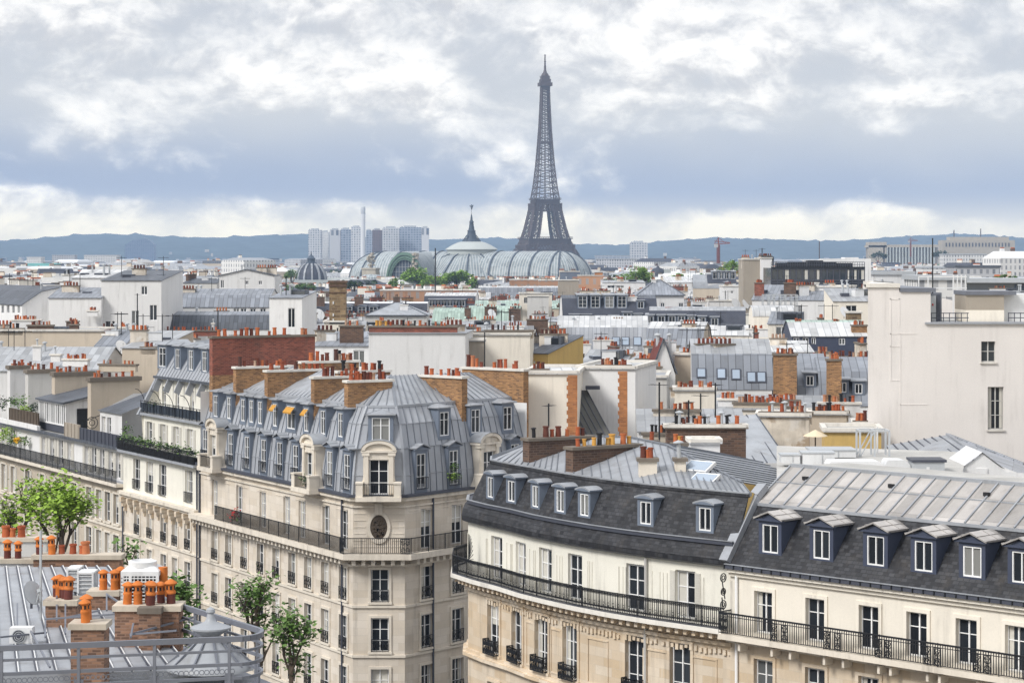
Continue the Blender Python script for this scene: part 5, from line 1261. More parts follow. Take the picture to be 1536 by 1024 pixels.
# ---------------------------------------------------------------- middle distance: one house at a time
OCC = []        # plan boxes already built on
VIS = [(290, 790, 640, 165), (185, 310, 620, 180), (-60, 190, 600, 200), (700, 1130, 690, 128), (1080, 1700, 700, 118), (1300, 1700, 640, 148)]   # (x0, x1, lowest visible row, depth)
def occupy(pts, pad=1.0):
    xs = [p[0] for p in pts]; ys = [p[1] for p in pts]; OCC.append((min(xs)-pad, max(xs)+pad, min(ys)-pad, max(ys)+pad))
for q in (PB+offset(PB, 11), [E0, G0, *offset([G0, E1], 11)], [(-3, 102), (25, 88), (31, 95), (14, 135)], [(PX(1302, 134), 134), (60, 150)], [(10, 100), (45, 130)]): occupy(q)
HOUSES = []
def profile_house(root, A, B, dep, prof, wall, strips, win=(), style='far', side=None, reveal=.18, over=.15, z0=0, sidewin=None, bm=None):
    """house on facade A-B (outside on the right), prof = [(depth, z)] front to back"""
    A, B = Vector(A[:2]), Vector(B[:2]); d = (B-A).normalized(); n = out_n(d); i = -n; L = (B-A).length; a = atan2(d.y, d.x)
    w = MB(); ze = prof[0][1]; ops = wall_holes(w, A, B, z0, ze, list(win), wall, reveal)
    w.use(side or wall)
    for e, q in ((A, 0), (B, 1)):
        p = [V(*e, z0)]+[V(*(e+i*dd), z) for dd, z in prof]+[V(*(e+i*prof[-1][0]), z0)]
        w.poly(*(p[::-1] if q else p))
    e0, e1 = A+i*prof[-1][0], B+i*prof[-1][0]; w.poly(V(*e1, z0), V(*e0, z0), V(*e0, prof[-1][1]), V(*e1, prof[-1][1])); w.build('wall', root)
    r = MB()
    for k, ((d0, za), (d1, zb)) in enumerate(zip(prof, prof[1:])):
        m = strips[min(k, len(strips)-1)]; r.use(m); ov = .12; s = V(*(d*ov), 0); up = V(0, 0, .07)
        q = [V(*(A+i*d0), za)-s, V(*(B+i*d0), za)+s, V(*(B+i*d1), zb)+s, V(*(A+i*d1), zb)-s]
        if k == 0 and d1 > .1: sl_ = (q[3]-q[0]).normalized()*over; q[0] = q[0]-sl_; q[1] = q[1]-sl_
        r.add([p+up for p in q]+q, [(0, 1, 2, 3), (4, 5, 1, 0), (5, 6, 2, 1), (7, 4, 0, 3)])
    r.build('roof', root)
    for u, ww, zb, zt in ops: p = A+d*u-n*(reveal-.06); window(root, TM((p.x, p.y, zb), a), ww, zt-zb, style)
    occupy([A, B, A+i*prof[-1][0], B+i*prof[-1][0]])
    return a, d, n
def H(label, x0, x1, ye, Y0, Y1=None, dep=11, roof='flat', rise=0, wall='white_wall', rm='zinc', win=(), chims=(), dorm=(), vb=None, mh=3.2, ins=1.2, up=None, side=None, name='house', style='far', parapet=True, group=None, skyl=()):
    """x0,x1: facade's picture columns at depths Y0,Y1; ye: eave row at x0; win: picture rectangles; chims: (xa, xb, ytop, back, material, pots, kinds)"""
    Y1 = Y0+((Y1 or Y0)-Y0)*(1.0 if x0 == -60 else .16); A = Vector((PX(x0, Y0), Y0)); B = Vector((PX(x1, Y1), Y1)); ze = PZ(ye, Y0); d = (B-A).normalized(); n = out_n(d); L = (B-A).length
    c = (A+B)/2-n*dep/2; root = thing(name, label, 'house' if name == 'house' else 'building', (c.x, c.y, 0), group)
    ws = []
    for xa, ya, xb, yb in win:
        pa, ua = on_line(A, B, xa); pb, ub = on_line(A, B, xb); Yc = (pa.y+pb.y)/2; ws.append(((ua+ub)/2, ub-ua, PZ(yb, Yc), PZ(ya, Yc)))
    if roof == 'flat': prof = [(0, ze), (dep, ze)]; st = [rm]
    elif roof == 'shed': prof = [(0, ze), (dep, ze+rise)]; st = [rm]
    elif roof == 'gable': prof = [(0, ze), (dep/2, ze+rise), (dep, ze)]; st = [rm]
    elif roof == 'mansard': prof = [(0, ze), (ins, ze+mh), (dep/2, ze+mh+rise), (dep-ins, ze+mh), (dep, ze)]; st = [rm, up or 'zinc_pale', up or 'zinc_pale', rm]
    elif roof == 'barrel': k = 7; prof = [(dep/2-dep/2*cos(pi*j/k), ze+rise*sin(pi*j/k)) for j in range(k+1)]; st = [rm]
    if roof == 'hip':
        w = MB(); wall_ops = wall_holes(w, A, B, 0, ze, ws, wall, .18); P4 = [A, B, B-n*dep, A-n*dep]; w.use(side or wall)
        for k in (1, 2, 3): a_, c_ = P4[k], P4[(k+1) % 4]; w.poly(V(*a_, 0), V(*c_, 0), V(*c_, ze), V(*a_, ze))
        w.build('wall', root); r = MB(); r.use(rm); o = .25; q = [V(*(A+n*o-d*o), ze), V(*(B+n*o+d*o), ze), V(*(B-n*(dep+o)+d*o), ze), V(*(A-n*(dep+o)-d*o), ze)]; hl = min(L, dep)*.45
        r1, r2 = V(*(A-n*dep/2+d*min(hl, L*.48)), ze+rise), V(*(B-n*dep/2-d*min(hl, L*.48)), ze+rise); r.poly(q[0], q[1], r2, r1); r.poly(q[2], q[3], r1, r2); r.poly(q[1], q[2], r2); r.poly(q[3], q[0], r1); r.use('zinc_dark')
        for a_, c_ in ((q[0], r1), (q[1], r2), (r1, r2), (q[0], q[1])): r.bar(a_, c_, .18)
        r.build('roof', root); a = atan2(d.y, d.x)
        for u, ww, zb, zt in wall_ops: p = A+d*u-n*.12; window(root, TM((p.x, p.y, zb), a), ww, zt-zb, style)
        occupy(P4)
    elif roof == 'gablef':
        w = MB(); mid = (A+B)/2; wall_ops = wall_holes(w, A, B, 0, ze, ws, wall, .18); w.use(wall); w.poly(V(*A, ze), V(*B, ze), V(*mid, ze+rise)); Ab, Bb, Mb = A-n*dep, B-n*dep, mid-n*dep
        w.use(side or wall); w.poly(V(*B, 0), V(*Bb, 0), V(*Bb, ze), V(*B, ze)); w.poly(V(*Ab, 0), V(*A, 0), V(*A, ze), V(*Ab, ze)); w.poly(V(*Bb, 0), V(*Ab, 0), V(*Ab, ze), V(*Mb, ze+rise), V(*Bb, ze)); w.build('wall', root)
        r = MB(); r.use(rm); o = n*.15; u_ = V(0, 0, .07); q = [V(*(A+o-d*.15), ze), V(*(mid+o), ze+rise), V(*(B+o+d*.15), ze), V(*Bb, ze), V(*Mb, ze+rise), V(*Ab, ze)]; q = [p+u_ for p in q]; r.poly(q[0], q[1], q[4], q[5]); r.poly(q[1], q[2], q[3], q[4]); r.use('zinc_dark'); r.bar(q[0], q[1], .12); r.bar(q[1], q[2], .12); r.build('roof', root); a = atan2(d.y, d.x)
        for u, ww, zb, zt in wall_ops: p = A+d*u-n*.12; window(root, TM((p.x, p.y, zb), a), ww, zt-zb, style)
        occupy([A, B, Ab, Bb])
    else:
        a, _, _ = profile_house(root, A, B, dep, prof, wall, st, ws, style, side)
        if roof == 'flat' and parapet:
            q = MB(); q.use('cap_pale')
            for e, f in ((A, B), (B, B-n*dep), (A-n*dep, A), (B-n*dep, A-n*dep)): q.bar((*e, ze+.15), (*f, ze+.15), .3, .22)
            q.build('parapet', root)
    for it in dorm:
        x, yb, w_, h_ = it[:4]; kind = it[4] if len(it) > 4 else 'lid'; cm = it[5] if len(it) > 5 else 'dormer_blue'
        p, u = on_line(A, B, x); z = PZ(yb, p.y); k = min(max((z-ze)/mh, 0), 1)*ins if roof == 'mansard' else 0
        q = on_line(A-n*(k-.05), B-n*(k-.05), x)[0]; dormer(root, (q.x, q.y, z), a, w_+.4, h_+.35, ins+1.0, kind, cm, 'zinc_plain', w_, h_, .15)
    for it in skyl:
        x, y, w_, h_ = it; p, u = on_line(A, B, x); z = PZ(y, p.y+ins*.5); k = (z-ze)/mh*ins; q = on_line(A-n*k, B-n*k, x)[0]; s = Vector((ins*-n.x, ins*-n.y, mh)).normalized(); ex = V(*d, 0); nn = ex.cross(s); b = MB(); b.use('iron_grey'); b.box(V(q.x, q.y, z)+nn*.06, (w_, h_, .14), axes=(ex, s, nn)); b.use('glass_sky'); b.box(V(q.x, q.y, z)+nn*.14, (w_-.2, h_-.2, .04), axes=(ex, s, nn)); b.build('skylight', root)
    for it in chims:
        xa, xb, yt, bk, m, np_ = it[:6]; kinds = it[6] if len(it) > 6 else 'aaabbc'; cap = it[7] if len(it) > 7 else ('cap_stone' if m[:5] != 'white' else 'cap_pale')
        pa, pb = on_line(A-n*bk, B-n*bk, xa)[0], on_line(A-n*bk, B-n*bk, xb)[0]; zt = PZ(yt, (pa.y+pb.y)/2); zb = min(ze-.3, zt-.6)
        chimney(root, pa, pb, zb, zt, .6, m, cap, np_, kinds, rng=CITY_RNG, scale=.85)
    if vb: VIS.append((x0, x1, vb, min(Y0, Y1)))
    if Y0 > 180 and dep > 6 and roof != 'hip': HOUSES.append((root, A, d, n, L, dep, ze+(rise if roof != 'mansard' else mh+rise)*.75))
    return root
W_, CR, BG = 'white_wall', 'cream_wall', 'beige_wall'
# left side
A_ = (0, 0)
H('white gabled house with dark mansard roof and small dormer windows facing left', -60, 33, 452, 312, 288, 11, 'mansard', .6, W_, 'zinc_dark', [(2+k*8, 458, 6+k*8, 470) for k in range(4)], mh=1.7, ins=2.6, up='zinc_dark', vb=497)
H('tall white house with sloping roof edge and three dark windows, beside the zinc hall', 152, 242, 421, 284, 280, 12, 'shed', 1.2, W_, 'zinc_dark', [(212, 429, 221, 442), (197.5, 466, 208.5, 490), (224.5, 457.5, 235.5, 480.5)], [], vb=505)
H('white wing with pale seamed zinc lid attached to the tall white house', 108, 166, 417, 292, 290, 9, 'shed', 1.0, W_, 'zinc_white', [(107, 424, 110, 432)], [(94, 106, 413, -1.5, W_, 3, 'kkw')], vb=440)
H('low white house part with striped dark zinc slope below the white wing', 73, 152, 447, 283, 282, 7, 'shed', 1.2, W_, 'zinc', [], [(131, 147, 467, -1.0, W_, 4, 'aaa'), (100, 118, 483, -2.0, 'brick_brown', 5, 'aab')], vb=500)
H('long white hall with zinc mansard roof and a strip of small windows', 243, 404, 460, 300, 300, 12, 'mansard', .8, W_, 'zinc', [(x, 462, x+9, 468) for x in (350, 361, 375, 390)], mh=1.5, ins=1.6, up='zinc', vb=473)
H('lower zinc-roofed gallery in front of the long white hall', 243, 424, 493, 288, 288, 9, 'mansard', .4, W_, 'zinc_dark', [(383, 495, 390, 507)], [(244, 330, 497, -3, 'brick_red', 14, 'aaab'), (318, 321, 486, -2, W_, 1, 'w')], mh=1.7, ins=1.6, up='zinc', vb=508)
H('white gabled house with two tiny square windows beyond the long zinc hall', 329, 412, 414, 385, 385, 12, 'gablef', 1.1, W_, 'zinc_dark', [(331, 420, 336, 432), (368, 421, 373, 427), (388, 421, 393, 427)], [], vb=440)
H('white house with one tall grilled window beside the long zinc hall', 404, 453, 447, 276, 274, 11, 'shed', .7, W_, 'zinc', [(432, 462, 442.5, 491)], [], vb=505)
H('long beige party wall with a row of chimney pots at the far left', -70, 156, 497, 240, 236, 9, 'flat', 0, BG, 'zinc_plain', [], [(18, 62, 481, 2, W_, 10, 'aab'), (42, 80, 489, 1, 'brick_brown', 8, 'aab'), (105, 118, 488, 2, 'brick_brown', 6, 'abb'), (0, 35, 494, .3, BG, 6, 'kka'), (150, 192, 492, 1.5, W_, 9, 'abk')], vb=540)
H('small white house with broad pale zinc roof and satellite dish', 143, 186, 519, 225, 222, 9, 'gable', 1.5, W_, 'zinc', [(152, 522, 158, 530), (165, 522, 171, 530)], [(155, 173, 503, 3, W_, 4, 'aab')], vb=545)
H('beige house end with zinc roof and orange pots left of the planted terraces', 183, 236, 522, 218, 212, 9, 'shed', 1.4, BG, 'zinc_pale', [], [(213, 235, 522, .3, BG, 8, 'aaa'), (150, 205, 548, -5, BG, 9, 'aab'), (96, 133, 540, -6, W_, 9, 'aab'), (78, 92, 533, -5, W_, 1, 'w')], vb=560)
H('low zinc roof crowded with little orange pots and a white vent at far left', -70, 150, 556, 214, 212, 14, 'gable', 2.0, W_, 'zinc_pale', [], [(12, 60, 552, 1, W_, 7, 'aab'), (66, 125, 548, 4, BG, 9, 'aaab'), (128, 200, 556, 2, 'grey_wall', 9, 'aaak'), (50, 62, 520, 3, W_, 1, 'w')], vb=572)
# centre
H('white house with two tall windows under a zinc shed roof, between the brick chimneys', 470, 556, 519, 208, 206, 10, 'shed', 1.0, W_, 'zinc', [(500, 525, 512.5, 545), (530, 525, 547, 551)], [(510, 545, 490, 2, 'brick_brown', 3, 'kab')], vb=570)
H('large blank white party wall topped with a long brick chimney strip', 553, 698, 500, 196, 193, 9, 'flat', 0, W_, 'zinc_plain', [], [(554, 686, 491, 1.2, 'brick_red', 15, 'aabky')], vb=575, parapet=False)
H('cream and white blank wall with a fixed ladder beside the large white wall', 697, 795, 503, 205, 203, 9, 'flat', 0, CR, 'zinc_plain', [], [(712, 725, 499, 1, 'brick_brown', 2, 'ab'), (728, 800, 497, 1.4, 'beige_wall', 6, 'caak')], vb=560)
H('slim beige chimney block with pipes against the cream wall', 698, 727, 512, 200, 200, 2.2, 'flat', 0, 'brown_wall', 'zinc_plain', [], [], vb=560)
H('ochre gable end beside scaffolding, right of the cream blank wall', 792, 822, 530, 212, 206, 8, 'shed', 1.5, 'ochre_wall', 'zinc_dark', [(800, 541, 803, 545)], [], vb=545)
H('pale blank wall with orange brick quoins, right of the dome', 789, 866, 561, 152, 150, 9, 'flat', 0, CR, 'zinc_white', [], [(795, 822, 556, 2, CR, 4, 'aab')], vb=645)
H('taller white blank wall with brick quoins and a slab chimney edge', 866, 953, 553, 158, 152, 9, 'flat', 0, W_, 'zinc_white', [], [(896, 945, 550, .8, CR, 10, 'kabab')], vb=640)
def quoins():
    for x0, x1, y0, y1, Y, lab in ((852, 866, 563, 645, 149.7, 'lower'), (929, 941, 557, 645, 152.2, 'upper')):
        root = thing('brick_quoin_pier', 'orange brick pier with toothed edge on the %s pale blank wall right of the dome' % ('first' if lab == 'lower' else 'second'), 'brick pier', P((x0+x1)/2, y1, Y)); b = MB(); b.use('brick_orange'); X0, X1 = PX(x0, Y), PX(x1, Y); z, zt = PZ(y1+20, Y), PZ(y0, Y); k = 0
        while z < zt-.1: b.bx(X0-(.09 if k % 2 else 0), X1, Y-.12, Y+.3, z, min(z+.28, zt)); z += .28; k += 1
        b.build('masonry', root)
quoins()
def dark_slope():
    root = thing('lean_to_roof', 'steep dark seamed lean-to roof between the two brick quoined walls', 'roof', P(885, 650, 154)); b = MB(); a, c, d, e = P(838, 654, 152.7), P(917, 654, 152.7), P(880, 585, 156.6), P(801, 585, 156.6); b.use('asphalt_roof'); b.poly(a, c, d, e); seams(b, a, c, d, e, .42, 'iron_grey', .05, .06); b.poly(c, V(c.x, 157, c.z), d); b.build('skin', root); w = MB(); w.use('white_wall'); w.poly(V(a.x, a.y, 0), V(c.x, c.y, 0), c, a); w.build('wall', root)
    b = MB(); b.use('iron_grey'); p = P(889, 581, 156.2); b.box(p, (1.0, .9, .24)); b.build('lid', root)
dark_slope()
H('grey rendered wall with grey coping beneath the pale yellow house', 941, 1000, 567, 178, 176, 8, 'flat', 0, 'grey_wall', 'zinc_plain', [], [(951, 985, 615, -4, 'stained_wall', 11, 'yaah')], vb=640)
H('pale yellow house with a plain wall behind the brick quoined walls', 945, 1000, 541, 200, 194, 8, 'shed', .8, 'yellow_wall', 'zinc_plain', [], [(955, 998, 540, .6, CR, 11, 'aab')], vb=565)
H('dark red tiled gable with small chimney beside the pale yellow house', 978, 1013, 562, 188, 188, 9, 'gablef', 3.0, W_, 'tile_red', [], [(985, 992, 552, -.6, 'stone_grey', 1, 'a')], vb=570)
H('beige rendered house end with whitish quoins left of the skylit zinc mansard', 1012, 1052, 533, 190, 186, 10, 'flat', 0, BG, 'zinc_plain', [], [(1020, 1080, 531, 1, BG, 10, 'aaab')], vb=595)
H('blue-grey zinc mansard with a row of skylights above a white wall', 1040, 1158, 582, 182, 180, 12, 'mansard', 1.1, W_, 'zinc', [], [], mh=2.7, ins=1.6, up='zinc_pale', vb=600, skyl=[(1052, 560, .8, .9), (1082, 561, .8, 1.0), (1104, 562, .8, 1.0), (1127, 566, .8, 1.0), (1142, 566, .8, 1.0)])
H('curved zinc roof with one small dormer between the two ochre brick chimney walls', 1166, 1240, 599, 178, 176, 12, 'mansard', 1.0, W_, 'zinc', [], [(1160, 1195, 533, -.25, 'brick_ochre', 11, 'aaa')], [(1215, 582, .6, .8)], mh=2.4, ins=2.2, up='zinc', vb=607)
H('curved zinc roof with two small dormers next to the tall blank building', 1232, 1318, 607, 176, 174, 12, 'mansard', 1.0, W_, 'zinc', [], [(1240, 1262, 541, -.25, 'brick_ochre', 9, 'aaab')], [(1264, 592, .6, .8), (1288, 594, .6, .8)], mh=2.5, ins=2.4, up='zinc', vb=610)
H('low zinc roofs with three rows of orange pots before the skylit mansard', 1030, 1240, 614, 168, 160, 8, 'shed', .6, CR, 'zinc_pale', [], [(1077, 1106, 600, 1.5, W_, 6, 'aaab'), (1100, 1180, 606, 1.0, BG, 13, 'aaac'), (1148, 1200, 602, 3.5, BG, 9, 'aaab'), (1180, 1206, 612, -2.0, CR, 8, 'aab')], vb=625)
H('buff chimney block with crowded pots in front of the curved zinc roofs', 1212, 1270, 622, 150, 149, 3, 'flat', 0, BG, 'zinc_plain', [], [(1213, 1272, 619, .5, BG, 15, 'aabbk'), (1228, 1290, 606, 2, W_, 8, 'ckab')], vb=640)
H('small chimney block packed with red pots against the tall blank building', 1280, 1304, 638, 146, 145, 3, 'flat', 0, CR, 'zinc_plain', [], [(1281, 1303, 634, .5, CR, 8, 'aac')], vb=645)
H('stained peeling party wall with a dozen pots along its crest', 1136, 1214, 625, 139, 136, 3, 'flat', 0, 'stained_wall', 'zinc_plain', [], [(1140, 1218, 621, .6, 'stained_wall', 13, 'aaakw')], vb=695)
def zinc_slope():
    root = thing('zinc_lean_to', 'bright steep zinc slope leaning on the stained peeling wall', 'roof', P(1120, 690, 131)); b = MB(); a, c, d, e = P(1084, 694, 129), P(1184, 694, 129), P(1134, 621, 137), P(1046, 628, 138.5); b.use('zinc_plain'); b.poly(a, c, d, e); seams(b, a, c, d, e, .62, 'zinc_dark', .06, .06); p = a.lerp(d, .52)+V(0, -.12, .1); b.use('iron_grey'); b.box(p, (.5, .4, .12)); b.build('skin', root); w = MB(); w.use('white_wall'); w.poly(V(a.x, a.y, 0), V(c.x, c.y, 0), c, a); w.poly(V(c.x, c.y, 0), V(d.x, d.y, 0), d, c); w.build('wall', root); VIS.append((1060, 1180, 694, 129)); occupy([a, c, d, e])
zinc_slope()
H('ochre plastered terrace wall with a white coping', 1237, 1322, 648, 130, 128, 4, 'flat', 0, 'ochre_wall', 'gravel_roof', [], [], vb=680)
H('cream chimney block with twin panels before the low pot-lined roofs', 1012, 1072, 586, 158, 157, 2.5, 'flat', 0, CR, 'zinc_plain', [], [(1006, 1074, 584, .5, 'stained_wall', 14, 'aaab')], vb=625)
H('zinc roof strip with dark brick chimneys and many pots above the curved slate building', 958, 1120, 648, 141, 139, 8, 'shed', .9, W_, 'zinc_pale', [], [(1000, 1105, 640, .5, 'brick_brown', 12, 'kabkk'), (964, 1006, 652, -2, 'stone_grey', 6, 'akak'), (1086, 1120, 638, 1.5, 'brick_brown', 4, 'kab'), (980, 1050, 617, 5.5, 'stained_wall', 8, 'aab')], vb=668)
H('dark sooty brick chimney wall with many cowls and aerials behind the curved building', 1000, 1119, 643, 125.5, 125.5, 1.0, 'flat', 0, 'brick_brown', 'cap_stone', [], [(1002, 1116, 640, .5, 'brick_brown', 14, 'kabkw')], vb=690)
H('little white roof hut with a flat lid among the dark chimneys', 1036, 1080, 665, 122.5, 122.5, 2, 'flat', 0, W_, 'metal_white', [], [(1008, 1030, 668, -1.0, 'stone_grey', 3, 'ayk')], vb=680)
# dark slate ranges, copper roofs, pavilion
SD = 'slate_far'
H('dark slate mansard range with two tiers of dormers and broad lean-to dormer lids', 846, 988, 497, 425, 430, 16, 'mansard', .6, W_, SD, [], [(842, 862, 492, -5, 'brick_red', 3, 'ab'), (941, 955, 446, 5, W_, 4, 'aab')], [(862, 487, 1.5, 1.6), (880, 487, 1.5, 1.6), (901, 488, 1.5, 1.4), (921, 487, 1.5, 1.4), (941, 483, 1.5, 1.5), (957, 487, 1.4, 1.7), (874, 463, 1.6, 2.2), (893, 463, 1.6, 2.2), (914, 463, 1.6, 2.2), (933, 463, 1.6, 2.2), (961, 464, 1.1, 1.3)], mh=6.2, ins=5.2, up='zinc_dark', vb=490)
H('white pavilion under a dark hipped zinc pyramid roof with two small windows', 956, 1026, 443, 440, 440, 14, 'hip', 3.0, W_, 'zinc', [(991, 454, 997, 461), (1018, 454, 1025, 461)], [(977, 984, 420, 6, W_, 2, 'aa')], vb=464)
H('low dark slate range with a row of seven little dormers and a white gable end', 974, 1118, 497, 415, 405, 12, 'mansard', .7, W_, SD, [], [], [(975, 486, 1.2, 1.3), (992, 486, 1.2, 1.3), (1008, 486, 1.2, 1.3), (1022, 486, 1.2, 1.3), (1037, 487, 1.2, 1.3), (1053, 488, 1.2, 1.3), (1072, 489, 1.2, 1.3)], mh=3.8, ins=3.0, up='zinc_pale', vb=500)
H('pale blue zinc mansard with square roof lights below the dark slate range', 836, 972, 524, 330, 326, 14, 'mansard', 1.6, W_, 'zinc_blue', [], [(870, 886, 517, -8, W_, 5, 'aab'), (890, 920, 511, -6, W_, 9, 'aab'), (880, 930, 495, 8, BG, 8, 'aaa'), (852, 880, 492, 8, 'brick_red', 7, 'aaa')], mh=3.2, ins=1.6, up='zinc_white', vb=525, skyl=[(848, 512, 1.2, 1.4), (862, 513, 1.2, 1.4), (924, 512, 1.2, 1.4), (938, 512, 1.2, 1.4), (956, 512, 1.2, 1.4)])
H('green copper roof with a white chimney and pots, left one of the copper pair', 648, 697, 486, 415, 412, 12, 'mansard', .5, 'stone_grey', 'copper', [], [(664, 690, 480, -3, W_, 7, 'aab'), (697, 706, 463, 2, 'brick_brown', 2, 'ab')], mh=2.4, ins=3.0, up='copper', vb=490)
H('green copper roof with a brick chimney stack, right one of the copper pair', 700, 778, 486, 418, 415, 14, 'mansard', .5, 'stone_grey', 'copper', [], [(763, 781, 464, -2, 'brick_brown', 7, 'kab'), (727, 745, 461, 2, 'brick_brown', 6, 'ab'), (697, 717, 480, -4, W_, 7, 'aab')], mh=2.8, ins=3.2, up='copper', vb=490)
H('pale green copper flat roof behind the copper pair', 712, 860, 463, 500, 500, 18, 'shed', 1.5, 'stone_grey', 'copper', [], [(795, 822, 468, -6, 'brick_brown', 10, 'aab'), (835, 852, 458, 2, 'brick_brown', 6, 'abb')], vb=470)
H('stone house with arched roof panel and quoined gable beside the copper roofs', 779, 828, 441, 470, 470, 10, 'flat', 0, CR, 'zinc_plain', [(786, 446, 792, 455)], [(766, 782, 459, -1, W_, 6, 'aab')], vb=462)
H('flat grey panel house front in the quoined cream gable', 791, 823, 445, 466, 466, 2, 'flat', 0, 'grey_wall', 'zinc_dark', [], [], vb=460)
H('brown tall stone chimney tower house base behind the big brick wall', 486, 530, 484, 262, 262, 6, 'flat', 0, CR, 'zinc_plain', [], [], vb=505)
def stone_tower():
    Y = 262; root = thing('chimney_tower', 'tall brown rubble stone chimney tower with dark capping', 'chimney', P(506, 484, Y)); b = MB(); b.use('rubble'); b.bx(PX(494, Y), PX(518.5, Y), Y, Y+1.6, PZ(486, Y), PZ(424, Y)); b.build('shaft', root); b = MB(); b.use('black'); b.mats[0] = 'brick_brown'
    for ya, yb, e in ((421, 424, 2), (426, 430, 1), (438, 439.5, .6)): b.bx(PX(494-e, Y), PX(518.5+e, Y), Y-.12*e, Y+1.6+.1*e, PZ(yb, Y), PZ(ya, Y))
    b.build('cap', root); b = MB(); b.use('metal_white')
    for y in (470, 452, 478): b.bx(PX(499, Y), PX(501, Y), Y-.12, Y, PZ(y+4, Y), PZ(y, Y))
    b.build('bracket', root)
stone_tower()
H('long dark slate mansard with round-headed dormers and a white flat top', 452, 640, 476, 520, 520, 14, 'mansard', .3, W_, SD, [], [(475, 487, 446, 2, 'brick_brown', 2, 'kb'), (532, 545, 446, 2, 'brick_brown', 2, 'kb'), (590, 600, 446, 2, 'brick_brown', 2, 'bk')], [(522, 474, 1.8, 2.0, 'arch'), (543, 474, 1.8, 2.0, 'arch'), (560, 474, 1.8, 2.0, 'arch')], mh=3.2, ins=2.2, up='metal_white', vb=472)
H('grey tented zinc roof of a low hall behind the large white party wall', 548, 640, 473, 400, 400, 14, 'hip', 2.2, 'grey_wall', 'zinc_plain', [], [(600, 612, 458, 3, W_, 2, 'kw')], vb=480)
H('brick and white window front under a flat white roof in the middle distance', 570, 720, 436, 640, 640, 14, 'flat', 0, 'far_brick', 'metal_white', [], [], vb=446)
H('slate roofed range with dark dormers behind the copper roofs', 636, 712, 462, 560, 555, 14, 'mansard', .8, W_, SD, [], [(640, 668, 460, -3, 'stone_grey', 8, 'aab'), (700, 712, 451, 1, 'brick_red', 5, 'aaa')], [(648+k*9, 460, 1.4, 1.5) for k in range(6)], mh=3.0, ins=2.0, up='zinc_white', vb=460)
H('white sloping zinc roof with skylight before the trees', 668, 735, 449, 600, 600, 16, 'shed', 1.6, W_, 'zinc_white', [], [], vb=455)
H('long grey stone range with rows of tall windows beneath the glass palace', 718, 842, 446, 690, 690, 14, 'mansard', .4, 'far_grey', 'zinc', [], [], mh=3.0, ins=1.5, up='zinc_white', vb=446)
H('orange-tan terrace house with a white oval canopy below the glass palace', 764, 812, 420, 830, 830, 14, 'flat', 0, 'far_brick', 'metal_white', [], [], vb=430)
H('orange-tan terrace pavilion with dark window bays, beside the oval canopy house', 808, 840, 421, 800, 800, 12, 'flat', 0, 'far_brick', 'metal_white', [], [], vb=430)
H('grey windowless concrete block with a climbing green strip', 838, 868, 421, 640, 640, 12, 'flat', 0, 'brown_wall', 'zinc_plain', [], [], vb=446)
H('sky blue boxy roof plant room below the end of the glass palace', 840, 870, 408, 760, 760, 10, 'flat', 0, 'dormer_blue', 'zinc_plain', [], [], vb=423)
H('tan brick house with a rounded turret corner, right of the glass palace', 868, 905, 414, 720, 720, 12, 'flat', 0, 'far_brick', 'zinc_pale', [], [(892, 904, 409, 1, 'brick_orange', 0)], vb=432)
H('long pale blue flat roofed house beneath the round bright tree', 904, 968, 424, 600, 600, 14, 'shed', .5, W_, 'zinc_pale', [(911, 428, 922, 432), (925, 428, 936, 432)], [], vb=436)
H('white zinc-roofed hall right of the round bright tree', 1000, 1056, 424, 640, 640, 16, 'shed', 1.6, W_, 'zinc_white', [], [], vb=432)
H('round-ended beige gable house below the row of bright trees', 1040, 1092, 432, 560, 556, 14, 'barrel', 3.4, BG, 'zinc_plain', [], [], vb=448)
H('white flat roofed annexe with twin satellite dishes near the slate range', 1063, 1102, 452, 480, 480, 10, 'flat', 0, W_, 'metal_white', [], [(1040, 1060, 453, 0, W_, 5, 'aab')], vb=465)
H('white box house with small window strips left of the beige tower block', 1085, 1130, 430, 520, 520, 10, 'flat', 0, W_, 'metal_white', [(1096, 436, 1100, 440)], [], vb=446)
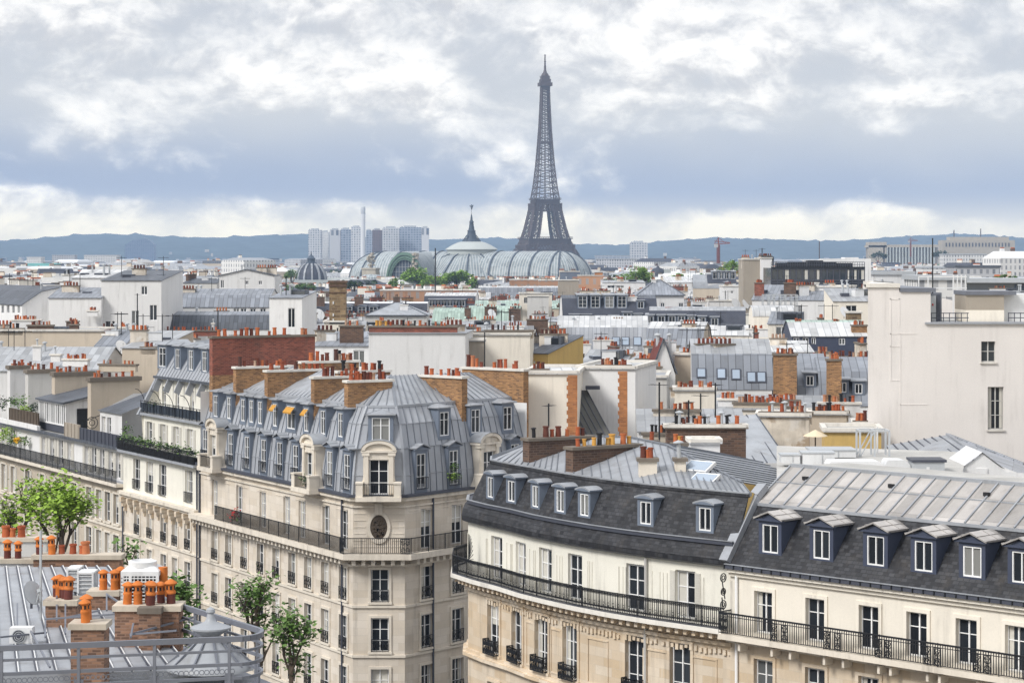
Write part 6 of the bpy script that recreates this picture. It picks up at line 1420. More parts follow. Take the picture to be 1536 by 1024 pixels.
# right hand middle distance
H('beige and white blank tower block left of the dark glass offices', 1115, 1142, 390, 470, 470, 10, 'flat', 0, 'brown_wall', 'gravel_roof', [], [], vb=425)
H('white blank slab joined to the beige tower block', 1141.5, 1158, 388, 468, 468, 12, 'flat', 0, W_, 'gravel_roof', [], [], vb=425)
H('slate dormered roof left of the beige tower block', 1062, 1104, 424, 560, 560, 10, 'mansard', .3, W_, SD, [], [], [(1074, 419, 1.6, 1.6), (1082, 419, 1.6, 1.6), (1090, 419, 1.6, 1.6), (1098, 419, 1.6, 1.6)], mh=2.0, ins=2.6, up='zinc_pale', vb=426)
def glass_office():
    Y = 440; root = thing('office_building', 'dark glass office block with black roof plant behind white houses', 'building', (PX(1228, Y), Y+8, 0)); X0, X1 = PX(1157, Y), PX(1297, Y); b = MB(); b.use('glass_dark'); b.bx(X0, X1, Y, Y+14, 0, PZ(402, Y)); b.build('glazing', root); f = MB(); f.use('iron_grey'); n = 15
    for i in range(n+1): x = X0+(X1-X0)*i/n; f.bx(x-.12, x+.12, Y-.12, Y, 0, PZ(402, Y))
    for y in (403, 420, 424, 438): f.bx(X0, X1, Y-.18, Y, PZ(y+1.5, Y), PZ(y-1, Y))
    f.build('mullion', root); f = MB(); f.use('iron'); f.bx(X0, X1, Y-.3, Y+.1, PZ(402.5, Y), PZ(400, Y))
    rr = random.Random(2)
    for x0, x1, y in ((1166, 1182, 394), (1184, 1210, 393), (1213, 1236, 390), (1238, 1256, 392), (1258, 1280, 394)): f.bx(PX(x0, Y), PX(x1, Y), Y+1, Y+4, PZ(402, Y), PZ(y+.5, Y))
    f.use('iron_grey')
    for y in (393, 397): f.bar((X0, Y+.2, PZ(y, Y)), (X1, Y+.2, PZ(y, Y)), .1)
    for i in range(40): x = X0+(X1-X0)*i/39; f.bar((x, Y+.2, PZ(402, Y)), (x, Y+.2, PZ(393, Y)), .09)
    f.build('roof_plant', root); 
    for i in range(n):
        if rr.random() < .45: s = MB(); s.use('shutter'); x = X0+(X1-X0)*(i+rr.uniform(.2, .5))/n; s.bx(x, x+rr.uniform(.25, .8), Y-.05, Y-.01, PZ(419, Y), PZ(404, Y)); s.build('blind', root)
    w = MB(); w.use('white_wall'); w.bx(PX(1284, Y), PX(1305, Y), Y+14.5, Y+20, 0, PZ(386, Y)); w.bx(PX(1250, Y), PX(1284, Y), Y+14.5, Y+20, 0, PZ(388, Y)); w.bx(X1+.05, PX(1306, Y), Y-.4, Y+14, 0, PZ(388, Y)); w.build('wall', root); VIS.append((1157, 1306, 432, Y)); occupy([(X0, Y), (X1+3, Y+20)])
glass_office()
H('white house with grey hipped zinc roof, chimney wall and scaffold grid', 1128, 1236, 450, 345, 330, 11, 'shed', 2.2, W_, 'zinc', [(1197, 458, 1203, 470)], [(1132, 1146, 425, 3, 'brick_red', 6, 'aaa'), (1176, 1194, 425, 3, 'brick_brown', 6, 'aaa')], vb=470)
H('white cubic house with flat roof, small square window and rooftop clutter', 1215, 1270, 431, 350, 340, 12, 'flat', 0, W_, 'metal_white', [(1241, 436, 1246, 444)], [(1216, 1228, 425, .5, W_, 0)], vb=470)
H('cream house with a grey striped zinc lid and two wide windows', 1250, 1330, 452, 300, 300, 9, 'shed', 1.6, CR, 'zinc_pale', [(1250, 458, 1261, 470), (1269, 458, 1285, 470)], [], vb=475)
H('round topped cream gable wall with scaffold bars on top', 1130, 1192, 473, 310, 310, 6, 'barrel', 1.3, CR, 'zinc_white', [(1144, 468, 1150, 478)], [], vb=490)
H('cream house with black awning window left of the green seamed roofs', 1152, 1200, 486, 262, 258, 10, 'shed', 1.2, CR, 'zinc', [(1164, 490, 1180, 503)], [], vb=500)
H('greenish pale seamed roof with blue awnings and orange chimney rows', 1188, 1300, 504, 246, 246, 9, 'mansard', .2, 'dormer_navy', 'zinc_white', [(1190, 506, 1199, 516), (1204, 506, 1213, 516), (1217, 506, 1224, 516), (1258, 507, 1268, 517)], [(1190, 1204, 486, 4, 'brick_orange', 9, 'aaa', 'cap_stone'), (1246, 1262, 487, 4, 'brick_orange', 9, 'aaa', 'cap_stone'), (1277, 1300, 489, 1, 'brick_ochre', 11, 'aaa', 'cap_stone')], mh=1.4, ins=3.4, up='copper', vb=516)
H('rough rubble garden wall on a roof near the tall blank building', 1272, 1292, 470, 275, 275, 2, 'flat', 0, 'rubble', 'gravel_roof', [], [], vb=485)
H('cream house with one dark window and pots below the slate gable end', 1064, 1122, 503, 300, 296, 10, 'gable', 1.2, CR, 'zinc_white', [(1085, 508, 1090, 517)], [(1050, 1075, 521, -4, BG, 8, 'aaab'), (1119, 1152, 494, 2, W_, 7, 'aak'), (1130, 1138, 500, -2, 'brick_red', 3, 'cca')], vb=520)
H('low white seamed roof strip with red pots before the cream houses', 1070, 1220, 528, 236, 234, 8, 'shed', .9, W_, 'zinc_white', [], [(1100, 1125, 524, -2, W_, 7, 'aaa'), (1126, 1156, 531, -3, W_, 9, 'aaa'), (1168, 1196, 536, -5, 'brick_ochre', 9, 'aaa'), (1224, 1244, 529, -1, BG, 8, 'aaa')], vb=538)
H('dark tarred roof hollow with a pale rim and round pots', 872, 938, 545, 220, 216, 9, 'shed', 1.0, 'grey_wall', 'zinc_pale', [], [(950, 1000, 541, -4, CR, 12, 'aab'), (905, 950, 533, 5, 'beige_wall', 6, 'kab')], vb=552)
H('zinc slope with slanting ridge and black flue right of the pale blue mansard', 968, 1052, 520, 280, 270, 10, 'mansard', .8, 'beige_wall', 'zinc', [], [(975, 1000, 517, -1, 'stained_wall', 8, 'kabc'), (1022, 1036, 503, 3, BG, 5, 'abk')], mh=2.2, ins=2.2, up='zinc_white', vb=530)
H('white roof terrace stacks with rows of pots left of the pale blue mansard', 796, 842, 522, 300, 300, 8, 'shed', 1.2, W_, 'zinc', [], [(812, 848, 494, 2, BG, 10, 'aab'), (838, 850, 503, 0, W_, 2, 'a')], vb=540)
H('dim zinc roofs with pots and a water tank over the long brick strip', 690, 800, 497, 300, 300, 10, 'gable', 1.2, BG, 'zinc_pale', [], [(700, 720, 492, 1, 'brick_brown', 6, 'ab'), (790, 822, 480, 3, 'brick_brown', 9, 'aaab'), (760, 786, 490, 1, W_, 5, 'cca')], vb=505)
scaffold(822, 864, 518, 556, 224, 2, 'thin white scaffold lattice beside the ochre gable end', 4, 4, 'metal_grey', .10)
scaffold(1145, 1196, 442, 474, 318, 1.5, 'grey scaffold grid standing over the round topped gable', 6, 2, 'metal_grey', .12)
for k, (x, yb, yt, Y, lab, n_) in enumerate(((1013, 690, 612, 137, 'tall rusty aerial mast among the dark chimneys, left one', 2), (1033, 668, 600, 140, 'tall thin aerial with several rods before the cream panelled chimney', 2), (1051, 640, 590, 146, 'aerial pole rising right of the cream panelled chimney', 1), (1073, 650, 574, 141, 'thin dark aerial mast right of the twin panelled block', 1), (989, 700, 573, 125, 'aerial mast rising from the curved zinc roof', 1), (727, 560, 498, 199, 'dark aerial pole against the cream blank wall', 1), (653, 440, 372, 600, 'dark radio mast standing before the glass palace', 0), (206, 515, 440, 270, 'thin aerial by the tall white house', 1), (1131, 520, 490, 255, 'aerial mast on the low white seamed roof', 1), (327, 500, 465, 280, 'thin aerial over the zinc gallery', 0), (823, 640, 605, 148, 'short dark aerial on the pale quoined wall', 1), (1316, 700, 640, 121, 'slim white lightning rod on the plant terrace', 0))):
    mast(P(x, yb, Y), PZ(yt, Y)-PZ(yb, Y), lab, n_, 'iron' if k != 11 else 'metal_white', .05 if Y < 250 else .07 if Y < 500 else .16)
for x, y, Y, r, lab in ((181, 520, 221, .6, 'white satellite dish on the small white house with broad zinc roof'), (478, 473, 330, .9, 'white satellite dish beside the brown stone chimney tower'), (737, 470, 410, .9, 'white satellite dish between the green copper roofs'), (1103, 456, 470, 1.2, 'pale satellite dish, left one of the pair on the white annexe'), (1119, 457, 470, 1.2, 'pale satellite dish, right one of the pair on the white annexe'), (1266, 470, 290, .8, 'grey satellite dish before the cream house with wide windows')): sat_dish(P(x, y+8, Y), r, radians(40), lab, r, 'metal_white', .5)
# ---------------------------------------------------------------- the iron tower
def iron_tower():
    Y = 3093.0; X = PX(817.5, Y); root = thing('iron_lattice_tower', 'tall iron lattice tower rising behind the glass-roofed palace', 'tower', (X, Y, 0)); rot = radians(12); R = rz(rot); c = V(X, Y, 0)
    hw = [(0, 54), (30, 40), (57, 29.8), (75, 24.8), (95, 20.6), (115, 17.0), (135, 13.9), (160, 11.3), (190, 9.0), (220, 7.1), (250, 5.8), (276, 5.0)]
    def h_(z):
        for (a, p), (b_, q) in zip(hw, hw[1:]):
            if z <= b_: return p+(q-p)*(z-a)/(b_-a)
        return 5.0
    def at(x, y, z): return c+R @ V(x, y, z)
    def legw(z): return 16.6-(z/115)*5.6 if z < 115 else 0
    def part(name, fn): b = MB(); b.use('tower_iron'); fn(b); return b.build(name, root)
    for sx in (-1, 1):
        for sy in (-1, 1):
            def leg(b, za, zb, n, t):
                for k in range(n):
                    z0, z1 = za+(zb-za)*k/n, za+(zb-za)*(k+1)/n
                    def cor(z): h = h_(z); w = legw(z); return [at(sx*x, sy*y, z) for x, y in ((h, h), (h-w, h), (h-w, h-w), (h, h-w))]
                    A, B_ = cor(z0), cor(z1)
                    for i in range(4):
                        j = (i+1) % 4; b.bar(A[i], B_[i], t*1.5); b.bar(A[i], B_[j], t*.9); b.bar(A[j], B_[i], t*.9); b.bar(B_[i], B_[j], t*.9)
                        b.bar(A[i].lerp(A[j], .5), B_[i].lerp(B_[j], .5), t*.6)
            part('leg', lambda b: leg(b, 0, 56, 5, 1.5)); part('leg', lambda b: leg(b, 62, 110, 7, 1.0))
    def shaft(b):
        z = 115.5; n = 23
        lv = [115.5+(270-115.5)*(1-(1-k/n)**1.25) for k in range(n+1)]
        for z0, z1 in zip(lv, lv[1:]):
            def cor(z): h = h_(z); return [at(x*h, y*h, z) for x, y in ((1, 1), (-1, 1), (-1, -1), (1, -1))]
            A, B_ = cor(z0), cor(z1)
            for i in range(4):
                j = (i+1) % 4; t = .75
                b.bar(A[i], B_[i], 1.4); b.bar(A[i], B_[j], t*.8); b.bar(A[j], B_[i], t*.8); b.bar(B_[i], B_[j], t)
                for f in (.36, .64): b.bar(A[i].lerp(A[j], f), B_[i].lerp(B_[j], f), .8)
        b.box(at(0, 0, 196), (17, 17, 2.2), rot)
    part('shaft', shaft)
    def plat(b, z, hw_, h, ov, pl=True):
        b.box(at(0, 0, z+h*.5), (2*hw_, 2*hw_, h), rot); b.box(at(0, 0, z+h), (2*hw_+ov, 2*hw_+ov, .9), rot); b.box(at(0, 0, z+h*.45), (2*hw_+ov*.6, 2*hw_+ov*.6, .8), rot); b.box(at(0, 0, z), (2*hw_+ov*.4, 2*hw_+ov*.4, .8), rot)
        n = int(hw_/1.6)
        for k in range(n+1):
            u = -hw_-ov/2+(2*hw_+ov)*k/n
            for sx, sy in ((u, -hw_-ov/2), (u, hw_+ov/2), (-hw_-ov/2, u), (hw_+ov/2, u)): p = at(sx, sy, z+h); b.bar(p, p+V(0, 0, 2.2), .35)
        for sx, sy in ((1, 1), (-1, 1), (-1, -1), (1, -1)): b.bar(at(sx*(hw_+ov/2), sy*(hw_+ov/2), z+h+2.2), at(-sy*(hw_+ov/2), sx*(hw_+ov/2), z+h+2.2), .5)
    part('platform', lambda b: plat(b, 52.5, 30.6, 8.5, 3.2)); part('platform', lambda b: plat(b, 110, 17.2, 5.5, 3.2))
    def girder(b):
        for z0, z1, n in ((100, 110, 7), (44, 52, 16)):
            for a in range(4):
                Q = rz(a*pi/2)
                for k in range(n):
                    h = h_(z0); u0, u1 = -h+2*h*k/n, -h+2*h*(k+1)/n; p = [c+R @ Q @ V(u, -h, z) for u, z in ((u0, z0), (u1, z0), (u1, z1), (u0, z1))]
                    b.bar(p[0], p[2], .9); b.bar(p[1], p[3], .9); b.bar(p[0], p[1], 1.2); b.bar(p[3], p[2], 1.2); b.bar(p[0], p[3], 1)
        for a in range(4):      # the big arches under the first floor
            Q = rz(a*pi/2); n = 24
            for r0 in (37, 34): 
                q = [c+R @ Q @ V(r0*cos(pi*k/n), -50+.22*38*sin(pi*k/n)+.0, 9+r0*1.02*sin(pi*k/n)) for k in range(n+1)]
                for p, s in zip(q, q[1:]): b.bar(p, s, 1.4)
    part('girder', girder)
    def top(b):
        b.box(at(0, 0, 272), (12, 12, 4), rot); b.box(at(0, 0, 277), (17.5, 17.5, 5), rot); b.box(at(0, 0, 282), (14, 14, 4), rot); b.box(at(0, 0, 286.5), (9.5, 9.5, 5), rot)
        b.lathe(at(0, 0, 289), [(5.5, 0), (4.6, 2.5), (2.6, 5), (1.6, 9), (1.5, 14)], 10)
        for k in range(8): a = k*pi/4; p = at(7*cos(a), 7*sin(a), 282); b.bar(p, p+V(0, 0, 7), .7)
    part('lantern', top)
    def ant(b): b.tube([at(0, 0, 300), at(0, 0, 312), at(0, 0, 319)], [1.3, 1.0, .6], 6); b.box(at(0, 0, 309), (3, .8, .8), rot); b.box(at(0, 0, 318), (2.6, 2.6, .7), rot)
    part('antenna_mast', ant)
iron_tower()
# ---------------------------------------------------------------- the glass-roofed palace
def palace():
    Y = 1500.0; s = Y/F; root = thing('glass_palace', 'huge glass-vaulted exhibition palace with a low dome and spire', 'palace', (PX(706, Y), Y+30, 0)); Xa, Xb = PX(511, Y), PX(895, Y); zs, zr = PZ(417, Y), PZ(376.5, Y); W2 = 30.0; yc = Y+W2
    n = 14; xs0, xs1 = PX(566, Y), PX(848, Y)
    def arc(x, k, sc=1.0): t = pi*k/n; return V(x, yc-W2*cos(t)*sc, zs+(zr-zs)*sin(t)*sc)
    g = MB(); g.use('palace_glass'); L = [xs0+(xs1-xs0)*i/18 for i in range(19)]
    for xa, xb in zip(L, L[1:]): g.loft([arc(xa, k) for k in range(n+1)][::-1], [arc(xb, k) for k in range(n+1)][::-1])
    def apse(x0, sgn, ext):
        m = 9; rows = []
        for j in range(m+1):
            ph = pi/2*j/m; rows.append([V(x0+sgn*ext*sin(ph)*(max(0, 1)*1.0), yc-W2*cos(pi*k/n)*cos(ph), zs+(zr-zs)*sin(pi*k/n)*(cos(ph)**.8 if j < m else 0)) for k in range(n+1)])
        return rows
    def apse2(x0, sgn, ext):       # rounded end: quarter turn of the vault's half section
        m = 10; q = 8; rows = []
        for j in range(m+1):
            a = -pi/2+pi*j/m; rows.append([V(x0+sgn*ext*cos(a)*cos(pi/2*k/q), yc+W2*sin(a)*cos(pi/2*k/q), zs+(zr-zs)*sin(pi/2*k/q)) for k in range(q+1)])
        return rows
    ap = [apse2(xs0, -1, xs0-Xa), apse2(xs1, 1, Xb-xs1)]
    for rows in ap:
        for r0, r1 in zip(rows, rows[1:]): g.loft(r0, r1)
    g.build('vault', root)
    r = MB(); r.use('palace_rib')
    for i, x in enumerate(L[::2]):
        for k in range(n): r.bar(arc(x, k, 1.004), arc(x, k+1, 1.004), 1.1, .8)
    for rows in ap:
        for ro in rows[1:-1:2]:
            for p, q in zip(ro, ro[1:]): r.bar(p, q, 1.1, .8)
    r.build('rib', root)
    # transverse vault with the green arched gable
    xt, rt = PX(642, Y), PX(671, Y)-PX(642, Y); t = MB(); t.use('palace_glass'); m = 16; y0 = Y-26; zt = PZ(378, Y-26)
    cs = [(xt+rt*cos(pi*k/m), zs-2+(zt-zs+2)*sin(pi*k/m)) for k in range(m+1)]; t.loft([V(x, y0, z) for x, z in cs][::-1], [V(x, yc, z) for x, z in cs][::-1]); t.use('palace_rib'); t.add([V(x, y0+1.5, z) for x, z in cs], [tuple(range(m+1))])
    for k in range(1, 12): x = xt-rt+2*rt*k/12; hgt = (zt-zs)*sqrt(max(0, 1-((x-xt)/rt)**2)); t.use('metal_grey'); t.bx(x-.12, x+.12, y0+1.1, y0+1.4, zs-2, zs+hgt*.72)
    for f in (.35, .6): t.bx(xt-rt*.8, xt+rt*.8, y0+1.1, y0+1.4, zs+(zt-zs)*f*.7, zs+(zt-zs)*f*.7+.25)
    t.build('transverse_vault', root); a = MB(); a.use('palace_green')
    for f0, f1, yy in ((1.0, .90, -1.2), (.88, .80, -.6), (.78, .74, -.3)):
        o = [V(xt+rt*f0*cos(pi*k/m), y0+yy, zs-2+(zt-zs+2)*f0*sin(pi*k/m)) for k in range(m+1)]; i = [V(xt+rt*f1*cos(pi*k/m), y0+yy, zs-2+(zt-zs+2)*f1*sin(pi*k/m)) for k in range(m+1)]; b_ = [p+V(0, 3, 0) for p in o]
        a.loft(o, i); a.loft(b_, o)
    a.build('gable_arch', root)
    # shallow dome, gallery and spire
    cx = PX(706, Y); Rd = PX(745, Y)-cx; z0, z1, z2 = PZ(379, Y), PZ(371, Y), PZ(362, Y)
    d = MB(); d.use('palace_pale'); d.lathe((cx, yc, 0), [(Rd*.97, z0-3), (Rd*.97, PZ(375, Y)), (Rd*1.03, PZ(374.5, Y)), (Rd*1.03, PZ(373.5, Y)), (Rd*.93, PZ(371, Y)), (Rd*.76, PZ(367, Y)), (Rd*.56, PZ(363.5, Y)), (Rd*.42, PZ(362, Y))], 28); d.build('dome', root)
    d = MB(); d.use('palace_glass'); d.lathe((cx, yc, 0), [(Rd*2.3, zs-1), (Rd*1.75, zs+8), (Rd*1.35, zs+14), (Rd*1.0, z0-1)], 24); d.use('palace_rib')
    for k in range(14): an = 2*pi*k/14; e = V(cos(an), sin(an), 0); o = V(cx, yc, 0); d.bar(o+e*Rd*2.3+V(0, 0, zs-1), o+e*Rd*1.76+V(0, 0, zs+8), .9); d.bar(o+e*Rd*1.76+V(0, 0, zs+8), o+e*Rd*1.36+V(0, 0, zs+14), .9); d.bar(o+e*Rd*1.36+V(0, 0, zs+14), o+e*Rd*1.01+V(0, 0, z0-1), .9)
    d.build('drum', root)
    sp = MB(); sp.use('palace_rib'); px = lambda y: PZ(y, yc); k = s
    sp.lathe((cx, yc, 0), [(15*k, px(363)), (14.5*k, px(361)), (8*k, px(356)), (6.3*k, px(348)), (6.8*k, px(346)), (5*k, px(345)), (3.8*k, px(339)), (3.2*k, px(334)), (3.8*k, px(333)), (2.2*k, px(331)), (1.3*k, px(325)), (.6*k, px(321))], 10)
    for q in range(10): an = 2*pi*q/10; e = V(cos(an), sin(an), 0); o = V(cx, yc, 0); sp.bar(o+e*14.6*k+V(0, 0, px(362)), o+e*7.5*k+V(0, 0, px(353)), .5)
    sp.build('spire', root)
    fl = MB(); fl.use('palace_rib'); fl.tube([V(cx, yc, px(322)), V(cx, yc, px(313))], .12, 5); fl.tube([V(cx, yc, px(314)), V(cx+.3, yc, px(310)), V(cx, yc, px(307))], [.5, .8, .4], 6); fl.bar((cx, yc, px(310)), (cx+1.4, yc, px(308)), .5); fl.bar((cx, yc, px(311)), (cx-1.2, yc, px(308.5)), .5); fl.build('finial_statue', root)
    # stone base, corner pylons with sculpture groups
    w = MB(); w.use('palace_stone'); w.bx(Xa-3, Xb+3, Y-2, Y+2*W2+3, 0, zs-.3); w.bx(xt-rt-6, xt+rt+6, y0-2, Y-1, 0, zs-3); w.build('wall', root)
    rr = random.Random(6)
    for x, yt, yb, ww in ((585, 397, 415, 11), (657, 401, 415, 12)):
        Yp = Y-26; b = MB(); b.use('palace_stone'); b.bx(PX(x-ww, Yp), PX(x+ww, Yp), Yp-4, Yp+4, 0, PZ(yt+6, Yp)); b.bx(PX(x-ww-1, Yp), PX(x+ww+1, Yp), Yp-4.5, Yp+4.5, PZ(yt+7, Yp), PZ(yt+5, Yp)); b.build('pylon', root); q = MB(); q.use('palace_stone')
        for i in range(26): a_ = rr.random()**.7; q.box((PX(x, Yp)+rr.uniform(-1, 1)*3.6*(1-a_*.75), Yp+rr.uniform(-2, 2), PZ(yt+5, Yp)+a_*(PZ(380, Yp)-PZ(yt+5, Yp))), (rr.uniform(.7, 1.8), 1.5, rr.uniform(.8, 2.0)), rr.uniform(0, 3))
        q.build('sculpture_group', root)
    # long pale galleries at the foot
    e = MB(); e.use('palace_pale'); e.bx(PX(470, Y-35), PX(610, Y-35), Y-52, Y-35, 0, PZ(417, Y-35)); e.build('gallery', root); root.rotation_euler.z = radians(-17); W[root] = TM(root.location, radians(-17))
    c2 = MB(); c2.use('palace_glass'); x = PX(557, Y-40); c2.lathe((x, Y-40, 0), [(8.5, PZ(421, Y)-12), (8.5, PZ(419, Y)), (8, PZ(415, Y)), (5, PZ(411.5, Y)), (1, PZ(410.5, Y))], 16); c2.build('side_dome', root)
    VIS.append((470, 900, 415, Y-50)); occupy([(PX(465, Y), Y-52), (Xb+8, Y+75)])
palace()
def slate_dome():
    Y = 1350; root = thing('domed_building', 'dark slate dome with pale ribs and a lantern, left of the glass palace', 'building', (PX(464, Y), Y+10, 0)); x = PX(464.5, Y); R = PX(487, Y)-x; b = MB(); b.use('slate_far'); z = lambda y: PZ(y, Y+10); o = (x, Y+10, 0)
    b.lathe(o, [(R*1.0, z(420)), (R*.99, z(416)), (R*.93, z(410)), (R*.80, z(404)), (R*.62, z(399)), (R*.42, z(396)), (R*.3, z(395))], 24); b.build('dome', root); b = MB(); b.use('zinc_plain'); pr = [(R*1.02, z(420)), (R*1.01, z(416)), (R*.95, z(410)), (R*.82, z(404)), (R*.64, z(399)), (R*.44, z(396))]
    for k in range(12):
        a = 2*pi*k/12+.15; e = V(cos(a), sin(a), 0)
        for (r0, z0), (r1, z1) in zip(pr, pr[1:]): b.bar(V(*o)+e*r0+V(0, 0, z0), V(*o)+e*r1+V(0, 0, z1), 1.1)
    b.build('rib', root); b = MB(); b.use('palace_rib'); b.lathe(o, [(R*.36, z(396)), (R*.36, z(394)), (R*.26, z(393)), (R*.26, z(388.5)), (R*.32, z(388)), (R*.2, z(386)), (R*.06, z(382)), (.15, z(377))], 10); b.build('lantern', root); b = MB(); b.use('palace_pale'); b.bx(PX(425, Y), PX(505, Y), Y-2, Y+24, 0, z(419.5)); b.build('wall', root); VIS.append((425, 505, 425, Y)); occupy([(PX(425, Y), Y-2), (PX(505, Y), Y+24)])
slate_dome()
def far_dome():
    Y = 1150; root = thing('domed_building', 'small dark slate dome between the bright trees on the right', 'building', (PX(988, Y), Y, 0)); b = MB(); b.use('slate_far'); x = PX(988, Y); b.lathe((x, Y+6, 0), [(4.2, 0), (4.2, PZ(413, Y)), (4.0, PZ(408, Y)), (2.6, PZ(403, Y)), (1, PZ(401.5, Y)), (.4, PZ(399, Y))], 16); b.use('palace_pale'); b.bx(x+3, x+6.5, Y+2, Y+9, 0, PZ(404, Y)); b.build('dome', root)
far_dome()
# ---------------------------------------------------------------- slab towers on the skyline
def slab(label, x0, x1, yt, Y, dep, m, side=None, cap=True, base=0, rot=0):
    root = thing('tower_block', label, 'tower block', ((PX(x0, Y)+PX(x1, Y))/2, Y+dep/2, 0), None); b = MB(); b.use(m); X0, X1 = PX(x0, Y), PX(x1, Y); zt = PZ(yt, Y); b.bx(X0, X1, Y, Y+dep, base, zt); b.build('wall', root)
    if cap: c = MB(); c.use('metal_grey'); w = X1-X0; c.bx(X0+w*.2, X1-w*.25, Y+3, Y+dep-3, zt, zt+3.2); c.bx(X0+w*.05, X0+w*.15, Y+2, Y+8, zt, zt+1.8); c.build('roof_plant', root)
    return root
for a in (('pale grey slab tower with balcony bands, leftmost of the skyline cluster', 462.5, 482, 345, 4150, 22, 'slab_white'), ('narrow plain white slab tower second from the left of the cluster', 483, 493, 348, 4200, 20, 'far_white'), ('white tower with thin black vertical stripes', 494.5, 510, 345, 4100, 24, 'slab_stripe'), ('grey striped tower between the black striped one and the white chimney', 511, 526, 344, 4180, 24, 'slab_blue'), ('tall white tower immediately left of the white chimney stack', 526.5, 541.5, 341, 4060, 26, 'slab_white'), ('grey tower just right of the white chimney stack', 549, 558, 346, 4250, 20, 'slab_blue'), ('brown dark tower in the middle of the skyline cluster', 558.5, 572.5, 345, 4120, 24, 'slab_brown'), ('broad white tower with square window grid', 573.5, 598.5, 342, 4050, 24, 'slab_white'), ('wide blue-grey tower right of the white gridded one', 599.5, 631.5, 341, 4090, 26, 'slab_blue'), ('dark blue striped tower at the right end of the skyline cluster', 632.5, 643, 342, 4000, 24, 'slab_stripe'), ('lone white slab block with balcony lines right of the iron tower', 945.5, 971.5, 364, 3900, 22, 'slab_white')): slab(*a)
def stack_():
    Y = 4000; root = thing('industrial_chimney', 'tall slim white industrial chimney with a grey top among the slab towers', 'chimney', (PX(544.5, Y), Y, 0)); b = MB(); x = PX(544.5, Y); b.use('slab_white'); b.mats[0] = 'metal_white'; b.lathe((x, Y, 0), [(4.6, 0), (4.3, PZ(321, Y))], 12); b.build('shaft', root); b = MB(); b.use('metal_grey'); b.lathe((x, Y, 0), [(4.4, PZ(321, Y)), (4.3, PZ(311, Y)), (3.4, PZ(310, Y))], 12); b.build('cap', root)
stack_()
def blue_tower():
    Y = 6000; root = thing('office_tower', 'hazy blue glass tower with a slanting roof line in front of the wooded hills', 'tower block', (PX(208, Y), Y, 0)); b = MB(); b.use('blue_glass'); pts = [(187, 395), (187, 367), (200, 360), (216, 357.5), (225, 361), (231, 367), (231, 395)]; n = len(pts); f = [V(PX(x, Y), Y, max(0, PZ(y, Y)) if y < 395 else 0) for x, y in pts]; g = [p+V(0, 40, 0) for p in f]; b.add(f+g, [tuple(range(n-1, -1, -1)), tuple(range(n, 2*n))]+[(i, (i+1) % n, n+(i+1) % n, n+i) for i in range(n)]); b.build('wall', root); c = MB(); c.use('slab_blue')
    for p, q in ((f[3], f[4]), (f[4], f[5])): c.bar(p+V(0, -1, 1), q+V(0, -1, 1), 1.6, 1.4)
    c.build('roof', root)
blue_tower()
def colonnade():
    Y = 2950; root = thing('colonnade_building', 'long pale stone palace wing with a row of tall pillars, upper right', 'building', (PX(1360, Y), Y+20, 0)); b = MB(); b.use('palace_stone'); z = lambda y: PZ(y, Y); b.bx(PX(1303, Y), PX(1408, Y), Y+6, Y+24, 0, z(367)); b.bx(PX(1301, Y), PX(1408, Y), Y, Y+24, z(371), z(368)); b.bx(PX(1303, Y), PX(1330, Y), Y, Y+24, 0, z(363)); b.build('wall', root)
    for k in range(17): x = PX(1326+k*4.7, Y); c = MB(); c.use('palace_pale'); c.bx(x-.9, x+.9, Y, Y+3, 0, z(371)); c.build('pillar', root)
    root = thing('museum_building', 'large flat stone pavilion with window rows on the skyline, far upper right', 'building', (PX(1480, Y), Y+20, 0)); b = MB(); b.use('far_cream'); b.mats[0] = 'palace_stone'; b.bx(PX(1420, Y), PX(1530, Y), Y+30, Y+60, 0, z(360)); b.bx(PX(1432, Y), PX(1522, Y), Y+34, Y+56, z(360), z(355)); b.build('wall', root)
    for k in range(20): x = PX(1426+k*5, Y); c = MB(); c.use('iron_grey'); c.bx(x-.9, x+.9, Y+29.8, Y+30, z(370), z(364)); c.build('window', root)
colonnade()
def crane(x, yt, yb, Y, jl, label, m='crane_red'):
    root = thing('tower_crane', label, 'crane', P(x, yb, Y)); b = MB(); b.use(m); p, q = P(x, yb, Y), P(x, yt, Y); t = .8
    for e in (V(t, 0, 0), V(-t, 0, 0), V(0, t, 0), V(0, -t, 0)): b.bar(p+e, q+e, .35)
    n = 14
    for k in range(n): a, c = p.lerp(q, k/n), p.lerp(q, (k+1)/n); b.bar(a+V(t, 0, 0), c-V(t, 0, 0), .25); b.bar(a-V(t, 0, 0), c+V(t, 0, 0), .25)
    b.build('mast', root); b = MB(); b.use(m); j = q+V(jl, 0, .8); o = q-V(jl*.35, 0, -.4); b.bar(o, j, .5); b.bar(o+V(0, 0, 1.6), j+V(0, 0, .4), .35); b.bar(q+V(0, 0, 4), j.lerp(q, .3), .25); b.bar(q+V(0, 0, 4), o, .25); b.bar(q, q+V(0, 0, 4), .6); b.build('jib', root); b = MB(); b.use('metal_grey'); b.box(o+V(1, 0, -1), (2.2, 1.2, 2)); b.build('counterweight', root)
crane(1077.5, 367, 395, 1250, 6.5, 'dark red tower crane standing left of the dark glass offices')
crane(1366, 362, 385, 2500, 8, 'faint red tower crane beside the pillared palace wing')
for x, y0, y1, Y, lab in ((1229, 362, 388, 1800, 'needle-thin aerial mast above the dark glass offices'), (1431, 345, 372, 3300, 'thin lattice mast left of the flat stone pavilion'), (1471, 343, 360, 3300, 'mast with a blue tip on the flat stone pavilion')): mast(P(x, y1, Y), PZ(y0, Y)-PZ(y1, Y), lab, 0, 'tower_iron', Y*.00022)
